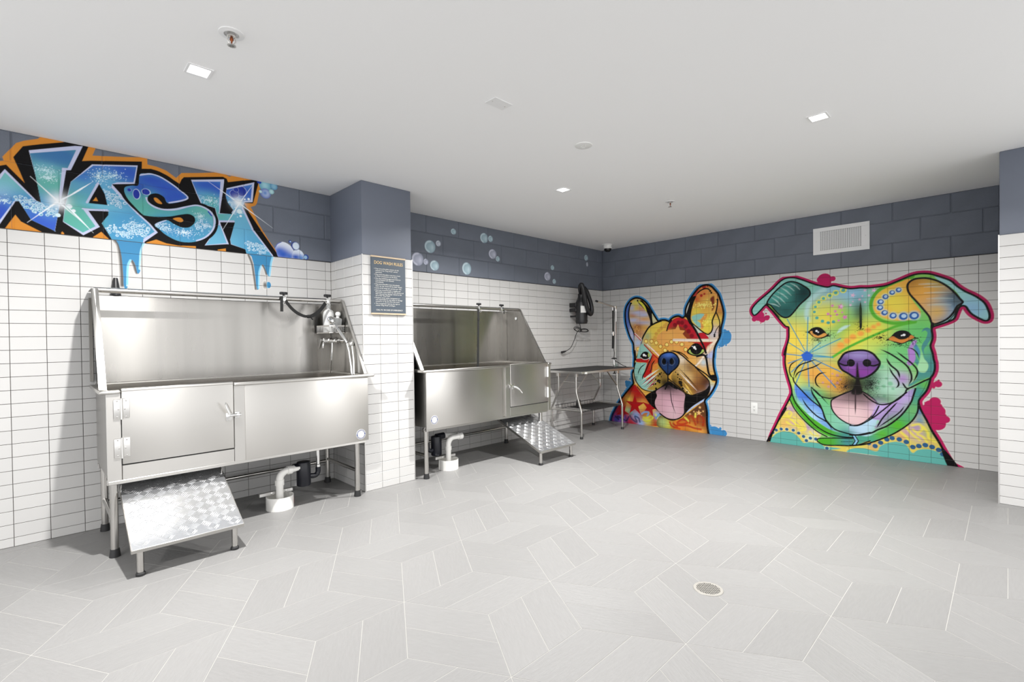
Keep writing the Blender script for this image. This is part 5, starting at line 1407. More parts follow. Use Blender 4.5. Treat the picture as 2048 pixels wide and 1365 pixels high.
('stroke', ([(3.583, 1.225), (3.602, 1.247), (3.625, 1.246), (3.641, 1.217), (3.63, 1.159), (3.608, 1.115), (3.591, 1.064), (3.599, 1.005)], 0.034, '4c928f'), {'clip': 'dog', 'tp': 0.25}),
('stroke', ([(3.529, 1.13), (3.537, 1.093), (3.557, 1.042), (3.568, 0.983)], 0.03, '4f8fb0'), {'clip': 'dog', 'fe': 0.006, 'tp': 0.3}),
('fill', ([(3.488, 1.063), (3.517, 1.078), (3.531, 1.034), (3.534, 0.963), (3.494, 0.962), (3.482, 1.018)], 'b384cf'), {'clip': 'dog', 'fe': 0.006}),
('stroke', ([(3.534, 1.137), (3.511, 1.093), (3.494, 1.056)], 0.03, 'b78fd2'), {'clip': 'dog', 'fe': 0.008}),
('fill', ([(3.487, 1.053), (3.521, 1.061), (3.535, 1.001), (3.527, 0.94), (3.5, 0.905), (3.473, 0.93), (3.494, 0.983)], 'b384cf'), {'clip': 'dog', 'fe': 0.006}),
('specks', ((2.817, 1.207), (0.1, 0.05), 120, 0.0032, '0c0b0c'), {'clip': 'dog'}),
('specks', ((2.733, 1.159), (0.1, 0.06), 110, 0.0032, '0c0b0c'), {'clip': 'dog'}),
('fill', ([(2.612, 1.242), (2.647, 1.249), (2.678, 1.28), (2.721, 1.294), (2.764, 1.285), (2.8, 1.249), (2.823, 1.211), (2.847, 1.196), (2.811, 1.187), (2.769, 1.17), (2.727, 1.173), (2.684, 1.195), (2.653, 1.227)], '0c0b0c'), {'clip': 'dog', 'part': 'eye'}),
('fill', ([(2.662, 1.241), (2.69, 1.251), (2.733, 1.201), (2.793, 1.228), (2.817, 1.211), (2.781, 1.187), (2.733, 1.18), (2.696, 1.195)], 'd99a4c'), {'clip': 'dog', 'part': 'eye'}),
('dot', ((2.736, 1.247), (0.05, 0.04), '0c0b0c'), {'clip': 'dog', 'part': 'eye'}),
('dot', ((2.724, 1.252), 0.0105, 'f4f4f6'), {'clip': 'dog'}),
('dot', ((2.74, 1.239), 0.007, 'e8e8ee'), {'clip': 'dog'}),
('specks', ((3.273, 1.177), (0.09, 0.05), 110, 0.0032, '0c0b0c'), {'clip': 'dog'}),
('specks', ((3.511, 1.145), (0.1, 0.04), 110, 0.0032, '0c0b0c'), {'clip': 'dog'}),
('specks', ((3.418, 1.108), (0.14, 0.03), 90, 0.003, '0c0b0c'), {'clip': 'dog'}),
('fill', ([(3.31, 1.146), (3.346, 1.176), (3.382, 1.221), (3.43, 1.244), (3.477, 1.234), (3.506, 1.204), (3.54, 1.174), (3.563, 1.163), (3.517, 1.16), (3.477, 1.13), (3.43, 1.112), (3.382, 1.127), (3.346, 1.146)], '0c0b0c'), {'clip': 'dog', 'part': 'eye'}),
('fill', ([(3.337, 1.157), (3.37, 1.187), (3.418, 1.157), (3.471, 1.164), (3.5, 1.197), (3.529, 1.174), (3.488, 1.149), (3.442, 1.123), (3.394, 1.134)], 'd4853c'), {'clip': 'dog', 'part': 'eye'}),
('dot', ((3.439, 1.202), (0.062, 0.04), '0c0b0c'), {'clip': 'dog', 'part': 'eye'}),
('dot', ((3.453, 1.199), 0.011, 'f4f4f6'), {'clip': 'dog'}),
('dot', ((3.436, 1.194), 0.007, 'e8e8ee'), {'clip': 'dog'}),
('stroke', ([(2.638, 0.979), (2.434, 1.003)], 0.01, '2f86b5'), {'clip': 'dog', 'sm': 0, 'fe': 0.003, 'tp': 0}),
('stroke', ([(2.638, 0.979), (2.45, 0.9)], 0.01, '2f86b5'), {'clip': 'dog', 'sm': 0, 'fe': 0.003, 'tp': 0}),
('stroke', ([(2.638, 0.979), (2.481, 0.804)], 0.01, '2f86b5'), {'clip': 'dog', 'sm': 0, 'fe': 0.003, 'tp': 0}),
('stroke', ([(2.638, 0.979), (2.528, 0.691)], 0.01, '2f86b5'), {'clip': 'dog', 'sm': 0, 'fe': 0.003, 'tp': 0}),
('stroke', ([(2.638, 0.979), (2.652, 0.654)], 0.01, '2f86b5'), {'clip': 'dog', 'sm': 0, 'fe': 0.003, 'tp': 0}),
('stroke', ([(2.638, 0.979), (2.895, 0.661)], 0.01, '2f86b5'), {'clip': 'dog', 'sm': 0, 'fe': 0.003, 'tp': 0}),
('stroke', ([(2.638, 0.979), (2.939, 0.826)], 0.01, '2f86b5'), {'clip': 'dog', 'sm': 0, 'fe': 0.003, 'tp': 0}),
('stroke', ([(2.638, 0.979), (2.868, 0.975)], 0.01, '2f86b5'), {'clip': 'dog', 'sm': 0, 'fe': 0.003, 'tp': 0}),
('stroke', ([(2.633, 1.004), (2.442, 1.388)], 0.009, '2a93b0'), {'clip': 'dog', 'sm': 0, 'fe': 0.003}),
('stroke', ([(2.633, 1.004), (2.644, 1.401)], 0.009, '2a93b0'), {'clip': 'dog', 'sm': 0, 'fe': 0.003}),
('stroke', ([(2.633, 1.004), (2.757, 1.124)], 0.009, '2a93b0'), {'clip': 'dog', 'sm': 0, 'fe': 0.003}),
('stroke', ([(2.633, 1.004), (2.94, 1.168)], 0.009, '2a93b0'), {'clip': 'dog', 'sm': 0, 'fe': 0.003}),
('stroke', ([(2.633, 1.004), (2.87, 0.973)], 0.009, '2a93b0'), {'clip': 'dog', 'sm': 0, 'fe': 0.003}),
('stroke', ([(2.633, 1.004), (2.441, 1.14)], 0.009, '2a93b0'), {'clip': 'dog', 'sm': 0, 'fe': 0.003}),
('dot', ((2.634, 0.979), 0.048, '2f62c4'), {'clip': 'dog', 'fe': 0.012}),
('star', ((2.634, 0.979), 0.062, '2f62c4'), {'clip': 'dog', 'inner': 0.7}),
('dot', ((2.91, 0.787), 0.014, 'b886a5'), {'clip': 'dog', 'fe': 0.008, 'al': 0.7}),
('dot', ((2.91, 0.708), 0.013, 'b886a5'), {'clip': 'dog', 'fe': 0.008, 'al': 0.7}),
('dot', ((2.867, 0.802), 0.009, 'b886a5'), {'clip': 'dog', 'fe': 0.008, 'al': 0.7}),
('dot', ((2.853, 0.726), 0.011, 'b886a5'), {'clip': 'dog', 'fe': 0.008, 'al': 0.7}),
('dot', ((2.938, 0.747), 0.009, 'b886a5'), {'clip': 'dog', 'fe': 0.008, 'al': 0.7}),
('dot', ((2.831, 0.665), 0.012, 'b886a5'), {'clip': 'dog', 'fe': 0.008, 'al': 0.7}),
('dot', ((2.78, 0.705), 0.01, 'b886a5'), {'clip': 'dog', 'fe': 0.008, 'al': 0.7}),
('dot', ((2.946, 0.814), 0.008, 'b886a5'), {'clip': 'dog', 'fe': 0.008, 'al': 0.7}),
('blob', ((3.028, 0.694), (0.1, 0.12), '2a2117', 0.85), {'clip': 'dog'}),
('specks', ((2.98, 0.674), (0.09, 0.1), 220, 0.0028, '0c0b0c'), {'clip': 'dog'}),
('blob', ((2.866, 0.566), (0.16, 0.03), '6a4a1c', 0.6), {'clip': 'dog'}),
('dot', ((3.347, 0.726), 0.02, '74b98d'), {'clip': 'dog', 'fe': 0.01, 'al': 0.8}),
('dot', ((3.243, 0.679), 0.018, '74b98d'), {'clip': 'dog', 'fe': 0.01, 'al': 0.8}),
('dot', ((3.297, 0.696), 0.015, '74b98d'), {'clip': 'dog', 'fe': 0.01, 'al': 0.8}),
('dot', ((3.257, 0.739), 0.013, '74b98d'), {'clip': 'dog', 'fe': 0.01, 'al': 0.8}),
('dot', ((3.28, 0.889), 0.018, '74b98d'), {'clip': 'dog', 'fe': 0.01, 'al': 0.8}),
('dot', ((3.3, 0.602), 0.013, '74b98d'), {'clip': 'dog', 'fe': 0.01, 'al': 0.8}),
('dot', ((3.368, 0.678), 0.012, '74b98d'), {'clip': 'dog', 'fe': 0.01, 'al': 0.8}),
('dot', ((3.319, 0.774), 0.011, '74b98d'), {'clip': 'dog', 'fe': 0.01, 'al': 0.8}),
('blob', ((3.165, 0.72), (0.09, 0.14), '18221e', 0.85), {'clip': 'dog'}),
('blob', ((3.246, 0.571), (0.16, 0.05), '20362c', 0.7), {'clip': 'dog'}),
('specks', ((3.195, 0.713), (0.09, 0.16), 260, 0.0034, '0c0b0c'), {'clip': 'dog'}),
('blob', ((3.21, 0.805), (0.06, 0.05), '3a5a48', 0.6), {'clip': 'dog'}),
('fill', ([(2.52, 0.69), (2.567, 0.614), (2.644, 0.541), (2.719, 0.478), (2.771, 0.422), (2.793, 0.339), (2.829, 0.284), (2.88, 0.239), (2.936, 0.212), (2.865, 0.207), (2.793, 0.245), (2.704, 0.312), (2.613, 0.407), (2.551, 0.507), (2.512, 0.61)], '5f8ee0'), {'clip': 'dog', 'fe': 0.006}),
('blob', ((2.613, 0.547), 0.09, '3f6fd6', 0.9), {'clip': 'dog'}),
('blob', ((2.673, 0.326), 0.1, 'a9d2ec', 1), {'clip': 'dog'}),
('blob', ((2.566, 0.438), 0.06, '9cd6c0', 0.8), {'clip': 'dog'}),
('fill', ([(2.822, 0.291), (2.879, 0.23), (2.964, 0.199), (3.061, 0.195), (3.162, 0.217), (3.234, 0.258), (3.208, 0.351), (3.075, 0.283), (3.006, 0.287), (2.908, 0.343), (2.859, 0.439), (2.794, 0.51), (2.675, 0.656), (2.719, 0.512), (2.778, 0.397)], '6fbf86'), {'clip': 'dog'}),
('blob', ((3.108, 0.25), 0.2, 'b3d6f2', 1), {'clip': 'dog'}),
('blob', ((2.936, 0.254), 0.1, '80c7a4', 0.8), {'clip': 'dog'}),
('fill', ([(2.855, 0.515), (2.888, 0.551), (2.959, 0.598), (3.035, 0.637), (3.076, 0.648), (3.136, 0.627), (3.196, 0.583), (3.241, 0.531), (3.234, 0.466), (3.202, 0.399), (3.142, 0.328), (3.075, 0.287), (3.02, 0.289), (2.951, 0.323), (2.894, 0.375), (2.859, 0.439)], 'dcb3bb'), {'clip': 'dog', 'save': 'tg', 'part': 'tongue'}),
('blob', ((3.062, 0.597), (0.22, 0.11), '2d2024', 0.95), {'clip': 'tg'}),
('blob', ((3.041, 0.382), 0.14, 'e9c9cb', 0.9), {'clip': 'tg'}),
('blob', ((3.062, 0.532), (0.25, 0.04), '5a464c', 0.5), {'clip': 'tg'}),
('stroke', ([(2.855, 0.515), (2.888, 0.551), (2.959, 0.598), (3.035, 0.637), (3.076, 0.648), (3.136, 0.627), (3.196, 0.583), (3.241, 0.531), (3.234, 0.466), (3.202, 0.399), (3.142, 0.328), (3.075, 0.287), (3.02, 0.289), (2.951, 0.323), (2.894, 0.375), (2.859, 0.439)], 0.013, '0c0b0c'), {'closed': 1, 'clip': 'dog'}),
('fill', ([(3.018, 0.28), (3.095, 0.29), (3.171, 0.354), (3.216, 0.377), (3.246, 0.435), (3.23, 0.287), (3.193, 0.228), (3.11, 0.194), (3.018, 0.182)], 'b9d8f0'), {'clip': 'dog'}),
('fill', ([(3.246, 0.507), (3.389, 0.555), (3.472, 0.65), (3.527, 0.688), (3.52, 0.618), (3.486, 0.528), (3.431, 0.435), (3.332, 0.336), (3.245, 0.271), (3.223, 0.287), (3.26, 0.354), (3.201, 0.375)], 'b492d4'), {'clip': 'dog', 'fe': 0.004}),
('blob', ((3.268, 0.473), 0.07, 'c9b3e6', 0.8), {'clip': 'dog'}),
('blob', ((3.346, 0.4), 0.07, 'a274c6', 0.8), {'clip': 'dog'}),
('blob', ((3.472, 0.58), 0.07, 'c3a9e2', 0.8), {'clip': 'dog'}),
('fill', ([(2.468, 0.536), (2.503, 0.432), (2.566, 0.341), (2.658, 0.238), (2.763, 0.173), (2.865, 0.136), (2.971, 0.138), (3.04, 0.151), (3.04, 0.184), (2.936, 0.191), (2.836, 0.217), (2.733, 0.281), (2.628, 0.365), (2.535, 0.471), (2.488, 0.564)], '4fa82c'), {'clip': 'dog', 'part': 'collar'}),
('blob', ((2.992, 0.17), 0.08, '3f8a82', 0.9), {'clip': 'dog'}),
('fill', ([(2.733, 0.092), (2.762, 0.117), (2.936, 0.133), (3.04, 0.143), (3.047, 0.086), (2.936, 0.066), (2.792, 0.049), (2.74, 0.063)], '4fa82c'), {'clip': 'dog', 'part': 'collar'}),
('blob', ((2.999, 0.108), 0.09, '4a8f92', 1), {'clip': 'dog'}),
('fill', ([(3.08, 0.176), (3.171, 0.188), (3.26, 0.246), (3.346, 0.319), (3.431, 0.418), (3.499, 0.53), (3.533, 0.654), (3.554, 0.725), (3.633, 0.781), (3.626, 0.729), (3.593, 0.641), (3.557, 0.587), (3.56, 0.518), (3.54, 0.446), (3.485, 0.362), (3.388, 0.262), (3.259, 0.173), (3.156, 0.113), (3.064, 0.081)], '4d9e86'), {'clip': 'dog', 'part': 'collar'}),
('blob', ((3.403, 0.326), 0.1, '55b32e', 1), {'clip': 'dog'}),
('blob', ((3.281, 0.221), 0.08, '5cb52c', 0.9), {'clip': 'dog'}),
('blob', ((3.606, 0.719), 0.06, '6abf3e', 0.9), {'clip': 'dog'}),
('blob', ((3.567, 0.657), 0.06, '3f8f92', 0.7), {'clip': 'dog'}),
('blob', ((3.52, 0.479), 0.08, '74b868', 0.8), {'clip': 'dog'}),
('fill', ([(3.56, 0.509), (3.586, 0.46), (3.619, 0.377), (3.526, 0.358), (3.54, 0.429)], '3f78b8'), {'clip': 'dog', 'fe': 0.01}),
('fill', ([(3.037, 0.176), (3.061, 0.175), (3.084, 0.129), (3.064, 0.089), (3.04, 0.085), (3.054, 0.124)], '86bfe0'), {'clip': 'dog', 'part': 'buckle'}),
('stroke', ([(3.037, 0.176), (3.061, 0.125), (3.037, 0.081)], 0.009, '0c0b0c'), {'sm': 0, 'clip': 'dog'}),
('stroke', ([(3.064, 0.175), (3.089, 0.129), (3.067, 0.085)], 0.009, '0c0b0c'), {'sm': 0, 'clip': 'dog'}),
('dot', ((2.944, 0.102), 0.0042, '0c0b0c'), {'clip': 'dog'}),
('dot', ((2.958, 0.104), 0.0042, '0c0b0c'), {'clip': 'dog'}),
('dot', ((2.971, 0.106), 0.0042, '0c0b0c'), {'clip': 'dog'}),
('dot', ((2.984, 0.108), 0.0042, '0c0b0c'), {'clip': 'dog'}),
('dot', ((2.997, 0.11), 0.0042, '0c0b0c'), {'clip': 'dog'}),
('dot', ((3.011, 0.112), 0.0042, '0c0b0c'), {'clip': 'dog'}),
('dot', ((3.024, 0.114), 0.0042, '0c0b0c'), {'clip': 'dog'}),
('dot', ((3.037, 0.115), 0.0042, '0c0b0c'), {'clip': 'dog'}),
('fill', ([(2.447, 0.481), (2.503, 0.406), (2.581, 0.299), (2.673, 0.205), (2.763, 0.156), (2.733, 0.092), (2.762, 0.045), (2.936, 0.062), (3.074, 0.09), (3.184, 0.139), (3.184, 0.006), (2.717, -0.005), (2.254, -0.007), (2.28, 0.093), (2.34, 0.236), (2.398, 0.369)], 'dcc95e'), {'clip': 'dog', 'part': 'chest', 'save': 'ch'}),
('blob', ((2.471, 0.394), 0.05, 'b08ac2', 0.85), {'clip': 'ch'}),
('blob', ((2.51, 0.247), 0.06, 'b48cc0', 0.85), {'clip': 'ch'}),
('blob', ((2.642, 0.219), 0.05, 'ab86c4', 0.85), {'clip': 'ch'}),
('blob', ((2.43, 0.247), 0.05, 'd9b070', 0.85), {'clip': 'ch'}),
('blob', ((2.565, 0.236), 0.05, 'cfae72', 0.85), {'clip': 'ch'}),
('blob', ((2.405, 0.208), 0.05, 'e6b866', 0.85), {'clip': 'ch'}),
('blob', ((2.718, 0.159), 0.05, 'c9b7d2', 0.85), {'clip': 'ch'}),
('blob', ((2.688, 0.111), 0.06, 'cfe0bd', 0.85), {'clip': 'ch'}),
('stroke', ([(2.43, 0.345), (2.455, 0.374), (2.479, 0.35), (2.463, 0.313), (2.434, 0.328)], 0.018, 'ecdf4e'), {'clip': 'ch', 'fe': 0.012, 'al': 0.85}),
('stroke', ([(2.478, 0.279), (2.542, 0.224), (2.596, 0.195), (2.55, 0.26), (2.486, 0.28)], 0.018, 'ecdf4e'), {'clip': 'ch', 'fe': 0.012, 'al': 0.85}),
('stroke', ([(2.389, 0.296), (2.446, 0.302), (2.502, 0.255), (2.549, 0.198)], 0.018, 'ecdf4e'), {'clip': 'ch', 'fe': 0.012, 'al': 0.85}),
('stroke', ([(2.657, 0.168), (2.688, 0.137), (2.733, 0.135), (2.703, 0.174)], 0.018, 'ecdf4e'), {'clip': 'ch', 'fe': 0.012, 'al': 0.85}),
('stroke', ([(2.502, 0.308), (2.581, 0.264), (2.619, 0.19), (2.565, 0.174)], 0.018, 'ecdf4e'), {'clip': 'ch', 'fe': 0.012, 'al': 0.85}),
('stroke', ([(2.43, 0.247), (2.486, 0.217), (2.526, 0.213)], 0.018, 'ecdf4e'), {'clip': 'ch', 'fe': 0.012, 'al': 0.85}),
('fill', ([(2.271, -0.005), (2.297, 0.076), (2.356, 0.125), (2.429, 0.144), (2.502, 0.131), (2.557, 0.085), (2.595, 0.042), (2.672, 0.04), (2.732, 0.044), (2.792, 0.032), (2.936, 0.028), (2.717, -0.014)], '5fada3'), {'clip': 'ch', 'fe': 0.004}),
('fill', ([(3.033, 0.018), (3.074, 0.07), (3.141, 0.1), (3.207, 0.118), (3.207, 0.009)], '63b1a8'), {'clip': 'ch', 'fe': 0.004}),
('fill', ([(2.611, 0.044), (2.747, 0.055), (2.792, 0.023), (2.843, 0.014), (2.835, -0.021), (2.641, -0.017)], '5fada3'), {'clip': 'ch'}),
('dot', ((2.289, 0.112), 0.0235, 'd3dcc0'), {'clip': 'ch', 'fe': 0.006, 'al': 0.6}),
('dot', ((2.289, 0.112), 0.0165, '2f5c86'), {'clip': 'ch'}),
('dot', ((2.324, 0.144), 0.0235, 'd3dcc0'), {'clip': 'ch', 'fe': 0.006, 'al': 0.6}),
('dot', ((2.324, 0.144), 0.0165, '2f5c86'), {'clip': 'ch'}),
('dot', ((2.375, 0.162), 0.0235, 'd3dcc0'), {'clip': 'ch', 'fe': 0.006, 'al': 0.6}),
('dot', ((2.375, 0.162), 0.0165, '2f5c86'), {'clip': 'ch'}),
('dot', ((2.432, 0.166), 0.0235, 'd3dcc0'), {'clip': 'ch', 'fe': 0.006, 'al': 0.6}),
('dot', ((2.432, 0.166), 0.0165, '2f5c86'), {'clip': 'ch'}),
('dot', ((2.496, 0.164), 0.0235, 'd3dcc0'), {'clip': 'ch', 'fe': 0.006, 'al': 0.6}),
('dot', ((2.496, 0.164), 0.0165, '2f5c86'), {'clip': 'ch'}),
('dot', ((2.549, 0.139), 0.0235, 'd3dcc0'), {'clip': 'ch', 'fe': 0.006, 'al': 0.6}),
('dot', ((2.549, 0.139), 0.0165, '2f5c86'), {'clip': 'ch'}),
('dot', ((2.596, 0.109), 0.0235, 'd3dcc0'), {'clip': 'ch', 'fe': 0.006, 'al': 0.6}),
('dot', ((2.596, 0.109), 0.0165, '2f5c86'), {'clip': 'ch'}),
('dot', ((2.661, 0.099), 0.0235, 'd3dcc0'), {'clip': 'ch', 'fe': 0.006, 'al': 0.6}),
('dot', ((2.661, 0.099), 0.0165, '2f5c86'), {'clip': 'ch'}),
('dot', ((2.623, 0.068), 0.0235, 'd3dcc0'), {'clip': 'ch', 'fe': 0.006, 'al': 0.6}),
('dot', ((2.623, 0.068), 0.0165, '2f5c86'), {'clip': 'ch'}),
('dot', ((2.712, 0.096), 0.0235, 'd3dcc0'), {'clip': 'ch', 'fe': 0.006, 'al': 0.6}),
('dot', ((2.712, 0.096), 0.0165, '2f5c86'), {'clip': 'ch'}),
('dot', ((2.814, 0.014), 0.0235, 'd3dcc0'), {'clip': 'ch', 'fe': 0.006, 'al': 0.6}),
('dot', ((2.814, 0.014), 0.0165, '2f5c86'), {'clip': 'ch'}),
('dot', ((3.009, 0.023), 0.0235, 'd3dcc0'), {'clip': 'ch', 'fe': 0.006, 'al': 0.6}),
('dot', ((3.009, 0.023), 0.0165, '2f5c86'), {'clip': 'ch'}),
('fill', ([(3.566, 0.501), (3.619, 0.377), (3.658, 0.288), (3.709, 0.185), (3.759, 0.083), (3.808, -0.013), (3.388, -0.015), (3.017, -0.016), (3.017, 0.064), (3.156, 0.108), (3.267, 0.17), (3.388, 0.258), (3.485, 0.353), (3.526, 0.41)], 'dccb5e'), {'clip': 'dog', 'part': 'chest', 'save': 'ch2'}),
('blob', ((3.566, 0.475), 0.06, '3f79b8', 0.85), {'clip': 'ch2'}),
('blob', ((3.566, 0.389), 0.05, '5c94b0', 0.85), {'clip': 'ch2'}),
('blob', ((3.539, 0.325), 0.05, 'a88abc', 0.85), {'clip': 'ch2'}),
('blob', ((3.472, 0.264), 0.05, 'b78fc0', 0.85), {'clip': 'ch2'}),
('blob', ((3.619, 0.249), 0.05, 'c9a870', 0.85), {'clip': 'ch2'}),
('blob', ((3.566, 0.242), 0.06, 'b893bb', 0.85), {'clip': 'ch2'}),
('blob', ((3.645, 0.278), 0.05, '8fb86a', 0.85), {'clip': 'ch2'}),
('blob', ((3.43, 0.223), 0.05, 'd9a870', 0.85), {'clip': 'ch2'}),
('blob', ((3.657, 0.203), 0.05, 'd6b86a', 0.85), {'clip': 'ch2'}),
('blob', ((3.208, 0.093), 0.05, 'cfa878', 0.85), {'clip': 'ch2'}),
('stroke', ([(3.513, 0.339), (3.566, 0.354), (3.586, 0.313), (3.553, 0.275), (3.519, 0.296)], 0.02, 'ecdf4e'), {'clip': 'ch2', 'fe': 0.012, 'al': 0.9}),
('stroke', ([(3.465, 0.316), (3.512, 0.252), (3.566, 0.207)], 0.02, 'ecdf4e'), {'clip': 'ch2', 'fe': 0.012, 'al': 0.9}),
('stroke', ([(3.593, 0.331), (3.625, 0.284), (3.632, 0.233), (3.677, 0.206)], 0.02, 'ecdf4e'), {'clip': 'ch2', 'fe': 0.012, 'al': 0.9}),
('stroke', ([(3.553, 0.257), (3.592, 0.237), (3.618, 0.197)], 0.02, 'ecdf4e'), {'clip': 'ch2', 'fe': 0.012, 'al': 0.9}),
('stroke', ([(3.43, 0.259), (3.471, 0.22), (3.485, 0.178)], 0.02, 'ecdf4e'), {'clip': 'ch2', 'fe': 0.012, 'al': 0.9}),
('fill', ([(3.017, -0.02), (3.017, 0.036), (3.133, 0.063), (3.237, 0.047), (3.266, 0.102), (3.332, 0.147), (3.402, 0.166), (3.464, 0.149), (3.512, 0.077), (3.552, 0.11), (3.612, 0.128), (3.677, 0.121), (3.728, 0.086), (3.771, 0.018), (3.808, -0.013), (3.388, -0.023)], '63b1a8'), {'clip': 'ch2', 'fe': 0.004}),
('dot', ((3.173, 0.12), 0.0215, '2f5c86'), {'clip': 'ch2'}),
('dot', ((3.226, 0.098), 0.0215, '2f5c86'), {'clip': 'ch2'}),
('dot', ((3.27, 0.138), 0.0215, '2f5c86'), {'clip': 'ch2'}),
('dot', ((3.319, 0.177), 0.0215, '2f5c86'), {'clip': 'ch2'}),
('dot', ((3.36, 0.196), 0.0215, '2f5c86'), {'clip': 'ch2'}),
('dot', ((3.415, 0.191), 0.0215, '2f5c86'), {'clip': 'ch2'}),
('dot', ((3.468, 0.174), 0.0215, '2f5c86'), {'clip': 'ch2'}),
('dot', ((3.516, 0.132), 0.0215, '2f5c86'), {'clip': 'ch2'}),
('dot', ((3.56, 0.148), 0.0215, '2f5c86'), {'clip': 'ch2'}),
('dot', ((3.607, 0.164), 0.0215, '2f5c86'), {'clip': 'ch2'}),
('dot', ((3.655, 0.154), 0.0215, '2f5c86'), {'clip': 'ch2'}),
('dot', ((3.702, 0.133), 0.0215, '2f5c86'), {'clip': 'ch2'}),
('dot', ((3.731, 0.099), 0.0215, '2f5c86'), {'clip': 'ch2'}),
('fill', ([(2.919, 0.917), (2.941, 0.967), (2.976, 1.018), (3.045, 1.043), (3.139, 1.049), (3.205, 1.021), (3.243, 0.973), (3.266, 0.926), (3.243, 0.862), (3.191, 0.804), (3.131, 0.768), (3.071, 0.766), (3.003, 0.812), (2.947, 0.851)], '6d4a8c'), {'clip': 'dog', 'save': 'ns', 'part': 'nose'}),
('blob', ((3.099, 1.003), (0.14, 0.05), '9a8ac4', 0.95), {'clip': 'ns'}),
('blob', ((3.125, 0.825), (0.12, 0.05), '8a3f9c', 0.95), {'clip': 'ns'}),
('blob', ((2.961, 0.918), 0.06, '4d2f66', 0.7), {'clip': 'ns'}),
('blob', ((3.23, 0.925), 0.05, '4d2f66', 0.6), {'clip': 'ns'}),
('blob', ((3.03, 0.87), (0.05, 0.02), '9b5fb5', 0.7), {'clip': 'ns'}),
('stroke', ([(2.919, 0.917), (2.941, 0.967), (2.976, 1.018), (3.045, 1.043), (3.139, 1.049), (3.205, 1.021), (3.243, 0.973), (3.266, 0.926), (3.243, 0.862), (3.191, 0.804), (3.131, 0.768), (3.071, 0.766), (3.003, 0.812), (2.947, 0.851)], 0.019, '0c0b0c'), {'closed': 1, 'clip': 'dog'}),
('dot', ((3.028, 0.92), (0.034, 0.038), '0d0a10'), {'clip': 'dog', 'part': 'nose'}),
('dot', ((3.162, 0.923), (0.036, 0.038), '0d0a10'), {'clip': 'dog', 'part': 'nose'}),
('stroke', ([(2.922, 0.917), (2.975, 0.893), (3.031, 0.903)], 0.016, '0c0b0c'), {'clip': 'dog'}),
('stroke', ([(3.266, 0.918), (3.217, 0.896), (3.165, 0.907)], 0.016, '0c0b0c'), {'clip': 'dog'}),
('fill', ([(3.074, 0.888), (3.085, 0.921), (3.095, 0.824), (3.105, 0.726), (3.124, 0.614), (3.03, 0.607), (3.065, 0.724)], '16110f'), {'clip': 'dog', 'fe': 0.008}),
('blob', ((3.078, 0.7), (0.07, 0.07), '14100e', 0.9), {'clip': 'dog'}),
('stroke', ([(3.065, 0.659), (3.065, 0.528), (3.064, 0.396)], 0.012, '3a2a30'), {'clip': 'dog', 'tp': 0.3}),
('stroke', ([(2.497, 0.742), (2.512, 0.69), (2.583, 0.606), (2.674, 0.508), (2.764, 0.43), (2.793, 0.339), (2.822, 0.291), (2.887, 0.223), (2.992, 0.195), (3.074, 0.189), (3.185, 0.228)], 0.014, '0c0b0c'), {'clip': 'dog'}),
('stroke', ([(2.484, 0.582), (2.519, 0.469), (2.612, 0.346), (2.718, 0.236), (2.829, 0.173), (2.936, 0.154), (3.047, 0.156)], 0.013, '0c0b0c'), {'clip': 'dog'}),
('stroke', ([(2.46, 0.518), (2.511, 0.398), (2.612, 0.276), (2.718, 0.185), (2.814, 0.137)], 0.013, '0c0b0c'), {'clip': 'dog'}),
('stroke', ([(2.582, 0.527), (2.628, 0.444), (2.719, 0.348), (2.815, 0.29), (2.865, 0.212)], 0.014, '0c0b0c'), {'clip': 'dog', 'tp': 0.2}),
('stroke', ([(2.667, 0.659), (2.682, 0.587), (2.72, 0.521), (2.764, 0.439), (2.815, 0.299)], 0.018, '0c0b0c'), {'clip': 'dog', 'tp': 0.3}),
('stroke', ([(2.675, 0.647), (2.735, 0.591), (2.83, 0.474)], 0.01, '0c0b0c'), {'clip': 'dog', 'tp': 0.3}),
('stroke', ([(2.675, 0.647), (2.75, 0.566), (2.816, 0.545), (2.866, 0.549), (2.966, 0.599), (3.049, 0.646)], 0.012, '0c0b0c'), {'clip': 'dog'}),
('stroke', ([(2.545, 0.934), (2.482, 0.892), (2.461, 0.829), (2.473, 0.768), (2.497, 0.738)], 0.012, '0c0b0c'), {'clip': 'dog', 'tp': 0.2}),
('stroke', ([(2.729, 0.955), (2.646, 0.919), (2.568, 0.886), (2.521, 0.823), (2.501, 0.742)], 0.013, '0c0b0c'), {'clip': 'dog', 'tp': 0.2}),
('stroke', ([(2.781, 0.926), (2.706, 0.873), (2.615, 0.835), (2.544, 0.797), (2.509, 0.725)], 0.013, '0c0b0c'), {'clip': 'dog', 'tp': 0.2}),
('stroke', ([(2.813, 0.813), (2.751, 0.797), (2.713, 0.744), (2.72, 0.684), (2.761, 0.644)], 0.014, '0c0b0c'), {'clip': 'dog', 'tp': 0.2}),
('stroke', ([(2.725, 0.082), (2.762, 0.113), (3.04, 0.15)], 0.011, '0c0b0c'), {'clip': 'dog'}),
('stroke', ([(2.727, 0.074), (2.792, 0.045), (2.936, 0.062), (3.067, 0.081), (3.184, 0.143)], 0.013, '0c0b0c'), {'clip': 'dog'}),
('stroke', ([(3.269, 1.06), (3.334, 1.025), (3.404, 0.972), (3.473, 0.904), (3.503, 0.835), (3.507, 0.774), (3.486, 0.721)], 0.015, '0c0b0c'), {'clip': 'dog', 'tp': 0.15}),
('stroke', ([(3.397, 1.039), (3.446, 0.991), (3.5, 0.939), (3.544, 0.88), (3.55, 0.828), (3.52, 0.749)], 0.014, '0c0b0c'), {'clip': 'dog', 'tp': 0.15}),
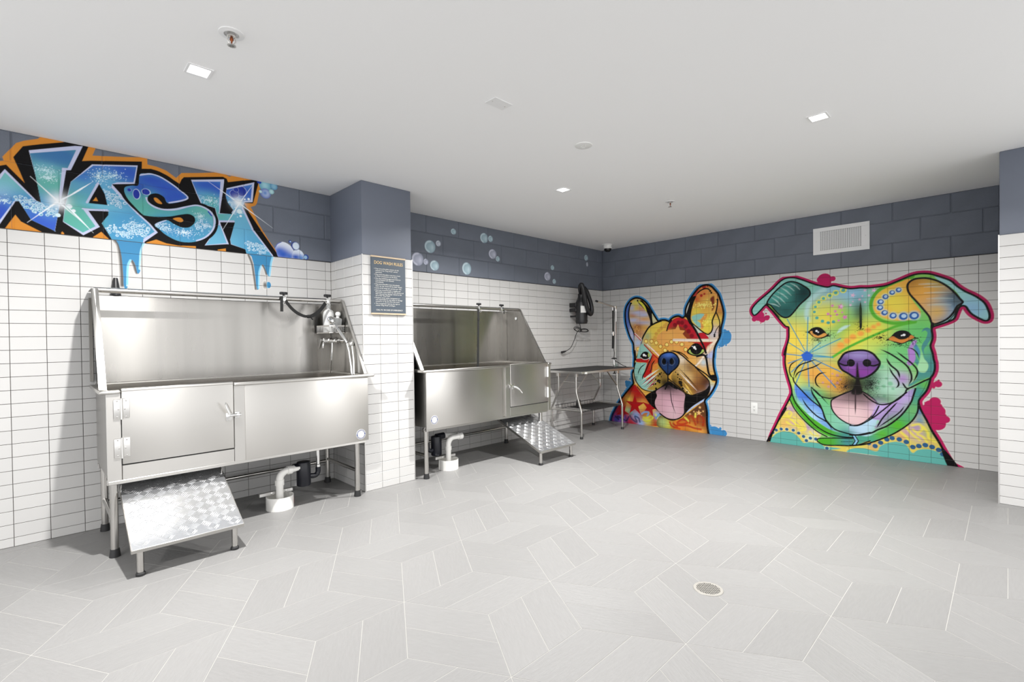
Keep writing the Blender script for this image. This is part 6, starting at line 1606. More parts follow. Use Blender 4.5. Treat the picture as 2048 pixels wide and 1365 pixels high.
('stroke', ([(3.316, 0.975), (3.348, 0.909), (3.404, 0.849), (3.421, 0.779)], 0.016, '0c0b0c'), {'clip': 'dog', 'tp': 0.2}),
('stroke', ([(3.337, 0.891), (3.362, 0.829), (3.404, 0.76), (3.411, 0.716), (3.389, 0.684)], 0.014, '0c0b0c'), {'clip': 'dog', 'tp': 0.2}),
('stroke', ([(3.438, 0.744), (3.466, 0.693), (3.486, 0.686)], 0.014, '0c0b0c'), {'clip': 'dog', 'tp': 0.2}),
('stroke', ([(3.134, 0.608), (3.187, 0.557), (3.26, 0.517), (3.333, 0.528), (3.403, 0.574), (3.459, 0.64), (3.473, 0.676), (3.527, 0.715), (3.593, 0.761), (3.646, 0.794)], 0.014, '0c0b0c'), {'clip': 'dog'}),
('stroke', ([(3.537, 0.689), (3.52, 0.618), (3.499, 0.547), (3.431, 0.427), (3.332, 0.318), (3.245, 0.262), (3.201, 0.229), (3.11, 0.194), (3.018, 0.182)], 0.015, '0c0b0c'), {'clip': 'dog'}),
('stroke', ([(3.472, 0.65), (3.375, 0.554), (3.267, 0.437), (3.201, 0.371), (3.095, 0.29), (3.018, 0.279)], 0.012, '0c0b0c'), {'clip': 'dog'}),
('stroke', ([(3.403, 0.552), (3.339, 0.462), (3.282, 0.375), (3.238, 0.279)], 0.013, '0c0b0c'), {'clip': 'dog', 'tp': 0.15}),
('stroke', ([(3.455, 0.517), (3.417, 0.452), (3.339, 0.372), (3.252, 0.29)], 0.011, '0c0b0c'), {'clip': 'dog', 'tp': 0.2}),
('stroke', ([(3.26, 0.508), (3.231, 0.433), (3.194, 0.37)], 0.012, '0c0b0c'), {'clip': 'dog', 'tp': 0.1}),
('stroke', ([(3.557, 0.552), (3.55, 0.465), (3.499, 0.364), (3.388, 0.253), (3.267, 0.17), (3.133, 0.1), (3.017, 0.074)], 0.014, '0c0b0c'), {'clip': 'dog'}),
('stroke', ([(3.626, 0.776), (3.6, 0.693), (3.567, 0.622)], 0.006, '0c0b0c'), {'clip': 'dog', 'al': 0.5}),
('stroke', ([(3.467, 1.079), (3.514, 1.066), (3.548, 1.027), (3.564, 0.967)], 0.01, '0c0b0c'), {'clip': 'dog', 'tp': 0.3}),
('stroke', ([(2.255, 0.011), (2.28, 0.093), (2.331, 0.217), (2.382, 0.34), (2.423, 0.425), (2.472, 0.536), (2.484, 0.582), (2.476, 0.643), (2.457, 0.713), (2.433, 0.811), (2.419, 0.899), (2.422, 0.989), (2.434, 1.087), (2.41, 0.993), (2.417, 1.037), (2.441, 1.111), (2.457, 1.183), (2.458, 1.256), (2.455, 1.3), (2.422, 1.315), (2.362, 1.391), (2.301, 1.475), (2.24, 1.549), (2.212, 1.55), (2.169, 1.504), (2.126, 1.46), (2.094, 1.447), (2.072, 1.486), (2.08, 1.531), (2.134, 1.596), (2.226, 1.673), (2.296, 1.734), (2.371, 1.809), (2.431, 1.84), (2.51, 1.839), (2.586, 1.81), (2.68, 1.763), (2.753, 1.732), (2.825, 1.71), (2.878, 1.721), (2.942, 1.7), (3.024, 1.677), (3.11, 1.678), (3.168, 1.673), (3.243, 1.675), (3.323, 1.685), (3.413, 1.72), (3.49, 1.754), (3.547, 1.77), (3.603, 1.77), (3.653, 1.758), (3.724, 1.723), (3.787, 1.685), (3.829, 1.632), (3.881, 1.582), (3.931, 1.547), (3.971, 1.513), (4.006, 1.47), (4.025, 1.421), (4.037, 1.366), (4.032, 1.325), (4.01, 1.316), (3.981, 1.331), (3.931, 1.371), (3.906, 1.406), (3.886, 1.446), (3.86, 1.454), (3.839, 1.434), (3.824, 1.389), (3.808, 1.341), (3.766, 1.314), (3.712, 1.291), (3.663, 1.27), (3.655, 1.245), (3.66, 1.195), (3.658, 1.151), (3.646, 1.093), (3.66, 1.028), (3.668, 0.969), (3.675, 0.935), (3.675, 0.876), (3.662, 0.825), (3.646, 0.794), (3.633, 0.729), (3.613, 0.668), (3.573, 0.605), (3.56, 0.57), (3.566, 0.527), (3.586, 0.468), (3.619, 0.395), (3.651, 0.313), (3.696, 0.225), (3.734, 0.138), (3.778, 0.044), (3.808, -0.013)], 0.0165, '0c0b0c'), {'part': 'outline'}),
('stroke', ([(3.566, 0.518), (3.619, 0.395), (3.658, 0.297), (3.702, 0.209), (3.753, 0.099), (3.802, -0.01)], 0.02, '0c0b0c'), {'clip': 'dog'}),
('fill', ([(3.721, 0.128), (3.74, 0.147), (3.839, -0.007), (3.771, -0.02)], '0c0b0c'), {}),
('fill', ([(2.431, 0.39), (2.348, 0.237), (2.28, 0.093), (2.237, -0.01), (2.212, -0.013), (2.255, 0.08), (2.34, 0.245), (2.406, 0.397)], '0c0b0c'), {})]

BULL = [
('dot', ((1.76, 1.276), 0.01924, '3f86bd'), {'part': 'paint_splash', 'fe': 0.003}),
('dot', ((1.803, 1.267), 0.01184, '3f86bd'), {'part': 'paint_splash', 'fe': 0.003}),
('dot', ((1.759, 1.185), 0.07769999999999999, '3f86bd'), {'part': 'paint_splash', 'fe': 0.003}),
('dot', ((1.773, 1.213), 0.06659999999999999, '3f86bd'), {'part': 'paint_splash', 'fe': 0.003}),
('dot', ((1.716, 1.121), 0.044399999999999995, '3f86bd'), {'part': 'paint_splash', 'fe': 0.003}),
('dot', ((1.691, 1.071), 0.01036, '3f86bd'), {'part': 'paint_splash', 'fe': 0.003}),
('dot', ((1.774, 1.1), 0.01184, '3f86bd'), {'part': 'paint_splash', 'fe': 0.003}),
('dot', ((1.71, 1.157), 0.0592, '3f86bd'), {'part': 'paint_splash', 'fe': 0.003}),
('dot', ((0.422, 0.546), 0.0555, '3f86bd'), {'part': 'paint_splash', 'fe': 0.003}),
('dot', ((0.387, 0.579), 0.025900000000000003, '3f86bd'), {'part': 'paint_splash', 'fe': 0.003}),
('dot', ((0.391, 0.474), 0.02368, '3f86bd'), {'part': 'paint_splash', 'fe': 0.003}),
('dot', ((0.441, 0.626), 0.01184, '3f86bd'), {'part': 'paint_splash', 'fe': 0.003}),
('dot', ((0.355, 0.458), 0.00888, '3f86bd'), {'part': 'paint_splash', 'fe': 0.003}),
('dot', ((1.629, 0.04), 0.0629, '3f86bd'), {'part': 'paint_splash', 'fe': 0.003}),
('dot', ((1.685, 0.023), 0.051800000000000006, '3f86bd'), {'part': 'paint_splash', 'fe': 0.003}),
('dot', ((1.741, 0.039), 0.033299999999999996, '3f86bd'), {'part': 'paint_splash', 'fe': 0.003}),
('dot', ((1.58, 0.109), 0.00888, '3f86bd'), {'part': 'paint_splash', 'fe': 0.003}),
('dot', ((1.698, 0.085), 0.01628, '3f86bd'), {'part': 'paint_splash', 'fe': 0.003}),
('dot', ((1.588, 0.027), 0.044399999999999995, '3f86bd'), {'part': 'paint_splash', 'fe': 0.003}),
('dot', ((1.749, 0.016), 0.022199999999999998, '3f86bd'), {'part': 'paint_splash', 'fe': 0.003}),
('fill', ([(1.551, 0.088), (1.605, 0.098), (1.662, 0.093), (1.709, 0.067), (1.757, 0.065), (1.764, 0.01), (1.555, -0.01)], '3f86bd'), {'part': 'paint_splash'}),
('stroke', ([(0.115, -0.028), (0.121, 0.022), (0.148, 0.098), (0.213, 0.212), (0.276, 0.306), (0.37, 0.42), (0.471, 0.532), (0.497, 0.568), (0.487, 0.637), (0.483, 0.706), (0.509, 0.777), (0.514, 0.846), (0.52, 0.933), (0.526, 1.019), (0.534, 0.897), (0.512, 0.991), (0.508, 1.072), (0.499, 1.129), (0.453, 1.211), (0.417, 1.302), (0.385, 1.41), (0.376, 1.51), (0.382, 1.592), (0.406, 1.656), (0.459, 1.719), (0.515, 1.748), (0.57, 1.752), (0.634, 1.732), (0.696, 1.687), (0.74, 1.637), (0.792, 1.555), (0.843, 1.474), (0.885, 1.422), (0.928, 1.432), (0.987, 1.43), (1.045, 1.408), (1.04, 1.411), (1.081, 1.451), (1.13, 1.472), (1.178, 1.474), (1.226, 1.453), (1.262, 1.482), (1.266, 1.549), (1.29, 1.615), (1.337, 1.694), (1.384, 1.757), (1.437, 1.811), (1.49, 1.84), (1.549, 1.845), (1.6, 1.823), (1.643, 1.776), (1.685, 1.72), (1.713, 1.639), (1.737, 1.553), (1.747, 1.482), (1.736, 1.397), (1.714, 1.306), (1.71, 1.242), (1.689, 1.178), (1.652, 1.107), (1.63, 1.042), (1.623, 0.952), (1.624, 0.996), (1.617, 0.915), (1.622, 0.826), (1.638, 0.754), (1.654, 0.69), (1.649, 0.633), (1.616, 0.558), (1.567, 0.481), (1.508, 0.411), (1.524, 0.339), (1.536, 0.258), (1.535, 0.16), (1.543, 0.062), (1.555, -0.002)], 0.068, '5aa3d6'), {'part': 'halo'}),
('stroke', ([(0.115, -0.028), (0.121, 0.022), (0.148, 0.098), (0.213, 0.212), (0.276, 0.306), (0.37, 0.42), (0.471, 0.532), (0.497, 0.568), (0.487, 0.637), (0.483, 0.706), (0.509, 0.777), (0.514, 0.846), (0.52, 0.933), (0.526, 1.019), (0.534, 0.897), (0.512, 0.991), (0.508, 1.072), (0.499, 1.129), (0.453, 1.211), (0.417, 1.302), (0.385, 1.41), (0.376, 1.51), (0.382, 1.592), (0.406, 1.656), (0.459, 1.719), (0.515, 1.748), (0.57, 1.752), (0.634, 1.732), (0.696, 1.687), (0.74, 1.637), (0.792, 1.555), (0.843, 1.474), (0.885, 1.422), (0.928, 1.432), (0.987, 1.43), (1.045, 1.408), (1.04, 1.411), (1.081, 1.451), (1.13, 1.472), (1.178, 1.474), (1.226, 1.453), (1.262, 1.482), (1.266, 1.549), (1.29, 1.615), (1.337, 1.694), (1.384, 1.757), (1.437, 1.811), (1.49, 1.84), (1.549, 1.845), (1.6, 1.823), (1.643, 1.776), (1.685, 1.72), (1.713, 1.639), (1.737, 1.553), (1.747, 1.482), (1.736, 1.397), (1.714, 1.306), (1.71, 1.242), (1.689, 1.178), (1.652, 1.107), (1.63, 1.042), (1.623, 0.952), (1.624, 0.996), (1.617, 0.915), (1.622, 0.826), (1.638, 0.754), (1.654, 0.69), (1.649, 0.633), (1.616, 0.558), (1.567, 0.481), (1.508, 0.411), (1.524, 0.339), (1.536, 0.258), (1.535, 0.16), (1.543, 0.062), (1.555, -0.002)], 0.054, '3f86bd'), {'part': 'halo'}),
('fill', ([(0.534, 0.897), (0.512, 0.991), (0.508, 1.072), (0.499, 1.129), (0.453, 1.211), (0.417, 1.302), (0.385, 1.41), (0.376, 1.51), (0.382, 1.592), (0.406, 1.656), (0.459, 1.719), (0.515, 1.748), (0.57, 1.752), (0.634, 1.732), (0.696, 1.687), (0.74, 1.637), (0.792, 1.555), (0.843, 1.474), (0.885, 1.422), (0.928, 1.432), (0.987, 1.43), (1.045, 1.408), (1.04, 1.411), (1.081, 1.451), (1.13, 1.472), (1.178, 1.474), (1.226, 1.453), (1.262, 1.482), (1.266, 1.549), (1.29, 1.615), (1.337, 1.694), (1.384, 1.757), (1.437, 1.811), (1.49, 1.84), (1.549, 1.845), (1.6, 1.823), (1.643, 1.776), (1.685, 1.72), (1.713, 1.639), (1.737, 1.553), (1.747, 1.482), (1.736, 1.397), (1.714, 1.306), (1.71, 1.242), (1.689, 1.178), (1.652, 1.107), (1.63, 1.042), (1.623, 0.952), (1.624, 0.996), (1.617, 0.915), (1.622, 0.826), (1.638, 0.754), (1.654, 0.69), (1.649, 0.633), (1.616, 0.558), (1.567, 0.481), (1.508, 0.411), (1.524, 0.339), (1.536, 0.258), (1.535, 0.16), (1.543, 0.062), (1.555, -0.002), (1.438, -0.002), (1.175, -0.005), (0.896, -0.005), (0.632, 0.001), (0.115, -0.028), (0.121, 0.022), (0.148, 0.098), (0.213, 0.212), (0.276, 0.306), (0.37, 0.42), (0.471, 0.532), (0.497, 0.568), (0.487, 0.637), (0.483, 0.706), (0.509, 0.777), (0.514, 0.846), (0.52, 0.933), (0.526, 1.019)], 'd9a64a'), {'part': 'head', 'save': 'dog'}),
('blob', ((0.929, 1.319), 0.16, 'e6cf52', 1), {'clip': 'dog'}),
('blob', ((1.074, 1.181), 0.17, 'dc9a48', 1), {'clip': 'dog'}),
('blob', ((1.216, 1.279), 0.16, 'de9c50', 1), {'clip': 'dog'}),
('blob', ((1.144, 1.081), 0.14, 'dfa653', 1), {'clip': 'dog'}),
('blob', ((1.283, 1.048), 0.12, 'e09a50', 1), {'clip': 'dog'}),
('blob', ((0.815, 1.149), 0.1, 'd4b34e', 0.9), {'clip': 'dog'}),
('blob', ((0.739, 1.254), 0.1, 'e0cf55', 0.9), {'clip': 'dog'}),
('blob', ((0.72, 1.219), 0.06, '6d8f8a', 0.6), {'clip': 'dog'}),
('blob', ((0.64, 1.044), 0.1, '8fbdb0', 1), {'clip': 'dog'}),
('blob', ((1.58, 1.05), 0.12, 'e9c28c', 0.8), {'clip': 'dog'}),
('blob', ((1.579, 0.924), 0.1, '9fb4dd', 0.9), {'clip': 'dog'}),
('blob', ((1.514, 0.858), 0.1, 'd8ae66', 0.9), {'clip': 'dog'}),
('blob', ((1.416, 0.888), 0.1, 'dca85c', 0.9), {'clip': 'dog'}),
('fill', ([(0.459, 1.702), (0.411, 1.656), (0.386, 1.575), (0.385, 1.484), (0.403, 1.377), (0.444, 1.261), (0.499, 1.146), (0.51, 1.243), (0.455, 1.392), (0.438, 1.507), (0.443, 1.605), (0.458, 1.67)], '4f6fb8'), {'clip': 'dog', 'part': 'ear'}),
('blob', ((0.472, 1.228), (0.04, 0.14), 'b9bcd4', 1), {'clip': 'dog'}),
('fill', ([(0.468, 1.677), (0.515, 1.727), (0.579, 1.735), (0.651, 1.698), (0.696, 1.648), (0.721, 1.543), (0.764, 1.438), (0.773, 1.382), (0.719, 1.32), (0.665, 1.249), (0.628, 1.177), (0.601, 1.145), (0.519, 1.276), (0.465, 1.391), (0.44, 1.507), (0.443, 1.605)], 'c9b48a'), {'clip': 'dog', 'save': 'er', 'part': 'ear'}),
('blob', ((0.579, 1.687), (0.12, 0.045), 'e3dc50', 0.9), {'clip': 'er'}),
('blob', ((0.633, 1.659), 0.05, 'b9bfdf', 0.9), {'clip': 'er'}),
('blob', ((0.541, 1.616), 0.07, 'ddc858', 0.9), {'clip': 'er'}),
('blob', ((0.632, 1.579), 0.06, 'd98f4a', 0.9), {'clip': 'er'}),
('blob', ((0.503, 1.521), (0.07, 0.04), 'c07a3a', 0.9), {'clip': 'er'}),
('blob', ((0.577, 1.55), (0.12, 0.03), 'b8bfe0', 0.9), {'clip': 'er'}),
('blob', ((0.667, 1.513), (0.1, 0.03), 'b4bce0', 0.9), {'clip': 'er'}),
('blob', ((0.649, 1.45), (0.12, 0.03), 'd89a58', 0.9), {'clip': 'er'}),
('blob', ((0.503, 1.447), (0.1, 0.03), 'b5bde0', 0.9), {'clip': 'er'}),
('blob', ((0.648, 1.402), (0.12, 0.03), 'b9bfe2', 0.9), {'clip': 'er'}),
('blob', ((0.575, 1.356), (0.11, 0.05), '9a5a22', 0.9), {'clip': 'er'}),
('blob', ((0.575, 1.291), (0.08, 0.06), 'a8641f', 0.9), {'clip': 'er'}),
('blob', ((0.684, 1.329), (0.06, 0.05), 'd8a24c', 0.9), {'clip': 'er'}),
('blob', ((0.611, 1.25), (0.06, 0.06), 'c58a5c', 0.9), {'clip': 'er'}),
('blob', ((0.486, 1.619), 0.04, 'b4b8d8', 0.9), {'clip': 'er'}),
('specks', ((0.557, 1.332), (0.1, 0.09), 60, 0.005, 'd9a35a'), {'clip': 'er'}),
('fill', ([(0.579, 1.695), (0.651, 1.618), (0.721, 1.543), (0.764, 1.43), (0.764, 1.374), (0.816, 1.396), (0.792, 1.539), (0.74, 1.613), (0.687, 1.672), (0.634, 1.716)], '0c0b0c'), {'clip': 'dog'}),
('fill', ([(0.606, 1.709), (0.66, 1.666), (0.695, 1.616), (0.714, 1.551), (0.668, 1.609), (0.624, 1.66), (0.588, 1.694)], 'e3dc50'), {'clip': 'dog'}),
('dot', ((0.576, 1.714), 0.013, '0c0b0c'), {'clip': 'dog'}),
('dot', ((0.477, 1.683), 0.011, '0c0b0c'), {'clip': 'dog'}),
('fill', ([(0.792, 1.531), (0.826, 1.475), (0.86, 1.419), (0.808, 1.389)], 'ccc79a'), {'clip': 'dog'}),
('stroke', ([(0.468, 1.686), (0.441, 1.605), (0.433, 1.507), (0.455, 1.392), (0.51, 1.276), (0.523, 1.194), (0.517, 1.097), (0.526, 0.999), (0.534, 0.918)], 0.02, '0c0b0c'), {'clip': 'dog'}),
('stroke', ([(0.928, 1.424), (0.842, 1.396), (0.755, 1.351), (0.692, 1.273), (0.646, 1.193), (0.618, 1.097), (0.599, 1.024), (0.557, 0.934)], 0.022, '0c0b0c'), {'clip': 'dog'}),
('fill', ([(0.528, 1.251), (0.518, 1.113), (0.535, 0.991), (0.599, 1.032), (0.619, 1.129), (0.637, 1.177), (0.574, 1.226)], 'c0b7b0'), {'clip': 'dog', 'fe': 0.01}),
('blob', ((0.572, 1.048), 0.05, 'd9a64a', 0.9), {'clip': 'dog'}),
('blob', ((0.573, 1.129), 0.05, 'a9bfe0', 0.8), {'clip': 'dog'}),
('dot', ((0.577, 1.048), 0.026, 'c8862c'), {'clip': 'dog', 'fe': 0.006}),
('dot', ((0.577, 1.048), 0.019, 'f0d477'), {'clip': 'dog'}),
('stroke', ([(0.524, 1.255), (0.574, 1.21), (0.619, 1.165)], 0.012, 'c23a30'), {'clip': 'dog'}),
('stroke', ([(0.528, 1.267), (0.628, 1.177)], 0.01, 'ecd6cf'), {'clip': 'dog'}),
('fill', ([(1.02, 1.299), (1.039, 1.366), (1.094, 1.432), (1.165, 1.459), (1.252, 1.442), (1.319, 1.391), (1.386, 1.291), (1.435, 1.178), (1.351, 1.146), (1.301, 1.212), (1.216, 1.295), (1.111, 1.331)], 'b51f2c'), {'clip': 'dog', 'save': 'fr'}),
('blob', ((1.147, 1.421), 0.05, 'c9252f', 0.8), {'clip': 'fr'}),
('fill', ([(1.039, 1.299), (1.146, 1.347), (1.25, 1.311), (1.318, 1.228), (1.351, 1.146), (1.214, 1.147), (1.074, 1.215)], '8a3a1e'), {'clip': 'dog', 'fe': 0.006}),
('dot', ((1.12, 1.364), 0.028, '7d1420'), {'clip': 'dog', 'fe': 0.008}),
('dot', ((1.169, 1.392), 0.028, '7d1420'), {'clip': 'dog', 'fe': 0.008}),
('dot', ((1.22, 1.389), 0.028, '7d1420'), {'clip': 'dog', 'fe': 0.008}),
('dot', ((1.264, 1.338), 0.028, '7d1420'), {'clip': 'dog', 'fe': 0.008}),
('dot', ((1.305, 1.277), 0.028, '7d1420'), {'clip': 'dog', 'fe': 0.008}),
('dot', ((1.347, 1.218), 0.028, '7d1420'), {'clip': 'dog', 'fe': 0.008}),
('fill', ([(0.853, 1.183), (0.872, 1.234), (0.947, 1.284), (1.039, 1.302), (1.128, 1.31), (1.164, 1.371), (1.19, 1.296), (1.259, 1.286), (1.224, 1.246), (1.284, 1.179), (1.317, 1.097), (1.214, 1.081), (1.037, 1.08), (0.908, 1.097)], 'dfa055'), {'clip': 'dog', 'sm': 0}),
('blob', ((1.038, 1.215), 0.08, 'e0aa58', 0.7), {'clip': 'dog'}),
('dot', ((0.834, 1.2), 0.026, 'cf9a45'), {'clip': 'dog', 'fe': 0.008, 'al': 0.8}),
('dot', ((0.854, 1.252), 0.026, 'cf9a45'), {'clip': 'dog', 'fe': 0.008, 'al': 0.8}),
('dot', ((0.892, 1.294), 0.026, 'cf9a45'), {'clip': 'dog', 'fe': 0.008, 'al': 0.8}),
('dot', ((0.929, 1.327), 0.026, 'cf9a45'), {'clip': 'dog', 'fe': 0.008, 'al': 0.8}),
('dot', ((0.975, 1.351), 0.026, 'cf9a45'), {'clip': 'dog', 'fe': 0.008, 'al': 0.8}),
('dot', ((0.805, 1.166), 0.026, 'cf9a45'), {'clip': 'dog', 'fe': 0.008, 'al': 0.8}),
('dot', ((1.003, 1.376), 0.026, 'cf9a45'), {'clip': 'dog', 'fe': 0.008, 'al': 0.8}),
('stroke', ([(1.006, 1.291), (1.03, 1.367), (1.076, 1.424)], 0.016, '0c0b0c'), {'clip': 'dog'}),
('dot', ((0.699, 1.153), 0.03, 'a8692a'), {'clip': 'dog', 'fe': 0.006}),
('dot', ((0.699, 1.153), 0.0215, 'efd776'), {'clip': 'dog'}),
('dot', ((0.781, 1.152), 0.03, 'a8692a'), {'clip': 'dog', 'fe': 0.006}),
('dot', ((0.781, 1.152), 0.0215, 'efd776'), {'clip': 'dog'}),
('dot', ((0.852, 1.131), 0.03, 'a8692a'), {'clip': 'dog', 'fe': 0.006}),
('dot', ((0.852, 1.131), 0.0215, 'efd776'), {'clip': 'dog'}),
('dot', ((0.914, 1.084), 0.03, 'a8692a'), {'clip': 'dog', 'fe': 0.006}),
('dot', ((0.914, 1.084), 0.0215, 'efd776'), {'clip': 'dog'}),
('dot', ((1.004, 1.106), 0.03, 'a8692a'), {'clip': 'dog', 'fe': 0.006}),
('dot', ((1.004, 1.106), 0.0215, 'efd776'), {'clip': 'dog'}),
('dot', ((1.07, 1.143), 0.03, 'a8692a'), {'clip': 'dog', 'fe': 0.006}),
('dot', ((1.07, 1.143), 0.0215, 'efd776'), {'clip': 'dog'}),
('dot', ((1.141, 1.144), 0.03, 'a8692a'), {'clip': 'dog', 'fe': 0.006}),
('dot', ((1.141, 1.144), 0.0215, 'efd776'), {'clip': 'dog'}),
('dot', ((1.214, 1.109), 0.03, 'a8692a'), {'clip': 'dog', 'fe': 0.006}),
('dot', ((1.214, 1.109), 0.0215, 'efd776'), {'clip': 'dog'}),
('dot', ((1.262, 1.045), 0.03, 'a8692a'), {'clip': 'dog', 'fe': 0.006}),
('dot', ((1.262, 1.045), 0.0215, 'efd776'), {'clip': 'dog'}),
('dot', ((0.978, 1.033), 0.03, 'a8692a'), {'clip': 'dog', 'fe': 0.006}),
('dot', ((0.978, 1.033), 0.0215, 'efd776'), {'clip': 'dog'}),
('dot', ((1.308, 1.016), 0.03, 'a8692a'), {'clip': 'dog', 'fe': 0.006}),
('dot', ((1.308, 1.016), 0.0215, 'efd776'), {'clip': 'dog'}),
('fill', ([(1.361, 1.714), (1.407, 1.77), (1.475, 1.823), (1.549, 1.831), (1.607, 1.804), (1.664, 1.735), (1.706, 1.64), (1.737, 1.525), (1.725, 1.384), (1.696, 1.249), (1.603, 1.215), (1.559, 1.23), (1.625, 1.315), (1.648, 1.472), (1.663, 1.614), (1.607, 1.754), (1.534, 1.803), (1.46, 1.78), (1.414, 1.725)], 'dd9752'), {'clip': 'dog', 'part': 'ear'}),
('blob', ((1.414, 1.754), 0.05, 'c8352c', 0.9), {'clip': 'dog'}),
('blob', ((1.698, 1.498), 0.06, 'a86430', 0.8), {'clip': 'dog'}),
('blob', ((1.676, 1.385), 0.09, 'dcc650', 0.9), {'clip': 'dog'}),
('blob', ((1.617, 1.243), 0.1, 'c2c3ce', 0.9), {'clip': 'dog'}),
('fill', ([(1.399, 1.711), (1.437, 1.775), (1.49, 1.807), (1.549, 1.817), (1.6, 1.783), (1.65, 1.722), (1.678, 1.642), (1.656, 1.529), (1.626, 1.444), (1.611, 1.387), (1.618, 1.323), (1.596, 1.265), (1.552, 1.234), (1.5, 1.253), (1.426, 1.313), (1.358, 1.374), (1.343, 1.441), (1.352, 1.544), (1.383, 1.631)], 'dda152'), {'clip': 'dog', 'save': 'er2', 'part': 'ear'}),
('blob', ((1.428, 1.629), 0.1, 'd9b04a', 0.9), {'clip': 'er2'}),
('blob', ((1.533, 1.622), 0.08, 'e3d060', 0.9), {'clip': 'er2'}),
('blob', ((1.488, 1.552), 0.12, 'd99a48', 0.9), {'clip': 'er2'}),
('blob', ((1.412, 1.512), 0.07, 'e0cf4e', 0.9), {'clip': 'er2'}),
('blob', ((1.546, 1.375), 0.13, 'e6d84e', 0.9), {'clip': 'er2'}),
('blob', ((1.396, 1.424), 0.08, 'dcd35a', 0.9), {'clip': 'er2'}),
('blob', ((1.489, 1.756), 0.09, 'dc8a48', 0.9), {'clip': 'er2'}),
('blob', ((1.53, 1.31), 0.09, 'e0cb4c', 0.9), {'clip': 'er2'}),
('blob', ((1.472, 1.451), 0.06, 'dd9b4c', 0.9), {'clip': 'er2'}),
('blob', ((1.414, 1.681), 0.05, 'cf5a34', 0.9), {'clip': 'er2'}),
('fill', ([(1.359, 1.47), (1.457, 1.495), (1.51, 1.478), (1.457, 1.422), (1.419, 1.409), (1.471, 1.363), (1.456, 1.312), (1.396, 1.365), (1.351, 1.433)], '8cc3b8'), {'clip': 'er2', 'fe': 0.01}),
('fill', ([(1.494, 1.457), (1.546, 1.491), (1.531, 1.434), (1.486, 1.384), (1.501, 1.326), (1.471, 1.304), (1.464, 1.392)], 'dc9548'), {'clip': 'er2', 'fe': 0.01}),
('fill', ([(1.584, 1.669), (1.632, 1.702), (1.638, 1.623), (1.631, 1.552), (1.605, 1.524), (1.609, 1.596)], '7a3320'), {'clip': 'er2', 'fe': 0.012}),
('specks', ((1.503, 1.602), (0.16, 0.07), 60, 0.008, 'efe07a'), {'clip': 'er2'}),
('specks', ((1.56, 1.389), (0.09, 0.14), 40, 0.007, 'efe06a'), {'clip': 'er2'}),
('dot', ((1.509, 1.827), 0.026, 'b3302a'), {'clip': 'dog', 'fe': 0.004}),
('dot', ((1.553, 1.829), 0.012, 'b3302a'), {'clip': 'dog', 'fe': 0.004}),
('dot', ((1.474, 1.719), 0.018, 'b3302a'), {'clip': 'dog', 'fe': 0.004}),
('dot', ((1.513, 1.737), 0.013, 'b3302a'), {'clip': 'dog', 'fe': 0.004}),
('fill', ([(1.384, 1.757), (1.475, 1.808), (1.43, 1.768), (1.406, 1.711), (1.361, 1.714)], 'c5372c'), {'clip': 'dog'}),
('fill', ([(1.337, 1.694), (1.406, 1.718), (1.375, 1.639), (1.348, 1.545), (1.335, 1.441), (1.358, 1.374), (1.319, 1.368), (1.281, 1.444), (1.258, 1.474), (1.29, 1.578)], '0c0b0c'), {'clip': 'dog'}),
('fill', ([(1.321, 1.643), (1.302, 1.577), (1.282, 1.518), (1.27, 1.489), (1.282, 1.563), (1.302, 1.622)], 'c9c6bc'), {'clip': 'dog'}),
('stroke', ([(1.407, 1.733), (1.46, 1.78), (1.519, 1.801), (1.563, 1.794), (1.589, 1.766)], 0.016, '0c0b0c'), {'clip': 'dog', 'tp': 0.15}),
('stroke', ([(1.678, 1.652), (1.67, 1.578), (1.655, 1.507), (1.626, 1.444), (1.608, 1.388), (1.614, 1.323), (1.596, 1.265), (1.552, 1.234), (1.486, 1.268), (1.411, 1.328), (1.346, 1.382)], 0.017, '0c0b0c'), {'clip': 'dog'}),
('stroke', ([(1.655, 1.507), (1.683, 1.442), (1.701, 1.37), (1.693, 1.285), (1.689, 1.207)], 0.014, '0c0b0c'), {'clip': 'dog'}),
('stroke', ([(1.697, 1.342), (1.661, 1.293), (1.639, 1.243)], 0.01, '0c0b0c'), {'clip': 'dog'}),
('stroke', ([(1.678, 1.642), (1.675, 1.713)], 0.006, '0c0b0c'), {'clip': 'dog'}),
('dot', ((1.587, 1.767), 0.012, '0c0b0c'), {'clip': 'dog'}),
('dot', ((1.6, 1.745), 0.012, '0c0b0c'), {'clip': 'dog'}),
('dot', ((1.674, 1.655), 0.012, '0c0b0c'), {'clip': 'dog'}),
('dot', ((1.635, 1.229), 0.012, '0c0b0c'), {'clip': 'dog'}),
('dot', ((1.635, 1.209), 0.012, '0c0b0c'), {'clip': 'dog'}),
('stroke', ([(1.342, 1.367), (1.403, 1.277), (1.455, 1.173), (1.499, 1.085), (1.528, 1.005), (1.542, 0.951)], 0.028, '0c0b0c'), {'clip': 'dog'}),
('fill', ([(1.342, 1.374), (1.426, 1.306), (1.5, 1.245), (1.559, 1.216), (1.559, 1.179), (1.44, 1.18), (1.41, 1.254)], 'c2cfc0'), {'clip': 'dog'}),
('fill', ([(1.425, 1.239), (1.471, 1.257), (1.522, 1.238), (1.562, 1.179), (1.44, 1.18)], 'b81f2c'), {'clip': 'dog'}),
('stroke', ([(1.346, 1.367), (1.403, 1.277), (1.455, 1.173), (1.499, 1.085), (1.528, 1.005)], 0.026, '0c0b0c'), {'clip': 'dog'}),
('fill', ([(1.333, 1.14), (1.617, 1.139), (1.543, 1.052), (1.513, 1.02), (1.454, 1.1)], 'ad1f26'), {'clip': 'dog', 'sm': 0}),
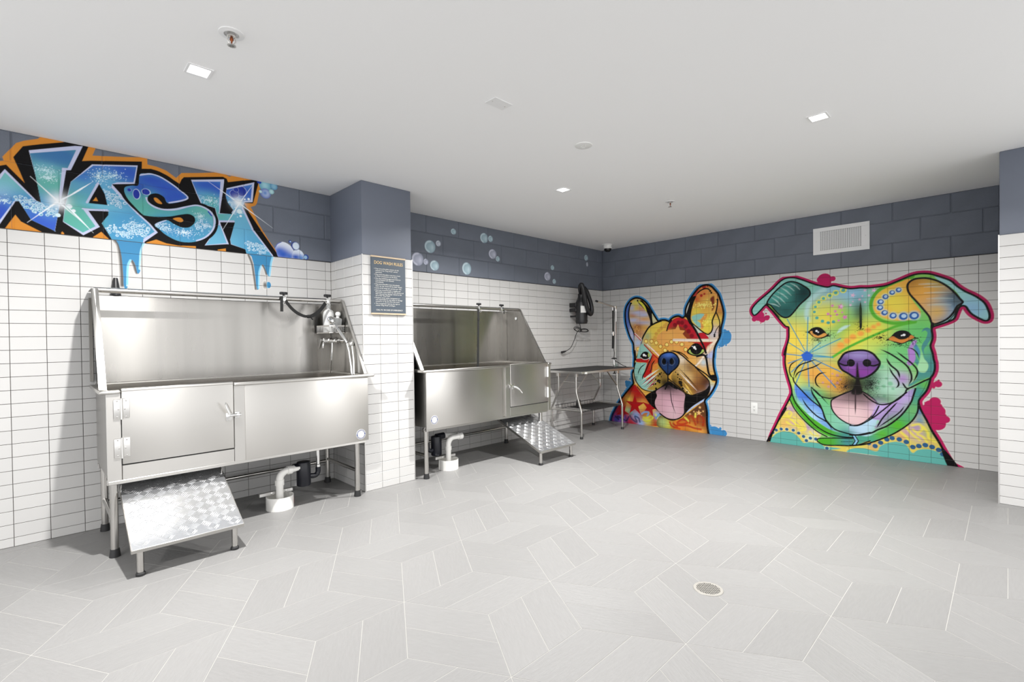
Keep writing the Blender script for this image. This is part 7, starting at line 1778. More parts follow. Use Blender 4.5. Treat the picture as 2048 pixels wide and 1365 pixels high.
('fill', ([(1.543, 1.078), (1.624, 1.136), (1.645, 1.085), (1.601, 0.999), (1.543, 1.005)], 'dfc0a0'), {'clip': 'dog', 'fe': 0.01}),
('stroke', ([(1.103, 1.168), (1.379, 1.162), (1.66, 1.161)], 0.034, 'ead8c6'), {'clip': 'dog', 'sm': 0}),
('stroke', ([(1.646, 1.15), (1.587, 1.085), (1.528, 0.998)], 0.026, 'ecd9c4'), {'clip': 'dog', 'sm': 0}),
('stroke', ([(1.403, 1.277), (1.455, 1.173), (1.499, 1.085), (1.528, 1.005)], 0.024, '0c0b0c'), {'clip': 'dog'}),
('fill', ([(1.281, 1.01), (1.317, 1.07), (1.371, 1.107), (1.432, 1.114), (1.477, 1.078), (1.506, 1.027), (1.483, 0.99), (1.423, 0.963), (1.347, 0.97)], '0c0b0c'), {'clip': 'dog', 'part': 'eye'}),
('fill', ([(1.301, 1.021), (1.332, 1.044), (1.378, 0.996), (1.438, 0.997), (1.484, 1.048), (1.502, 1.023), (1.453, 0.99), (1.393, 0.978), (1.332, 0.992)], 'a9bf62'), {'clip': 'dog', 'part': 'eye'}),
('dot', ((1.4, 1.052), (0.075, 0.072), '0c0b0c'), {'clip': 'dog', 'part': 'eye'}),
('dot', ((1.38, 1.072), 0.017, 'f2f2f2'), {'clip': 'dog'}),
('dot', ((1.396, 1.052), 0.011, 'e9e9e9'), {'clip': 'dog'}),
('dot', ((1.352, 1.085), 0.006, 'f2f2f2'), {'clip': 'dog'}),
('fill', ([(1.565, 0.998), (1.623, 1.042), (1.623, 0.952), (1.542, 0.951)], 'a9b4e0'), {'clip': 'dog', 'fe': 0.02, 'al': 0.8}),
('fill', ([(0.605, 1.089), (0.681, 1.106), (0.774, 0.988), (0.802, 0.938), (0.764, 0.895), (0.583, 0.9), (0.534, 0.855), (0.513, 0.759), (0.522, 0.656), (0.56, 0.571), (0.637, 0.507), (0.751, 0.477), (0.843, 0.487), (0.953, 0.577), (0.864, 0.689), (0.714, 0.631), (0.658, 0.696), (0.707, 0.851), (0.583, 0.857), (0.554, 0.89)], '8fc0b4'), {'clip': 'dog', 'fe': 0.004}),
('fill', ([(0.535, 0.911), (0.603, 0.917), (0.755, 0.916), (0.717, 0.86), (0.544, 0.868)], 'b01f22'), {'clip': 'dog', 'sm': 0}),
('fill', ([(0.755, 0.903), (0.802, 0.98), (0.884, 0.914), (0.883, 0.873), (0.81, 0.829), (0.771, 0.71), (0.658, 0.654), (0.678, 0.748), (0.717, 0.86)], 'b3201e'), {'clip': 'dog'}),
('blob', ((0.847, 0.922), 0.05, 'd8602c', 0.8), {'clip': 'dog'}),
('blob', ((0.837, 0.813), 0.06, 'cf7a36', 0.9), {'clip': 'dog'}),
('stroke', ([(0.672, 1.106), (0.793, 0.988), (0.893, 0.906)], 0.016, 'a81c20'), {'clip': 'dog', 'sm': 0}),
('stroke', ([(0.719, 1.106), (0.812, 1.03), (0.902, 0.948)], 0.018, 'ecd3c8'), {'clip': 'dog', 'sm': 0}),
('fill', ([(0.608, 0.943), (0.642, 0.995), (0.69, 1.012), (0.737, 0.996), (0.76, 0.954), (0.736, 0.92), (0.679, 0.906), (0.632, 0.918)], '0c0b0c'), {'clip': 'dog', 'part': 'eye'}),
('dot', ((0.741, 0.966), (0.015, 0.03), '9fb35a'), {'clip': 'dog'}),
('dot', ((0.666, 0.965), 0.018, 'f0f0f0'), {'clip': 'dog'}),
('dot', ((0.694, 0.955), 0.011, 'ededed'), {'clip': 'dog'}),
('stroke', ([(0.613, 0.934), (0.66, 0.905), (0.717, 0.909), (0.76, 0.941)], 0.006, 'd9e0d5'), {'clip': 'dog'}),
('stroke', ([(0.793, 0.963), (0.755, 0.886), (0.697, 0.766), (0.648, 0.679), (0.638, 0.627)], 0.016, '0c0b0c'), {'clip': 'dog', 'tp': 0.15}),
('stroke', ([(0.838, 0.905), (0.791, 0.845), (0.772, 0.769), (0.748, 0.726)], 0.014, '0c0b0c'), {'clip': 'dog', 'tp': 0.2}),
('stroke', ([(0.698, 0.851), (0.621, 0.798), (0.582, 0.736), (0.573, 0.697)], 0.013, '0c0b0c'), {'clip': 'dog', 'tp': 0.25}),
('stroke', ([(0.534, 0.855), (0.508, 0.759), (0.517, 0.656), (0.56, 0.571), (0.637, 0.499), (0.75, 0.472), (0.843, 0.483), (0.953, 0.569), (1.007, 0.613)], 0.014, '0c0b0c'), {'clip': 'dog'}),
('stroke', ([(0.493, 0.733), (0.498, 0.655), (0.541, 0.562)], 0.008, 'dce3da'), {'clip': 'dog'}),
('fill', ([(0.883, 0.864), (0.937, 0.775), (0.999, 0.72), (1.016, 0.646), (0.989, 0.596), (0.916, 0.525), (0.843, 0.487), (0.751, 0.485), (0.713, 0.512), (0.808, 0.636), (0.864, 0.73)], 'a98c3c'), {'clip': 'dog', 'fe': 0.03}),
('blob', ((0.971, 0.611), 0.08, '1c1710', 0.9), {'clip': 'dog'}),
('blob', ((0.945, 0.709), 0.06, '7a5a30', 0.7), {'clip': 'dog'}),
('stroke', ([(0.609, 0.6), (0.892, 0.782)], 0.03, 'cfd8ce'), {'clip': 'dog', 'sm': 0, 'tp': 0.5}),
('stroke', ([(0.618, 0.54), (0.891, 0.732)], 0.03, 'cfd8ce'), {'clip': 'dog', 'sm': 0, 'tp': 0.5}),
('stroke', ([(0.689, 0.498), (0.881, 0.64)], 0.03, 'cfd8ce'), {'clip': 'dog', 'sm': 0, 'tp': 0.5}),
('stroke', ([(0.628, 0.558), (0.864, 0.747)], 0.02, '96182c'), {'clip': 'dog', 'sm': 0, 'tp': 0.5}),
('stroke', ([(0.666, 0.526), (0.873, 0.706)], 0.02, '96182c'), {'clip': 'dog', 'sm': 0, 'tp': 0.5}),
('stroke', ([(0.713, 0.512), (0.863, 0.63)], 0.02, '96182c'), {'clip': 'dog', 'sm': 0, 'tp': 0.5}),
('dot', ((0.9, 0.715), 0.016, '17120d'), {'clip': 'dog'}),
('dot', ((0.923, 0.733), 0.009, '17120d'), {'clip': 'dog'}),
('dot', ((0.877, 0.689), 0.01, '17120d'), {'clip': 'dog'}),
('dot', ((0.84, 0.642), 0.012, '17120d'), {'clip': 'dog'}),
('dot', ((0.881, 0.623), 0.022, '17120d'), {'clip': 'dog'}),
('dot', ((0.895, 0.603), 0.014, '17120d'), {'clip': 'dog'}),
('dot', ((0.863, 0.618), 0.012, '17120d'), {'clip': 'dog'}),
('dot', ((0.835, 0.579), 0.014, '17120d'), {'clip': 'dog'}),
('dot', ((0.807, 0.569), 0.01, '17120d'), {'clip': 'dog'}),
('dot', ((0.844, 0.516), 0.016, '17120d'), {'clip': 'dog'}),
('dot', ((0.922, 0.679), 0.008, '17120d'), {'clip': 'dog'}),
('dot', ((0.904, 0.628), 0.01, '17120d'), {'clip': 'dog'}),
('dot', ((0.959, 0.73), 0.007, '17120d'), {'clip': 'dog'}),
('fill', ([(0.511, 0.551), (0.56, 0.502), (0.636, 0.422), (0.749, 0.328), (0.877, 0.231), (0.967, 0.14), (1.072, 0.119), (1.124, 0.051), (0.632, -0.007), (0.115, -0.028), (0.148, 0.098), (0.276, 0.298), (0.38, 0.421)], 'a51a1c'), {'clip': 'dog', 'part': 'chest', 'save': 'ct'}),
('blob', ((0.419, 0.336), 0.074, 'd9b04c', 0.92), {'clip': 'ct'}),
('blob', ((0.654, 0.286), 0.074, 'd9a24a', 0.92), {'clip': 'ct'}),
('blob', ((0.596, 0.247), 0.06659999999999999, 'd8b050', 0.92), {'clip': 'ct'}),
('blob', ((0.398, 0.193), 0.051800000000000006, 'a3b070', 0.92), {'clip': 'ct'}),
('blob', ((0.448, 0.163), 0.044399999999999995, '5f9a80', 0.92), {'clip': 'ct'}),
('blob', ((0.804, 0.224), 0.051800000000000006, 'd8b25a', 0.92), {'clip': 'ct'}),
('blob', ((0.536, 0.12), 0.06659999999999999, '7fa9d8', 0.92), {'clip': 'ct'}),
('blob', ((0.315, 0.061), 0.074, '3f5fb5', 0.92), {'clip': 'ct'}),
('blob', ((0.211, 0.032), 0.074, '2f4a9e', 0.92), {'clip': 'ct'}),
('blob', ((0.709, 0.07), 0.074, 'c9cf5c', 0.92), {'clip': 'ct'}),
('blob', ((0.858, 0.162), 0.051800000000000006, '8fb8d8', 0.92), {'clip': 'ct'}),
('blob', ((0.939, 0.096), 0.06659999999999999, 'cfd060', 0.92), {'clip': 'ct'}),
('blob', ((0.613, 0.025), 0.0592, '8fb3df', 0.92), {'clip': 'ct'}),
('blob', ((1.037, 0.074), 0.044399999999999995, 'd8a24c', 0.92), {'clip': 'ct'}),
('blob', ((0.244, 0.161), 0.037, '8f2030', 0.92), {'clip': 'ct'}),
('star', ((0.518, 0.266), 0.155, 'a3161a'), {'clip': 'ct', 'inner': 0.36}),
('star', ((0.748, 0.252), 0.13, 'a3161a'), {'clip': 'ct', 'inner': 0.36, 'rot': 0.25}),
('star', ((0.316, 0.15), 0.12, '9c1820'), {'clip': 'ct', 'inner': 0.36, 'rot': 0.5}),
('stroke', ([(0.201, 0.076), (0.253, 0.037), (0.232, 0.079), (0.315, 0.053), (0.376, 0.033), (0.417, 0.09)], 0.022, '1d2350'), {'clip': 'ct', 'fe': 0.01, 'al': 0.9}),
('stroke', ([(0.437, 0.11), (0.476, 0.061), (0.545, 0.034), (0.516, 0.109), (0.575, 0.09), (0.594, 0.04)], 0.022, '34365c'), {'clip': 'ct', 'fe': 0.01, 'al': 0.9}),
('stroke', ([(0.642, 0.08), (0.69, 0.059), (0.747, 0.083), (0.794, 0.122), (0.747, 0.134), (0.69, 0.102), (0.652, 0.106)], 0.022, 'c9c63a'), {'clip': 'ct', 'fe': 0.01, 'al': 0.9}),
('stroke', ([(0.831, 0.168), (0.867, 0.121), (0.894, 0.091), (0.931, 0.145)], 0.022, 'cfcf4c'), {'clip': 'ct', 'fe': 0.01, 'al': 0.9}),
('stroke', ([(0.84, 0.118), (0.886, 0.173), (0.922, 0.127), (0.957, 0.098), (0.984, 0.134)], 0.022, '5f93c4'), {'clip': 'ct', 'fe': 0.01, 'al': 0.9}),
('stroke', ([(0.624, 0.155), (0.672, 0.185), (0.729, 0.182), (0.71, 0.138)], 0.022, '6fa0cc'), {'clip': 'ct', 'fe': 0.01, 'al': 0.9}),
('stroke', ([(0.967, 0.132), (1.011, 0.104), (1.055, 0.084)], 0.022, 'd5cc4c'), {'clip': 'ct', 'fe': 0.01, 'al': 0.9}),
('stroke', ([(0.56, 0.52), (0.655, 0.423), (0.749, 0.337), (0.859, 0.246), (0.949, 0.155), (1.037, 0.123), (1.111, 0.127)], 0.02, '0c0b0c'), {'clip': 'dog'}),
('stroke', ([(0.55, 0.536), (0.636, 0.439), (0.731, 0.369), (0.841, 0.286)], 0.008, 'a5182a'), {'clip': 'dog'}),
('fill', ([(1.138, 0.972), (1.21, 0.965), (1.298, 0.899), (1.393, 0.818), (1.477, 0.755), (1.56, 0.669), (1.559, 0.603), (1.509, 0.535), (1.407, 0.486), (1.33, 0.464), (1.251, 0.492), (1.171, 0.555), (1.099, 0.61), (1.062, 0.669), (1.081, 0.739), (1.155, 0.819)], 'b5893e'), {'clip': 'dog', 'save': 'mr'}),
('blob', ((1.201, 0.914), 0.08, 'e0d3c0', 0.9), {'clip': 'mr'}),
('blob', ((1.298, 0.807), (0.08, 0.06), '6b4a34', 0.9), {'clip': 'mr'}),
('blob', ((1.476, 0.615), 0.14, '5a3322', 0.9), {'clip': 'mr'}),
('blob', ((1.409, 0.694), 0.1, '9a6a3a', 0.9), {'clip': 'mr'}),
('blob', ((1.209, 0.761), 0.09, 'c9ac78', 0.9), {'clip': 'mr'}),
('blob', ((1.305, 0.689), 0.06, 'cfae74', 0.9), {'clip': 'mr'}),
('blob', ((1.118, 0.68), 0.08, 'a08038', 0.9), {'clip': 'mr'}),
('blob', ((1.408, 0.545), 0.09, '7a4a28', 0.9), {'clip': 'mr'}),
('blob', ((1.527, 0.651), 0.08, '4d2c1e', 0.9), {'clip': 'mr'}),
('blob', ((1.09, 0.61), 0.07, '2a2010', 0.9), {'clip': 'mr'}),
('blob', ((1.18, 0.564), 0.06, '5a4218', 0.9), {'clip': 'mr'}),
('blob', ((1.286, 0.486), 0.06, 'b99440', 0.9), {'clip': 'mr'}),
('stroke', ([(1.173, 0.802), (1.425, 0.546)], 0.02, '4a2e20'), {'clip': 'mr', 'sm': 0, 'tp': 0.5, 'fe': 0.004}),
('stroke', ([(1.182, 0.743), (1.408, 0.528)], 0.02, 'e6dcd4'), {'clip': 'mr', 'sm': 0, 'tp': 0.5, 'fe': 0.004}),
('stroke', ([(1.208, 0.684), (1.39, 0.477)], 0.02, '8a6428'), {'clip': 'mr', 'sm': 0, 'tp': 0.5, 'fe': 0.004}),
('stroke', ([(1.217, 0.651), (1.356, 0.466)], 0.02, 'dcb75a'), {'clip': 'mr', 'sm': 0, 'tp': 0.5, 'fe': 0.004}),
('stroke', ([(1.127, 0.758), (1.33, 0.539)], 0.02, '8f6a3a'), {'clip': 'mr', 'sm': 0, 'tp': 0.5, 'fe': 0.004}),
('stroke', ([(1.225, 0.567), (1.33, 0.464)], 0.02, 'e4cf9a'), {'clip': 'mr', 'sm': 0, 'tp': 0.5, 'fe': 0.004}),
('dot', ((1.156, 0.72), 0.012, '17120d'), {'clip': 'dog'}),
('dot', ((1.179, 0.662), 0.012, '17120d'), {'clip': 'dog'}),
('dot', ((1.201, 0.654), 0.009, '17120d'), {'clip': 'dog'}),
('dot', ((1.19, 0.615), 0.026, '17120d'), {'clip': 'dog'}),
('dot', ((1.176, 0.628), 0.014, '17120d'), {'clip': 'dog'}),
('dot', ((1.203, 0.582), 0.016, '17120d'), {'clip': 'dog'}),
('dot', ((1.22, 0.541), 0.016, '17120d'), {'clip': 'dog'}),
('dot', ((1.18, 0.538), 0.011, '17120d'), {'clip': 'dog'}),
('dot', ((1.278, 0.502), 0.01, '17120d'), {'clip': 'dog'}),
('dot', ((1.154, 0.682), 0.008, '17120d'), {'clip': 'dog'}),
('dot', ((1.233, 0.516), 0.009, '17120d'), {'clip': 'dog'}),
('dot', ((1.123, 0.749), 0.008, '17120d'), {'clip': 'dog'}),
('fill', ([(1.175, 0.964), (1.272, 0.949), (1.342, 0.875), (1.41, 0.802), (1.477, 0.763), (1.544, 0.717), (1.478, 0.821), (1.411, 0.91), (1.325, 0.95), (1.394, 0.951), (1.512, 0.961), (1.528, 0.839), (1.56, 0.726), (1.609, 0.655), (1.625, 0.64), (1.609, 0.704), (1.577, 0.8), (1.529, 0.937)], 'dcae62'), {'clip': 'dog', 'sm': 0, 'al': 0.0}),
('fill', ([(1.411, 0.893), (1.479, 0.953), (1.521, 0.953), (1.528, 0.88), (1.548, 0.758), (1.519, 0.74), (1.444, 0.795), (1.393, 0.843)], 'd6aa62'), {'clip': 'dog'}),
('blob', ((1.495, 0.887), 0.05, 'b5cfe0', 0.8), {'clip': 'dog'}),
('stroke', ([(1.513, 0.978), (1.445, 0.886), (1.393, 0.835)], 0.022, 'eadbc9'), {'clip': 'dog', 'sm': 0}),
('fill', ([(1.544, 0.717), (1.609, 0.647), (1.633, 0.64), (1.608, 0.574), (1.559, 0.522), (1.475, 0.442), (1.407, 0.387), (1.559, 0.554), (1.576, 0.621)], 'c9c08a'), {'clip': 'dog'}),
('blob', ((1.6, 0.557), 0.05, '9fb6e0', 0.9), {'clip': 'dog'}),
('blob', ((1.475, 0.433), 0.06, 'a9c4ea', 0.9), {'clip': 'dog'}),
('fill', ([(0.901, 0.538), (1.025, 0.624), (1.089, 0.601), (1.171, 0.546), (1.251, 0.483), (1.33, 0.46), (1.407, 0.478), (1.509, 0.527), (1.564, 0.604), (1.571, 0.539), (1.525, 0.454), (1.407, 0.37), (1.311, 0.294), (1.258, 0.23), (1.204, 0.182), (1.122, 0.139), (0.992, 0.142), (0.898, 0.203), (0.782, 0.272), (0.704, 0.355), (0.694, 0.417)], '0c0b0c'), {'clip': 'dog'}),
('fill', ([(1.266, 0.24), (1.337, 0.314), (1.407, 0.366), (1.517, 0.441), (1.475, 0.392), (1.372, 0.317), (1.293, 0.251)], 'a9bfe4'), {'clip': 'dog'}),
('fill', ([(0.882, 0.51), (0.958, 0.55), (1.043, 0.573), (1.135, 0.535), (1.215, 0.498), (1.251, 0.458), (1.243, 0.398), (1.233, 0.313), (1.231, 0.227), (1.186, 0.167), (1.113, 0.138), (1.02, 0.137), (0.936, 0.172), (0.869, 0.227), (0.831, 0.285), (0.827, 0.347), (0.857, 0.42), (0.843, 0.472)], 'c49aa4'), {'clip': 'dog', 'save': 'tg', 'part': 'tongue'}),
('blob', ((1.015, 0.545), (0.25, 0.1), '2a2024', 0.9), {'clip': 'tg'}),
('blob', ((1.05, 0.305), 0.12, 'd6a8b8', 0.8), {'clip': 'tg'}),
('blob', ((1.086, 0.196), 0.1, 'd9b8bf', 0.7), {'clip': 'tg'}),
('stroke', ([(1.047, 0.53), (1.056, 0.435), (1.073, 0.333), (1.123, 0.199)], 0.012, '2a2024'), {'clip': 'dog', 'tp': 0.3}),
('fill', ([(1.508, 0.395), (1.524, 0.306), (1.535, 0.16), (1.547, -0.011), (0.896, -0.009), (0.898, 0.159), (1.011, 0.11), (1.122, 0.118), (1.204, 0.157), (1.266, 0.214), (1.372, 0.3), (1.474, 0.384)], '5d3a22'), {'clip': 'dog', 'part': 'chest', 'save': 'c2'}),
('blob', ((1.01, 0.057), 0.0765, 'cfcf55', 0.92), {'clip': 'c2'}),
('blob', ((0.935, 0.075), 0.068, 'a9bf7a', 0.92), {'clip': 'c2'}),
('blob', ((1.131, 0.08), 0.068, 'd8822e', 0.92), {'clip': 'c2'}),
('blob', ((1.265, 0.087), 0.085, 'd9762c', 0.92), {'clip': 'c2'}),
('blob', ((1.352, 0.055), 0.085, 'e09a3c', 0.92), {'clip': 'c2'}),
('blob', ((1.455, 0.026), 0.0765, 'e8a44c', 0.92), {'clip': 'c2'}),
('blob', ((1.175, 0.025), 0.0765, 'e0862f', 0.92), {'clip': 'c2'}),
('blob', ((1.405, 0.145), 0.068, 'b35a28', 0.92), {'clip': 'c2'}),
('blob', ((1.489, 0.122), 0.059500000000000004, '9a4a24', 0.92), {'clip': 'c2'}),
('star', ((1.444, 0.319), 0.022, 'e6b878'), {'clip': 'c2'}),
('star', ((1.431, 0.248), 0.04, 'e6b878'), {'clip': 'c2'}),
('star', ((1.315, 0.219), 0.022, 'e6b878'), {'clip': 'c2'}),
('star', ((1.367, 0.258), 0.014, 'e6b878'), {'clip': 'c2'}),
('star', ((1.486, 0.274), 0.016, 'e6b878'), {'clip': 'c2'}),
('star', ((1.465, 0.218), 0.01, 'e6b878'), {'clip': 'c2'}),
('stroke', ([(1.039, 0.087), (1.066, 0.038), (1.139, 0.029), (1.085, 0.075)], 0.024, 'b03018'), {'clip': 'c2', 'fe': 0.008, 'al': 0.9}),
('stroke', ([(1.14, 0.09), (1.203, 0.14), (1.266, 0.129), (1.274, 0.105), (1.203, 0.08), (1.149, 0.082)], 0.024, 'b5341c'), {'clip': 'c2', 'fe': 0.008, 'al': 0.9}),
('stroke', ([(1.139, 0.055), (1.265, 0.07), (1.37, 0.049), (1.455, 0.043)], 0.024, 'b5341c'), {'clip': 'c2', 'fe': 0.008, 'al': 0.9}),
('stroke', ([(1.309, 0.109), (1.301, 0.184), (1.328, 0.204), (1.362, 0.157), (1.387, 0.093)], 0.024, 'a83a1c'), {'clip': 'c2', 'fe': 0.008, 'al': 0.9}),
('stroke', ([(1.413, 0.121), (1.414, 0.196), (1.448, 0.216), (1.49, 0.171), (1.481, 0.096)], 0.024, 'a03418'), {'clip': 'c2', 'fe': 0.008, 'al': 0.9}),
('stroke', ([(1.388, 0.235), (1.384, 0.193)], 0.024, 'e6d65a'), {'clip': 'c2', 'fe': 0.008, 'al': 0.9}),
('stroke', ([(1.248, 0.17), (1.292, 0.132)], 0.024, 'e2cf55'), {'clip': 'c2', 'fe': 0.008, 'al': 0.9}),
('stroke', ([(1.149, 0.073), (1.13, 0.028), (1.175, 0.017)], 0.024, 'c0451f'), {'clip': 'c2', 'fe': 0.008, 'al': 0.9}),
('stroke', ([(1.508, 0.395), (1.524, 0.323), (1.533, 0.225), (1.533, 0.127), (1.551, -0.006)], 0.024, '0c0b0c'), {'clip': 'dog'}),
('stroke', ([(1.047, 1.027), (1.13, 1.015), (1.219, 0.965), (1.298, 0.899), (1.393, 0.826), (1.478, 0.771), (1.544, 0.725), (1.609, 0.655)], 0.018, '0c0b0c'), {'clip': 'dog', 'tp': 0.1}),
('stroke', ([(1.139, 1.024), (1.237, 0.982), (1.307, 0.916)], 0.014, '0c0b0c'), {'clip': 'dog', 'tp': 0.2}),
('stroke', ([(1.411, 0.96), (1.496, 0.978), (1.529, 0.937), (1.545, 0.839), (1.565, 0.742), (1.634, 0.672)], 0.026, '0c0b0c'), {'clip': 'dog'}),
('stroke', ([(1.393, 0.818), (1.477, 0.739), (1.56, 0.661), (1.563, 0.587), (1.509, 0.531), (1.407, 0.485), (1.33, 0.462), (1.251, 0.492), (1.171, 0.555), (1.099, 0.606), (1.025, 0.658)], 0.015, '0c0b0c'), {'clip': 'dog'}),
('stroke', ([(1.568, 0.62), (1.571, 0.555), (1.525, 0.462), (1.407, 0.378), (1.302, 0.294), (1.204, 0.178), (1.113, 0.13), (1.011, 0.127), (0.898, 0.185)], 0.017, '0c0b0c'), {'clip': 'dog'}),
('fill', ([(1.56, 0.718), (1.642, 0.738), (1.654, 0.682), (1.609, 0.663)], '0c0b0c'), {'clip': 'dog'}),
('dot', ((1.019, 1.024), 0.01, '0c0b0c'), {'clip': 'dog'}),
('fill', ([(0.884, 0.9), (0.898, 0.943), (0.935, 0.981), (1.0, 1.004), (1.072, 1.005), (1.134, 0.972), (1.172, 0.915), (1.168, 0.857), (1.133, 0.806), (1.07, 0.753), (1.019, 0.709), (0.97, 0.749), (0.915, 0.807), (0.887, 0.849)], '1b2f57'), {'clip': 'dog', 'save': 'ns', 'part': 'nose'}),
('blob', ((1.036, 0.971), (0.1, 0.04), '4a6fc0', 1), {'clip': 'ns'}),
('blob', ((0.979, 0.792), 0.06, '24406e', 0.7), {'clip': 'ns'}),
('blob', ((1.089, 0.913), 0.04, '16233f', 0.7), {'clip': 'ns'}),
('stroke', ([(0.884, 0.9), (0.898, 0.943), (0.935, 0.981), (1.0, 1.004), (1.072, 1.005), (1.134, 0.972), (1.172, 0.915), (1.168, 0.857), (1.133, 0.806), (1.07, 0.753), (1.019, 0.709), (0.97, 0.749), (0.915, 0.807), (0.887, 0.849)], 0.02, '0c0b0c'), {'closed': 1, 'clip': 'dog'}),
('dot', ((0.962, 0.885), (0.03, 0.042), '07080c'), {'clip': 'ns'}),
('dot', ((1.071, 0.888), (0.03, 0.042), '07080c'), {'clip': 'ns'}),
('stroke', ([(0.944, 0.927), (0.925, 0.876), (0.952, 0.834), (0.998, 0.844)], 0.009, '4d6080'), {'clip': 'ns', 'al': 0.8}),
('stroke', ([(1.089, 0.93), (1.115, 0.88), (1.085, 0.838), (1.043, 0.845)], 0.009, '4d6080'), {'clip': 'ns', 'al': 0.8}),
('stroke', ([(1.017, 0.878), (1.015, 0.709)], 0.01, '0c0b0c'), {'clip': 'dog'}),
('stroke', ([(1.015, 0.717), (1.014, 0.607), (0.977, 0.52)], 0.02, '0c0b0c'), {'clip': 'dog'}),
('stroke', ([(1.014, 0.607), (1.068, 0.56), (1.139, 0.531)], 0.016, '0c0b0c'), {'clip': 'dog'}),
('blob', ((1.014, 0.574), (0.06, 0.05), '0c0b0c', 0.8), {'clip': 'dog'}),
('stroke', ([(0.115, -0.028), (0.121, 0.022), (0.148, 0.098), (0.213, 0.212), (0.276, 0.306), (0.37, 0.42), (0.471, 0.532), (0.497, 0.568), (0.487, 0.637), (0.483, 0.706), (0.509, 0.777), (0.514, 0.846), (0.52, 0.933), (0.526, 1.019), (0.534, 0.897), (0.512, 0.991), (0.508, 1.072), (0.499, 1.129), (0.453, 1.211), (0.417, 1.302), (0.385, 1.41), (0.376, 1.51), (0.382, 1.592), (0.406, 1.656), (0.459, 1.719), (0.515, 1.748), (0.57, 1.752), (0.634, 1.732), (0.696, 1.687), (0.74, 1.637), (0.792, 1.555), (0.843, 1.474), (0.885, 1.422), (0.928, 1.432), (0.987, 1.43), (1.045, 1.408), (1.04, 1.411), (1.081, 1.451), (1.13, 1.472), (1.178, 1.474), (1.226, 1.453), (1.262, 1.482), (1.266, 1.549), (1.29, 1.615), (1.337, 1.694), (1.384, 1.757), (1.437, 1.811), (1.49, 1.84), (1.549, 1.845), (1.6, 1.823), (1.643, 1.776), (1.685, 1.72), (1.713, 1.639), (1.737, 1.553), (1.747, 1.482), (1.736, 1.397), (1.714, 1.306), (1.71, 1.242), (1.689, 1.178), (1.652, 1.107), (1.63, 1.042), (1.623, 0.952), (1.624, 0.996), (1.617, 0.915), (1.622, 0.826), (1.638, 0.754), (1.654, 0.69), (1.649, 0.633), (1.616, 0.558), (1.567, 0.481), (1.508, 0.411), (1.524, 0.339), (1.536, 0.258), (1.535, 0.16), (1.543, 0.062), (1.555, -0.002)], 0.024, '0c0b0c'), {'part': 'outline'}),
('fill', ([(0.109, -0.029), (0.115, 0.04), (0.17, 0.145), (0.266, 0.288), (0.286, 0.289), (0.191, 0.138), (0.147, 0.043), (0.141, -0.028)], '14204a'), {})]

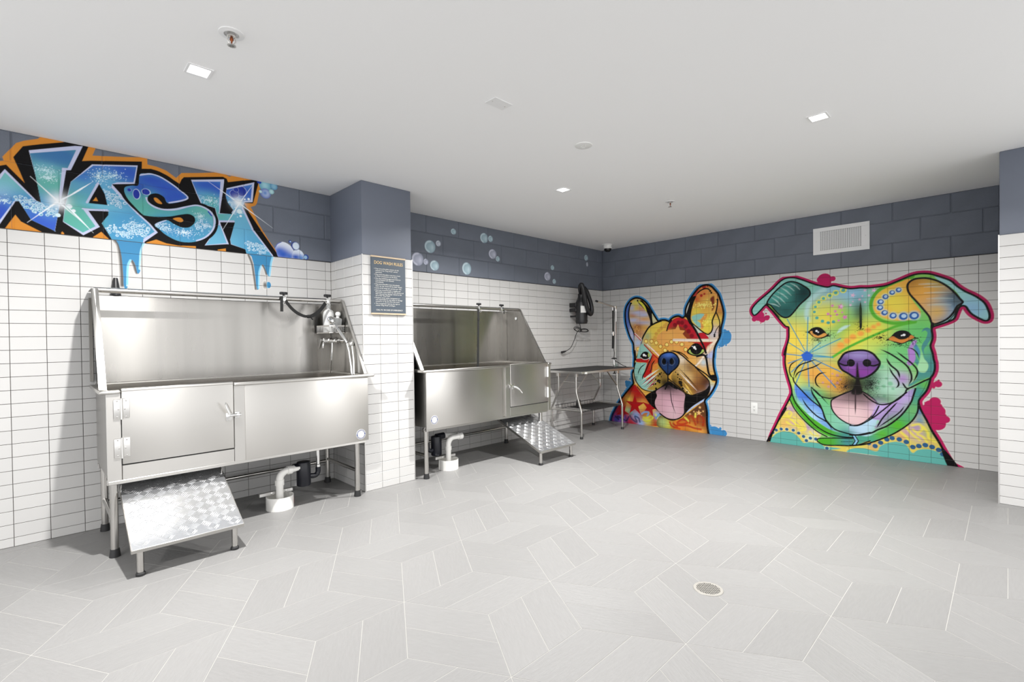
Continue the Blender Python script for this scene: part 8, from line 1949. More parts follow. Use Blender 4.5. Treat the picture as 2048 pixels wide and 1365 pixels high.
WASH = [
('fill', ([(-7.3, 1.8), (-7.3, 2.22), (-7.05, 2.42), (-6.72, 2.4), (-6.52, 2.26), (-6.3, 2.275), (-6.069, 2.291), (-6.054, 2.3), (-6.059, 2.32), (-6.0, 2.417), (-5.966, 2.44), (-5.906, 2.468), (-5.881, 2.501), (-5.873, 2.533), (-5.75, 2.523), (-5.671, 2.498), (-5.637, 2.48), (-5.653, 2.43), (-5.495, 2.461), (-5.392, 2.484), (-5.379, 2.547), (-5.359, 2.512), (-5.366, 2.492), (-5.364, 2.442), (-5.311, 2.439), (-5.258, 2.425), (-5.2, 2.386), (-5.183, 2.409), (-5.167, 2.429), (-5.067, 2.452), (-4.932, 2.487), (-4.905, 2.568), (-4.926, 2.541), (-4.892, 2.487), (-4.858, 2.471), (-4.822, 2.498), (-4.703, 2.526), (-4.639, 2.517), (-4.642, 2.424), (-4.668, 2.302), (-4.68, 2.284), (-4.714, 2.267), (-4.702, 2.247), (-4.656, 2.142), (-4.592, 2.035), (-4.504, 1.906), (-4.517, 1.855), (-4.7, 1.8)], 'd38a35'), {'sm': 0, 'part': 'lettering', 'save': 'or'}),
('fill', ([(-7.24, 1.8), (-7.24, 2.18), (-7.02, 2.36), (-6.74, 2.34), (-6.54, 2.2), (-6.3, 2.215), (-6.069, 2.265), (-6.044, 2.277), (-5.968, 2.185), (-5.986, 2.244), (-6.014, 2.329), (-5.972, 2.405), (-5.896, 2.438), (-5.79, 2.479), (-5.785, 2.538), (-5.75, 2.532), (-5.672, 2.481), (-5.704, 2.382), (-5.661, 2.395), (-5.395, 2.455), (-5.396, 2.408), (-5.396, 2.403), (-5.346, 2.417), (-5.294, 2.408), (-5.241, 2.382), (-5.18, 2.349), (-5.168, 2.382), (-5.153, 2.402), (-4.912, 2.459), (-5.115, 2.415), (-4.903, 2.461), (-4.878, 2.452), (-4.869, 2.428), (-4.767, 2.463), (-4.704, 2.481), (-4.703, 2.526), (-4.65, 2.515), (-4.656, 2.455), (-4.695, 2.3), (-4.759, 2.288), (-4.729, 2.228), (-4.625, 2.072), (-4.509, 1.906), (-4.523, 1.854), (-4.72, 1.8)], '0d0c0e'), {'sm': 0, 'save': 'bk'}),
('fill', ([(-6.056, 1.895), (-6.011, 1.986), (-5.988, 1.949), (-5.9, 1.899), (-5.9, 1.864), (-6.057, 1.843)], 'd38a35'), {'sm': 0}),
('fill', ([(-5.81, 1.909), (-5.805, 1.915), (-5.797, 1.906), (-5.8, 1.878), (-5.811, 1.876)], 'd38a35'), {'sm': 0}),
('fill', ([(-5.658, 1.902), (-5.617, 1.941), (-5.581, 1.901), (-5.581, 1.876), (-5.658, 1.866)], 'd38a35'), {'sm': 0}),
('fill', ([(-5.379, 1.902), (-5.324, 1.93), (-5.267, 1.911), (-5.194, 1.904), (-5.088, 1.913), (-5.086, 1.884), (-5.382, 1.849)], 'd38a35'), {'sm': 0}),
('fill', ([(-4.947, 1.905), (-4.893, 1.92), (-4.892, 1.895), (-4.947, 1.889)], 'd38a35'), {'sm': 0}),
('fill', ([(-6.5, 2.12), (-6.4, 2.15), (-6.2, 1.95), (-6.3, 1.93)], '4f8fc4'), {'sm': 0}),
('fill', ([(-7.12, 2.2), (-6.85, 2.22), (-6.74, 2.05), (-6.6, 1.93), (-6.72, 1.92), (-6.9, 1.98)], '3c63c0'), {'sm': 0}),
('fill', ([(-6.084, 2.189), (-6.05, 2.249), (-5.919, 2.088), (-5.897, 2.077), (-5.919, 2.235), (-5.947, 2.387), (-5.737, 2.47), (-5.7, 2.477), (-5.759, 2.311), (-5.781, 2.306), (-5.804, 2.137), (-5.819, 2.047), (-5.84, 1.911), (-5.836, 1.912), (-5.943, 1.966), (-5.994, 2.071), (-6.009, 2.066), (-6.078, 1.915), (-6.095, 1.884)], 'c3c8e4'), {'sm': 0}),
('fill', ([(-6.084, 2.151), (-6.05, 2.229), (-5.928, 2.088), (-5.898, 2.078), (-5.92, 2.245), (-5.942, 2.37), (-5.737, 2.444), (-5.732, 2.444), (-5.774, 2.32), (-5.8, 2.317), (-5.818, 2.129), (-5.82, 2.047), (-5.841, 1.912), (-5.837, 1.913), (-5.943, 1.966), (-5.994, 2.071), (-6.015, 2.067), (-6.078, 1.939), (-6.095, 1.908)], '5aa79f'), {'sm': 0, 'save': 'W'}),
('blob', ((-5.847, 2.361), (0.16, 0.07), '3b6ea6', 1), {'clip': 'W'}),
('blob', ((-5.787, 2.396), (0.12, 0.06), '3f72a8', 1), {'clip': 'W'}),
('blob', ((-5.877, 2.284), (0.08, 0.05), '7ab8cf', 0.8), {'clip': 'W'}),
('blob', ((-5.863, 2.248), (0.08, 0.04), '9fd0dc', 0.7), {'clip': 'W'}),
('blob', ((-5.846, 2.192), 0.09, '63b3a6', 1), {'clip': 'W'}),
('blob', ((-6.038, 2.189), 0.08, '6cb5a8', 0.9), {'clip': 'W'}),
('blob', ((-6.052, 2.129), 0.09, '7fbfd0', 0.9), {'clip': 'W'}),
('blob', ((-6.066, 2.079), 0.06, 'a9d6e6', 0.8), {'clip': 'W'}),
('blob', ((-6.054, 2.005), 0.09, '3c5fc6', 1), {'clip': 'W'}),
('blob', ((-6.068, 1.96), 0.08, '3450bc', 1), {'clip': 'W'}),
('blob', ((-5.972, 2.068), 0.06, '5aa0cc', 0.9), {'clip': 'W'}),
('blob', ((-5.91, 2.02), 0.09, '3f78c4', 0.9), {'clip': 'W'}),
('blob', ((-5.882, 1.966), 0.1, '3a5cc8', 1), {'clip': 'W'}),
('blob', ((-5.839, 1.963), 0.08, '3a5cc8', 1), {'clip': 'W'}),
('blob', ((-5.852, 2.071), 0.07, '6aaed0', 0.9), {'clip': 'W'}),
('specks', ((-6.06, 2.061), (0.09, 0.03), 140, 0.0022, 'd3ecf4'), {'clip': 'W'}),
('specks', ((-5.877, 2.284), (0.1, 0.04), 160, 0.002, 'c9e6ee'), {'clip': 'W'}),
('specks', ((-5.863, 2.238), (0.06, 0.03), 160, 0.002, 'cfe9ef'), {'clip': 'W'}),
('foam', ((-5.931, 2.056), (0.085, 0.03), 46, 0.0085), {'clip': 'W'}),
('foam', ((-5.874, 2.037), (0.07, 0.035), 40, 0.01), {'clip': 'W'}),
('foam', ((-5.972, 2.083), (0.05, 0.02), 18, 0.008), {'clip': 'W'}),
('foam', ((-5.838, 2.018), (0.03, 0.02), 9, 0.01), {'clip': 'W'}),
('fill', ([(-5.656, 2.372), (-5.419, 2.422), (-5.437, 2.293), (-5.558, 2.265), (-5.425, 2.101), (-5.355, 2.033), (-5.314, 1.98), (-5.389, 1.906), (-5.403, 1.846), (-5.555, 1.88), (-5.591, 1.955), (-5.613, 1.997), (-5.578, 2.06), (-5.58, 2.082), (-5.679, 2.068), (-5.624, 1.972), (-5.706, 1.906), (-5.801, 1.977), (-5.792, 2.065), (-5.774, 2.166), (-5.76, 2.237)], 'c3c8e4'), {'sm': 0}),
('fill', ([(-5.65, 2.365), (-5.426, 2.411), (-5.443, 2.304), (-5.531, 2.283), (-5.558, 2.267), (-5.562, 2.242), (-5.431, 2.093), (-5.363, 2.026), (-5.332, 1.983), (-5.395, 1.926), (-5.407, 1.845), (-5.555, 1.88), (-5.591, 1.955), (-5.613, 1.997), (-5.578, 2.06), (-5.581, 2.096), (-5.707, 2.077), (-5.646, 1.973), (-5.708, 1.923), (-5.799, 1.98), (-5.79, 2.066), (-5.772, 2.166), (-5.759, 2.236)], '62ada6'), {'sm': 0, 'save': 'A'}),
('blob', ((-5.573, 2.351), (0.26, 0.07), '3257b8', 1), {'clip': 'A'}),
('blob', ((-5.478, 2.359), (0.12, 0.08), '3559ba', 1), {'clip': 'A'}),
('blob', ((-5.691, 2.277), (0.09, 0.06), '3e6fc0', 1), {'clip': 'A'}),
('blob', ((-5.72, 2.209), (0.1, 0.05), '5f9fc0', 0.8), {'clip': 'A'}),
('blob', ((-5.589, 2.28), (0.06, 0.08), '6fb0d6', 0.9), {'clip': 'A'}),
('blob', ((-5.569, 2.168), 0.1, '5fa3cc', 1), {'clip': 'A'}),
('blob', ((-5.52, 2.119), 0.1, '66accf', 1), {'clip': 'A'}),
('blob', ((-5.502, 2.059), 0.14, '62a9cf', 1), {'clip': 'A'}),
('blob', ((-5.444, 2.019), 0.12, '549cc8', 1), {'clip': 'A'}),
('blob', ((-5.542, 1.94), 0.14, '4d98c4', 1), {'clip': 'A'}),
('blob', ((-5.614, 2.112), (0.12, 0.03), '74bcd8', 1), {'clip': 'A'}),
('blob', ((-5.425, 1.957), 0.1, '4b95c2', 1), {'clip': 'A'}),
('blob', ((-5.748, 2.017), 0.08, '62b5a2', 1), {'clip': 'A'}),
('blob', ((-5.689, 1.994), 0.08, '63b3a5', 1), {'clip': 'A'}),
('specks', ((-5.626, 2.301), (0.05, 0.06), 160, 0.0022, 'dcf0f6'), {'clip': 'A'}),
('specks', ((-5.544, 2.324), (0.07, 0.04), 140, 0.0022, 'cde8f2'), {'clip': 'A'}),
('specks', ((-5.432, 2.005), (0.08, 0.06), 150, 0.002, 'cfe8f2'), {'clip': 'A'}),
('foam', ((-5.546, 2.173), (0.07, 0.06), 60, 0.0095), {'clip': 'A'}),
('foam', ((-5.583, 2.224), (0.02, 0.04), 14, 0.007), {'clip': 'A'}),
('foam', ((-5.557, 1.972), (0.04, 0.035), 16, 0.011), {'clip': 'A'}),
('foam', ((-5.512, 1.949), (0.05, 0.025), 14, 0.01), {'clip': 'A'}),
('foam', ((-5.433, 1.98), (0.075, 0.05), 50, 0.011), {'clip': 'A'}),
('foam', ((-5.473, 1.935), (0.05, 0.025), 14, 0.009), {'clip': 'A'}),
('fill', ([(-5.625, 2.259), (-5.67, 2.139), (-5.676, 2.117), (-5.583, 2.122), (-5.595, 2.192)], '0d0c0e'), {'sm': 0}),
('stroke', ([(-5.628, 2.256), (-5.685, 2.12)], 0.012, 'c3c8e4'), {'sm': 0}),
('fill', ([(-5.64, 2.164), (-5.656, 2.136), (-5.63, 2.139)], 'd38a35'), {'sm': 0}),
('fill', ([(-5.677, 2.067), (-5.578, 2.081), (-5.58, 2.055), (-5.611, 2.007), (-5.626, 1.976)], '0d0c0e'), {'sm': 0}),
('stroke', ([(-5.707, 2.076), (-5.644, 2.08), (-5.578, 2.085)], 0.008, 'c3c8e4'), {'sm': 0}),
('fill', ([(-5.109, 2.393), (-4.896, 2.443), (-4.896, 2.426), (-4.907, 2.335), (-4.929, 2.182), (-4.853, 2.191), (-4.821, 2.251), (-4.891, 2.294), (-4.879, 2.38), (-4.684, 2.467), (-4.699, 2.308), (-4.756, 2.297), (-4.77, 2.261), (-4.694, 2.09), (-4.553, 1.903), (-4.562, 1.85), (-4.736, 1.832), (-4.755, 1.93), (-4.857, 1.956), (-4.862, 1.993), (-4.827, 2.128), (-4.928, 2.112), (-4.877, 1.955), (-5.031, 1.926), (-4.961, 2.045), (-4.94, 2.095), (-4.94, 2.125), (-4.96, 2.215), (-5.05, 2.231), (-5.081, 2.311)], 'c3c8e4'), {'sm': 0}),
('fill', ([(-5.102, 2.381), (-4.92, 2.42), (-4.933, 2.248), (-4.932, 2.198), (-4.939, 2.178), (-4.932, 2.176), (-4.853, 2.188), (-4.832, 2.216), (-4.888, 2.292), (-4.88, 2.368), (-4.699, 2.446), (-4.713, 2.32), (-4.759, 2.305), (-4.778, 2.242), (-4.705, 2.083), (-4.564, 1.904), (-4.568, 1.85), (-4.736, 1.832), (-4.755, 1.93), (-4.855, 1.959), (-4.86, 1.993), (-4.826, 2.133), (-4.833, 2.143), (-4.935, 2.126), (-4.958, 2.216), (-5.045, 2.235), (-5.074, 2.307)], '66b0cd'), {'sm': 0, 'save': 'H'}),
('fill', ([(-4.941, 2.091), (-4.929, 2.093), (-4.886, 1.962), (-5.024, 1.93), (-4.958, 2.043)], '6cb3d2'), {'sm': 0, 'save': 'H'}),
('blob', ((-5.005, 2.365), (0.16, 0.07), '3458bc', 1), {'clip': 'H'}),
('blob', ((-4.963, 2.357), (0.1, 0.06), '3458bc', 1), {'clip': 'H'}),
('blob', ((-5.026, 2.274), (0.09, 0.05), '5f9fcf', 1), {'clip': 'H'}),
('blob', ((-4.979, 2.245), 0.07, '62b3b8', 1), {'clip': 'H'}),
('blob', ((-4.918, 2.157), (0.12, 0.04), '62b5a2', 1), {'clip': 'H'}),
('blob', ((-4.853, 2.162), (0.06, 0.04), '62b5a2', 1), {'clip': 'H'}),
('blob', ((-4.804, 2.367), (0.12, 0.05), '2f4ec0', 1), {'clip': 'H'}),
('blob', ((-4.732, 2.382), 0.09, '3b66c2', 1), {'clip': 'H'}),
('blob', ((-4.851, 2.263), 0.06, '5aa3cf', 1), {'clip': 'H'}),
('blob', ((-4.782, 2.145), 0.1, '72b8d6', 1), {'clip': 'H'}),
('blob', ((-4.733, 2.01), 0.14, '68aed2', 1), {'clip': 'H'}),
('blob', ((-4.66, 1.921), 0.12, '4d98c4', 1), {'clip': 'H'}),
('blob', ((-4.959, 2.007), 0.1, '72b8d8', 1), {'clip': 'H'}),
('specks', ((-4.993, 2.264), (0.12, 0.05), 220, 0.0022, 'd3eaf2'), {'clip': 'H'}),
('foam', ((-4.852, 2.246), (0.03, 0.05), 28, 0.008), {'clip': 'H'}),
('foam', ((-4.797, 2.199), (0.03, 0.03), 10, 0.009), {'clip': 'H'}),
('foam', ((-4.67, 1.949), (0.085, 0.042), 80, 0.0085), {'clip': 'H'}),
('foam', ((-4.733, 1.976), (0.03, 0.02), 10, 0.008), {'clip': 'H'}),
('dot', ((-4.781, 2.378), 0.04028, 'c9d6f0'), {'clip': 'H'}),
('dot', ((-4.781, 2.378), 0.038, '23379c'), {'clip': 'H'}),
('dot', ((-4.827, 2.346), 0.0318, 'c9d6f0'), {'clip': 'H'}),
('dot', ((-4.827, 2.346), 0.03, '23379c'), {'clip': 'H'}),
('dot', ((-4.815, 2.382), 0.01908, 'c9d6f0'), {'clip': 'H'}),
('dot', ((-4.815, 2.382), 0.018, '23379c'), {'clip': 'H'}),
('stroke', ([(-4.694, 2.453), (-4.703, 2.388), (-4.707, 2.321)], 0.007, 'c3c8e4'), {'clip': 'H', 'sm': 0}),
('fill', ([(-4.895, 2.349), (-4.884, 2.384), (-4.89, 2.333), (-4.871, 2.259), (-4.845, 2.188), (-4.929, 2.181), (-4.916, 2.273)], '0d0c0e'), {'sm': 0}),
('fill', ([(-4.926, 2.114), (-4.827, 2.128), (-4.862, 1.993), (-4.866, 1.959), (-4.878, 1.985)], '0d0c0e'), {'sm': 0}),
('stroke', ([(-4.928, 2.097), (-4.905, 2.037), (-4.876, 1.957)], 0.007, 'c3c8e4'), {'sm': 0}),
('fill', ([(-5.419, 2.39), (-5.338, 2.414), (-5.276, 2.401), (-5.214, 2.367), (-5.122, 2.281), (-5.094, 2.242), (-5.017, 2.228), (-4.963, 2.186), (-4.938, 2.121), (-4.955, 2.038), (-5.006, 1.973), (-5.08, 1.929), (-5.175, 1.912), (-5.266, 1.944), (-5.336, 2.009), (-5.352, 2.049), (-5.403, 2.083), (-5.469, 2.145), (-5.509, 2.204), (-5.504, 2.257), (-5.433, 2.287)], '0d0c0e'), {}),
('fill', ([(-5.408, 2.362), (-5.377, 2.377), (-5.347, 2.385), (-5.295, 2.377), (-5.241, 2.35), (-5.183, 2.31), (-5.128, 2.252), (-5.244, 2.196), (-5.273, 2.235), (-5.31, 2.253), (-5.349, 2.241), (-5.368, 2.214), (-5.363, 2.185), (-5.329, 2.162), (-5.281, 2.152), (-5.217, 2.165), (-5.143, 2.195), (-5.076, 2.218), (-5.017, 2.206), (-4.975, 2.173), (-4.956, 2.124), (-4.967, 2.059), (-5.006, 1.999), (-5.06, 1.959), (-5.128, 1.936), (-5.198, 1.938), (-5.266, 1.97), (-5.301, 2.002), (-5.33, 2.034), (-5.264, 2.075), (-5.219, 2.054), (-5.173, 2.038), (-5.126, 2.045), (-5.091, 2.085), (-5.093, 2.124), (-5.125, 2.141), (-5.172, 2.13), (-5.241, 2.105), (-5.308, 2.092), (-5.373, 2.087), (-5.403, 2.098), (-5.444, 2.143), (-5.476, 2.184), (-5.493, 2.228), (-5.488, 2.26), (-5.454, 2.277), (-5.417, 2.288)], '5fb0a4'), {'save': 'S'}),
('blob', ((-5.339, 2.339), (0.16, 0.06), '3152b4', 1), {'clip': 'S'}),
('blob', ((-5.26, 2.302), (0.14, 0.06), '3457ba', 1), {'clip': 'S'}),
('blob', ((-5.188, 2.257), (0.09, 0.06), '3457ba', 1), {'clip': 'S'}),
('blob', ((-5.243, 2.23), (0.08, 0.05), '3457ba', 1), {'clip': 'S'}),
('blob', ((-5.471, 2.253), 0.05, '4a86b8', 0.9), {'clip': 'S'}),
('blob', ((-5.413, 2.276), 0.05, '2f4fb0', 0.9), {'clip': 'S'}),
('blob', ((-5.038, 2.15), 0.06, '6ab6a8', 1), {'clip': 'S'}),
('blob', ((-5.019, 2.097), 0.06, '6fb4c8', 1), {'clip': 'S'}),
('blob', ((-5.03, 2.038), 0.07, '5a9fc8', 1), {'clip': 'S'}),
('blob', ((-5.127, 1.99), 0.11, '4d97c4', 1), {'clip': 'S'}),
('blob', ((-5.22, 1.999), 0.1, '4f98c6', 1), {'clip': 'S'}),
('blob', ((-5.283, 2.033), 0.08, '4a92c0', 1), {'clip': 'S'}),
('specks', ((-5.16, 2.002), (0.11, 0.035), 240, 0.0022, 'e2f0f6'), {'clip': 'S'}),
('specks', ((-5.058, 2.136), (0.05, 0.04), 140, 0.002, 'cfe8ec'), {'clip': 'S'}),
('foam', ((-5.278, 2.028), (0.045, 0.028), 26, 0.009), {'clip': 'S'}),
('foam', ((-5.034, 2.066), (0.05, 0.045), 36, 0.009), {'clip': 'S'}),
('stroke', ([(-5.408, 2.36), (-5.347, 2.381), (-5.295, 2.373), (-5.242, 2.346), (-5.183, 2.306), (-5.132, 2.253), (-5.244, 2.2)], 0.01, 'c3c8e4'), {'clip': 'S'}),
('stroke', ([(-5.373, 2.21), (-5.361, 2.178), (-5.32, 2.153), (-5.263, 2.149), (-5.199, 2.164), (-5.124, 2.2), (-5.071, 2.215), (-5.015, 2.2), (-4.976, 2.164), (-4.964, 2.111), (-4.978, 2.046), (-5.026, 1.985), (-5.08, 1.953)], 0.013, 'c3c8e4'), {'clip': 'S'}),
('stroke', ([(-5.33, 2.034), (-5.264, 2.074)], 0.007, 'c3c8e4'), {'clip': 'S', 'sm': 0}),
('fill', ([(-5.332, 2.218), (-5.313, 2.219), (-5.285, 2.187), (-5.307, 2.184), (-5.326, 2.198)], 'd38a35'), {}),
('fill', ([(-5.223, 2.093), (-5.181, 2.107), (-5.161, 2.088), (-5.177, 2.075), (-5.2, 2.078)], 'd38a35'), {}),
('dot', ((-5.428, 2.225), (0.020699999999999996, 0.0352), 'cfe0ef'), {'clip': 'S'}),
('dot', ((-5.429, 2.225), (0.018, 0.032), '26379c'), {'clip': 'S'}),
('dot', ((-5.375, 2.251), (0.025299999999999996, 0.022000000000000002), 'cfe0ef'), {'clip': 'S'}),
('dot', ((-5.376, 2.251), (0.022, 0.02), '26379c'), {'clip': 'S'}),
('dot', ((-5.466, 2.246), 0.011, 'cfe0ef'), {'clip': 'S'}),
('dot', ((-5.467, 2.246), 0.011, '26379c'), {'clip': 'S'}),
('stroke', ([(-5.003, 2.179), (-4.983, 2.154)], 0.01, '2a4fb0'), {'clip': 'S'}),
('stroke', ([(-5.943, 2.23), (-5.822, 2.101), (-5.718, 1.997)], 0.01, 'f2f6fa'), {'sm': 0, 'tp': 0.45, 'fe': 0.002}),
('stroke', ([(-5.96, 1.948), (-5.822, 2.101), (-5.715, 2.194)], 0.01, 'f2f6fa'), {'sm': 0, 'tp': 0.45, 'fe': 0.002}),
('blob', ((-5.818, 2.102), 0.04, 'fbfdff', 1), {}),
('blob', ((-5.814, 2.108), 0.052, 'e6eef4', 0.4), {}),
('dot', ((-5.77, 2.08), 0.014, 'eaf4f8'), {'fe': 0.002}),
('dot', ((-5.75, 2.055), 0.01, 'eaf4f8'), {}),
('dot', ((-5.823, 2.015), 0.012, 'd6ecf2'), {}),
('stroke', ([(-5.805, 2.109), (-5.652, 2.262)], 0.009, 'eef5fa'), {'sm': 0, 'tp': 0.4}),
('stroke', ([(-5.805, 2.109), (-5.657, 1.928)], 0.009, 'eef5fa'), {'sm': 0, 'tp': 0.4}),
('stroke', ([(-5.0, 2.404), (-4.8, 2.284), (-4.549, 2.124)], 0.008, 'f2f6fa'), {'sm': 0, 'tp': 0.45, 'fe': 0.002}),
('stroke', ([(-4.694, 2.447), (-4.801, 2.267), (-4.914, 2.052)], 0.008, 'f2f6fa'), {'sm': 0, 'tp': 0.45, 'fe': 0.002}),
('blob', ((-4.8, 2.286), 0.036, 'fbfdff', 1), {}),
('blob', ((-4.8, 2.289), 0.048, 'e6eef4', 0.4), {}),
('dot', ((-4.794, 2.218), 0.018, 'dff0f5'), {}),
('dot', ((-4.786, 2.184), 0.009, 'f2f8fa'), {}),
('dot', ((-4.727, 2.326), 0.009, 'f2f8fa'), {}),
('dot', ((-4.754, 2.32), 0.006, 'f2f8fa'), {}),
('dot', ((-4.605, 2.458), 0.045, '5f9fb8'), {'part': 'painted_bubble', 'save': 'b1025215'}),
('blob', ((-4.603, 2.458), 0.03375, '8fc3cf', 1), {'clip': 'b1025215'}),
('blob', ((-4.607, 2.46), 0.0225, 'a9d6de', 0.9), {'clip': 'b1025215'}),
('dot', ((-4.538, 2.464), 0.028, '3f7fb0'), {'part': 'painted_bubble', 'save': 'b1145228'}),
('blob', ((-4.537, 2.464), 0.021, '9ccbd8', 1), {'clip': 'b1145228'}),
('blob', ((-4.539, 2.466), 0.014, '86b8cf', 0.9), {'clip': 'b1145228'}),
('dot', ((-4.603, 2.395), 0.04, '2446a8'), {'part': 'painted_bubble', 'save': 'b1030322'}),
('blob', ((-4.601, 2.396), 0.03, 'd9e6f2', 1), {'clip': 'b1030322'}),
('blob', ((-4.605, 2.398), 0.02, '4f7fc8', 0.9), {'clip': 'b1030322'}),
('dot', ((-4.557, 2.418), 0.02, '7fb5bd'), {'part': 'painted_bubble', 'save': 'b1112300'}),
('blob', ((-4.556, 2.418), 0.015, 'bfe0e2', 1), {'clip': 'b1112300'}),
('blob', ((-4.558, 2.419), 0.01, 'bfe0e2', 0.9), {'clip': 'b1112300'}),
('dot', ((-4.64, 2.403), 0.012, '8fc0c4'), {'part': 'painted_bubble', 'save': 'b962297'}),
('blob', ((-4.639, 2.403), 0.009000000000000001, 'cfe6e6', 1), {'clip': 'b962297'}),
('blob', ((-4.64, 2.403), 0.006, 'cfe6e6', 0.9), {'clip': 'b962297'}),
('dot', ((-4.648, 2.475), (0.016, 0.012), '2446a8'), {'part': 'painted_bubble'}),
('fill', ([(-4.536, 1.973), (-4.519, 2.004), (-4.484, 2.024), (-4.45, 2.02), (-4.415, 1.999), (-4.391, 1.962), (-4.384, 1.933), (-4.388, 1.896), (-4.469, 1.891), (-4.51, 1.894), (-4.527, 1.935)], 'e6ecf6'), {'save': 'f1', 'part': 'painted_bubble'}),
('blob', ((-4.476, 1.923), (0.075, 0.05), '2f55b8', 1), {'clip': 'f1'}),
('blob', ((-4.503, 1.945), (0.05, 0.04), '3560bd', 0.9), {'clip': 'f1'}),
('blob', ((-4.423, 1.911), (0.04, 0.03), '3a68c0', 0.9), {'clip': 'f1'}),
('stroke', ([(-4.536, 1.971), (-4.519, 2.002), (-4.488, 2.022)], 0.006, '2b4fb0'), {'clip': 'f1'}),
('fill', ([(-4.394, 1.954), (-4.366, 1.974), (-4.337, 1.974), (-4.312, 1.949), (-4.308, 1.923), (-4.32, 1.896), (-4.399, 1.891)], 'dfe8f4'), {'save': 'f2', 'part': 'painted_bubble'}),
('blob', ((-4.374, 1.912), (0.05, 0.028), '2f57b4', 1), {'clip': 'f2'}),
('blob', ((-4.327, 1.907), (0.02, 0.02), '4f86c8', 0.9), {'clip': 'f2'}),
('stroke', ([(-4.334, 1.939), (-4.338, 1.905)], 0.004, '4f7fc8'), {'clip': 'f2'}),
('stroke', ([(-4.323, 1.937), (-4.325, 1.903)], 0.004, '4f7fc8'), {'clip': 'f2'}),
('dot', ((-4.376, 2.004), (0.034, 0.036), '223c90'), {'part': 'painted_bubble'}),
('dot', ((-4.372, 2.004), (0.027, 0.03), 'd9e6f4'), {'fe': 0.006}),
('dot', ((-4.418, 2.034), 0.013, '223c90'), {'part': 'painted_bubble'}),
('dot', ((-4.416, 2.034), 0.007, 'a9c4ea'), {}),
('dot', ((-4.29, 1.92), 0.022, '2b4a9c'), {'part': 'painted_bubble'}),
('dot', ((-4.294, 1.918), 0.015, '9cc0dc'), {'fe': 0.004})]

DRIP = [
('stroke', ([(-5.549, 1.894), (-5.533, 1.868), (-5.525, 1.822), (-5.52, 1.76), (-5.517, 1.692), (-5.516, 1.631), (-5.516, 1.596)], 0.022, '17110c'), {'part': 'drip', 'fe': 0.012, 'tp': 0, 'al': 0.85}),
('stroke', ([(-5.462, 1.767), (-5.451, 1.74), (-5.443, 1.706), (-5.437, 1.687)], 0.018, '1c1410'), {'fe': 0.008, 'al': 0.85, 'part': 'drip'}),
('fill', ([(-5.545, 1.897), (-5.531, 1.869), (-5.522, 1.829), (-5.516, 1.788), (-5.512, 1.727), (-5.509, 1.659), (-5.509, 1.607), (-5.505, 1.578), (-5.496, 1.574), (-5.488, 1.583), (-5.485, 1.602), (-5.491, 1.615), (-5.488, 1.674), (-5.486, 1.73), (-5.473, 1.765), (-5.46, 1.774), (-5.448, 1.754), (-5.44, 1.723), (-5.435, 1.686), (-5.426, 1.68), (-5.417, 1.701), (-5.418, 1.736), (-5.409, 1.821), (-5.405, 1.857), (-5.387, 1.899), (-5.387, 1.922), (-5.468, 1.915)], '3f86b3'), {'part': 'drip', 'save': 'd1', 'sm': 0}),
('stroke', ([(-5.387, 1.905), (-5.404, 1.867), (-5.414, 1.821), (-5.417, 1.771), (-5.421, 1.715)], 0.012, '9fd3ea'), {'clip': 'd1'}),
('stroke', ([(-5.47, 1.769), (-5.483, 1.733), (-5.487, 1.674), (-5.489, 1.605)], 0.012, '8fcbe6'), {'fe': 0.002, 'part': 'drip'}),
('dot', ((-5.489, 1.596), 0.006, 'bfe4f2'), {}),
('stroke', ([(-4.739, 1.888), (-4.715, 1.822), (-4.704, 1.747), (-4.695, 1.672), (-4.69, 1.624)], 0.016, '1c1410'), {'fe': 0.01, 'al': 0.85, 'part': 'drip'}),
('stroke', ([(-4.638, 1.818), (-4.622, 1.789), (-4.61, 1.748)], 0.014, '1c1410'), {'fe': 0.008, 'al': 0.85, 'part': 'drip'}),
('fill', ([(-4.742, 1.898), (-4.717, 1.877), (-4.702, 1.82), (-4.693, 1.735), (-4.686, 1.648), (-4.679, 1.616), (-4.667, 1.625), (-4.67, 1.667), (-4.667, 1.754), (-4.651, 1.808), (-4.635, 1.825), (-4.622, 1.803), (-4.609, 1.763), (-4.597, 1.732), (-4.587, 1.732), (-4.579, 1.797), (-4.556, 1.898), (-4.554, 1.913), (-4.64, 1.91)], '3f86b3'), {'part': 'drip', 'save': 'd2', 'sm': 0}),
('stroke', ([(-4.559, 1.894), (-4.572, 1.844), (-4.579, 1.793), (-4.587, 1.736)], 0.014, '8fcbe6'), {'fe': 0.002, 'part': 'drip'}),
('stroke', ([(-4.648, 1.811), (-4.663, 1.758), (-4.667, 1.681), (-4.669, 1.632)], 0.012, '8fcbe6'), {'fe': 0.002, 'part': 'drip'}),
('dot', ((-4.621, 1.66), (0.014, 0.024), '2a201a'), {'fe': 0.014, 'al': 0.8, 'part': 'drop'}),
('dot', ((-4.593, 1.662), (0.0165, 0.0255), '3f86b3'), {'part': 'drop'}),
('stroke', ([(-4.604, 1.686), (-4.608, 1.661), (-4.603, 1.636)], 0.005, '7fc0de'), {'part': 'drop'})]
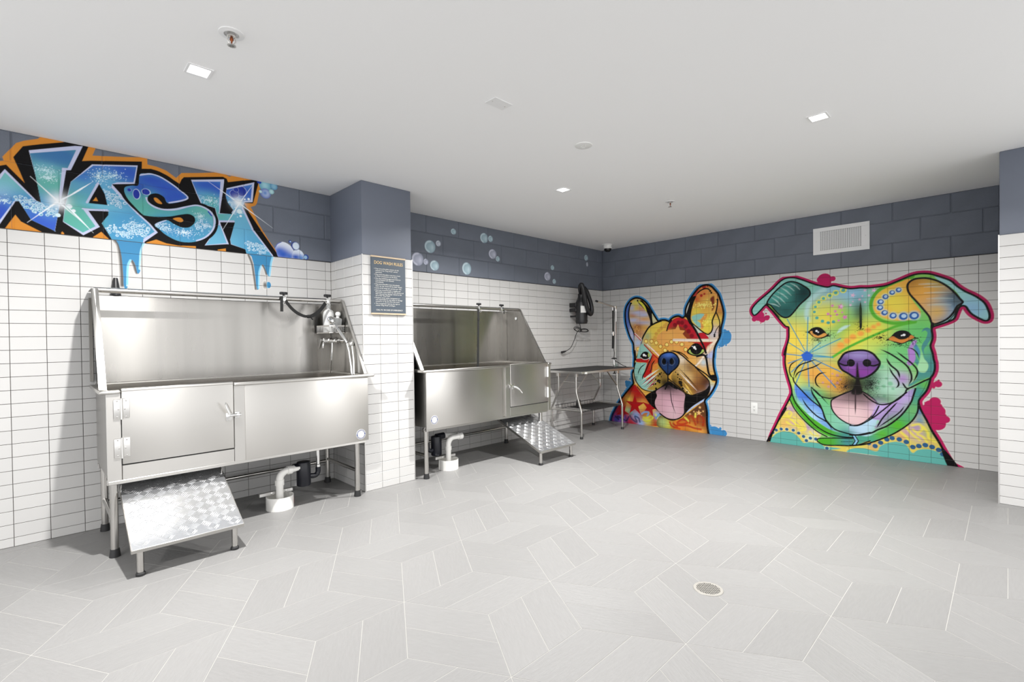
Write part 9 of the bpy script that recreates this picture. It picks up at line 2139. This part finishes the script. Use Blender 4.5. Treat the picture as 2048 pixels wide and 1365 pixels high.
BUBBLES = [(-3.175, 2.024, 0.068, 0.067, 1), (-3.077, 2.006, 0.029, 0.031, 1), (-2.971, 1.978, 0.055, 0.052, 0), (-3.024, 2.167, 0.066, 0.064, 0), (-2.918, 2.213, 0.031, 0.03, 2), (-2.718, 2.366, 0.035, 0.031, 0), (-2.283, 2.356, 0.058, 0.056, 0), (-2.185, 2.361, 0.035, 0.035, 0), (-2.156, 2.189, 0.059, 0.055, 1), (-2.076, 2.142, 0.032, 0.031, 0), (-2.543, 1.986, 0.062, 0.067, 0), (-1.104, 2.131, 0.034, 0.031, 0), (-1.205, 2.009, 0.059, 0.054, 1), (-1.072, 1.954, 0.034, 0.031, 0), (-0.378, 2.338, 0.042, 0.041, 0), (-0.355, 2.248, 0.023, 0.03, 2)]

GROUT = np.array(lin('4d4845'))
def tiled_axis(a, b, first, step, n):
    """vertex positions across tiles with a sunk vertex in every joint; flags mark the joint vertices"""
    js = [a] + [first + step * k for k in range(math.ceil((a - first) / step + 1e-6), math.floor((b - first) / step - 1e-6) + 1)] + [b]
    P, J = [], []
    for k in range(len(js) - 1):
        lo = js[k] + (JOINT / 2 if k else 0); hi = js[k + 1] - (JOINT / 2 if k < len(js) - 2 else 0)
        m_ = max(2, int(round((hi - lo) / step * n)))
        P += list(np.linspace(lo, hi, m_ + 1)); J += [False] * (m_ + 1)
        if k < len(js) - 2: P.append(js[k + 1]); J.append(True)
    return np.array(P), np.array(J)
def islands(mask):
    lab = np.where(mask, np.arange(1, mask.size + 1).reshape(mask.shape), 0)
    while True:
        q = lab.copy()
        for ax in (0, 1):
            for d in (1, -1):
                r_ = np.roll(q, d, ax)
                if ax == 0: r_[0 if d == 1 else -1] = 0
                else: r_[:, 0 if d == 1 else -1] = 0
                q = np.where(mask, np.maximum(q, r_), 0)
        # run-length jumps keep the flood short
        for ax in (0, 1):
            for rev in (False, True):
                s_ = np.flip(q, ax) if rev else q
                s_ = s_.copy()
                n_ = s_.shape[ax]
                for k in range(1, n_):
                    a_ = s_[k - 1] if ax == 0 else s_[:, k - 1]
                    b_ = s_[k] if ax == 0 else s_[:, k]
                    v_ = np.where((b_ > 0) & (a_ > b_), a_, b_)
                    if ax == 0: s_[k] = v_
                    else: s_[:, k] = v_
                q = np.flip(s_, ax) if rev else s_
        if np.array_equal(q, lab): return lab
        lab = q
def skin(cv, JU, JV, place, parent, material, main, single=None, split=()):
    """turn a painted canvas into meshes, one per painted part"""
    H, W = cv.A.shape
    A4 = np.maximum.reduce([cv.A[:-1, :-1], cv.A[1:, :-1], cv.A[:-1, 1:], cv.A[1:, 1:]])
    live = A4 > .02
    P4 = np.maximum.reduce([cv.P[:-1, :-1], cv.P[1:, :-1], cv.P[:-1, 1:], cv.P[1:, 1:]])
    mi = cv.parts.index(main) if main in cv.parts else 0
    P4 = np.where(P4 == 0, mi, P4)
    joint = (JU[:-1] | JU[1:])[None, :] | (JV[:-1] | JV[1:])[:, None]
    jobs, used = [], np.zeros(live.shape, bool)
    for pi_ in sorted(set(P4[live].tolist())):
        mk = live & (P4 == pi_)
        nm = cv.parts[pi_] if pi_ else main
        if single: nm = single
        if nm in split:
            lab = islands(mk)
            ids, cnt = np.unique(lab[mk], return_counts=True)
            big = ids[cnt > 60]
            for b_ in big: jobs.append((nm, lab == b_)); used |= lab == b_
            small = mk & ~np.isin(lab, big)
            if small.any() and pi_ != mi: P4[small] = mi
        elif pi_ != mi or single:
            jobs.append((nm, mk))
    if not single: jobs.append((main, live & (P4 == mi) & ~used))
    out = []
    for nm, mk in jobs:
        jj, ii = np.nonzero(mk)
        if not len(jj): continue
        q = np.stack([jj * W + ii, jj * W + ii + 1, (jj + 1) * W + ii + 1, (jj + 1) * W + ii], 1)
        uniq, inv = np.unique(q.ravel(), return_inverse=True)
        vj, vi = uniq // W, uniq % W
        co = place(cv.U[vi], cv.V[vj], JU[vi] | JV[vj]) - np.array(org(parent) if parent else (0, 0, 0))
        col = cv.C.reshape(-1, 3)[q.ravel()].reshape(-1, 4, 3)
        jn = joint[jj, ii]
        col[jn] = col[jn] * .4 + GROUT * .6
        me = bpy.data.meshes.new(nm)
        me.vertices.add(len(uniq)); me.vertices.foreach_set('co', co.astype(np.float32).ravel())
        n_ = len(jj)
        me.loops.add(n_ * 4); me.loops.foreach_set('vertex_index', inv.astype(np.int32).ravel())
        me.polygons.add(n_); me.polygons.foreach_set('loop_start', np.arange(0, n_ * 4, 4, dtype=np.int32))
        me.polygons.foreach_set('loop_total', np.full(n_, 4, np.int32))
        me.update(calc_edges=True)
        ca = me.color_attributes.new('paint', 'FLOAT_COLOR', 'CORNER')
        ca.data.foreach_set('color', np.concatenate([col, np.ones((n_, 4, 1))], 2).astype(np.float32).ravel())
        me.materials.append(M[material])
        o = bpy.data.objects.new(nm, me); COL.objects.link(o)
        if parent: o.parent = parent
        out.append(o)
    return out
SK = .0005
def on_right_tile(u, v, j): return np.stack([np.where(j, .0026, -SK), -u, v], 1)
def on_left_tile(u, v, j): return np.stack([u, np.where(j, .0026, -SK), v], 1)
def groove(u, v):
    """depth of the tooled block joints under the paint"""
    d = np.full(u.shape, 1.0)
    for (z0, z1, odd) in BROWS:
        inr = (v >= z0) & (v <= z1)
        first = -3.070 if odd else -2.860
        k = np.round((u - first) / .4215)
        d = np.where(inr, np.minimum(d, np.abs(u - first - k * .4215)), d)
        for e in (z0, z1):
            if TILE_TOP + .01 < e < CEIL - .01: d = np.minimum(d, np.abs(v - e))
    return .0038 * np.clip((.0072 - d) / .0036, 0, 1)
def on_block(u, v, j): return np.stack([u, BF - .0006 + groove(u, v), v], 1)
def no_j(a): return np.zeros(len(a), bool)

U, JU = tiled_axis(1.98, 4.09, .1294, .16, 40)
V, JV = tiled_axis(.001, 1.86, TILE_TOP - .08 * 23, .08, 20)
cv = Canvas(U, V, 'dddad6'); cv.run(PIT)
t = thing('dog_mural', (0, -3.05, 0), 'large rainbow coloured floppy eared dog mural with a pink outline', 'mural', 'dog murals')
skin(cv, JU, JV, on_right_tile, t, 'mural', 'head', None, ('ear', 'eye', 'paint_splash'))
U, JU = tiled_axis(.02, 1.86, .1294, .16, 36)
cv = Canvas(U, V, 'dddad6'); cv.run(BULL)
t = thing('dog_mural', (0, -.95, 0), 'orange and red upright eared dog mural with a blue outline', 'mural', 'dog murals')
skin(cv, JU, JV, on_right_tile, t, 'mural', 'head', None, ('ear', 'eye', 'paint_splash'))
U = np.arange(-7.30, -4.20, .0026); V = np.append(np.arange(TILE_TOP + .003, CEIL - .001, .0026), CEIL - .0005)
cv = Canvas(U, V, '6e747f'); cv.run(WASH)
t = thing('graffiti_mural', (-5.4, 0, TILE_TOP), 'blue bubble filled WASH graffiti with black and orange outlines on the block wall', 'mural')
skin(cv, no_j(U), no_j(V), on_block, t, 'mural_block', 'lettering', None, ('painted_bubble',))
U, JU = tiled_axis(-5.60, -4.50, -6.0475, .16, 64)
V, JV = tiled_axis(1.52, TILE_TOP, TILE_TOP - .08 * 23, .08, 32)
cv = Canvas(U, V, 'dddad6'); cv.run(DRIP)
skin(cv, JU, JV, on_left_tile, t, 'mural', 'drip', None, ('drip', 'drop'))
BL_ = ['large lavender painted bubble right beside the pilaster', 'small lavender painted bubble touching the large one by the pilaster',
       'medium pale blue painted bubble third from the pilaster low on the band', 'large pale blue painted bubble above the lavender one by the pilaster',
       'small whitish painted bubble right of the large upper one near the pilaster', 'lone small painted bubble highest above the farther tub',
       'medium blue painted bubble high in the middle of the band', 'small blue painted bubble touching the right side of the high middle one',
       'lavender painted bubble in the middle of the band', 'small blue painted bubble at the lower right of the lavender middle one',
       'large pale blue painted bubble just above the tile over the tether strap', 'small blue painted bubble at the top of the trio left of the dryer',
       'lavender painted bubble, the largest of the trio left of the dryer', 'small blue painted bubble, lowest of the trio left of the dryer',
       'small blue painted bubble nearest the back corner', 'tiny half painted bubble under the one nearest the back corner']
for k, (u, v, ru, rv, tint) in enumerate(BUBBLES):
    U = np.linspace(u - ru * 1.05, u + ru * 1.05, 34); V = np.linspace(v - rv * 1.05, v + rv * 1.05, 34)
    cv = Canvas(U, V, '6e747f')
    c0, c1, c2 = (('8ba2b0', 'aac2cb', 'd0e0e5'), ('9095a8', 'b4b8c9', 'd9dbe8'), ('9aa3b2', 'bfc6d2', 'e0e5ec'))[tint]
    cv.dot((u, v), (ru, rv), c0, None, .004, None, 1., 'b')
    cv.blob((u + ru * .1, v - rv * .1), (ru * .8, rv * .8), c1, 1., 'b')
    cv.stroke([(u + ru * .1, v + rv * .86), (u - ru * .5, v + rv * .66), (u - ru * .86, v + rv * .1), (u - ru * .72, v - rv * .5), (u - ru * .2, v - rv * .86)], ru * .22, c2, 1, 0, 'b', ru * .2, .9)
    cv.blob((u + ru * .45, v - rv * .1), (ru * .25, rv * .5), c2, .5, 'b')
    o = skin(cv, no_j(U), no_j(V), on_block, None, 'mural_block', 'painted_bubble', 'painted_bubble')[0]
    tag(o, BL_[k], 'painted bubble', 'bubbles painted on the block band')
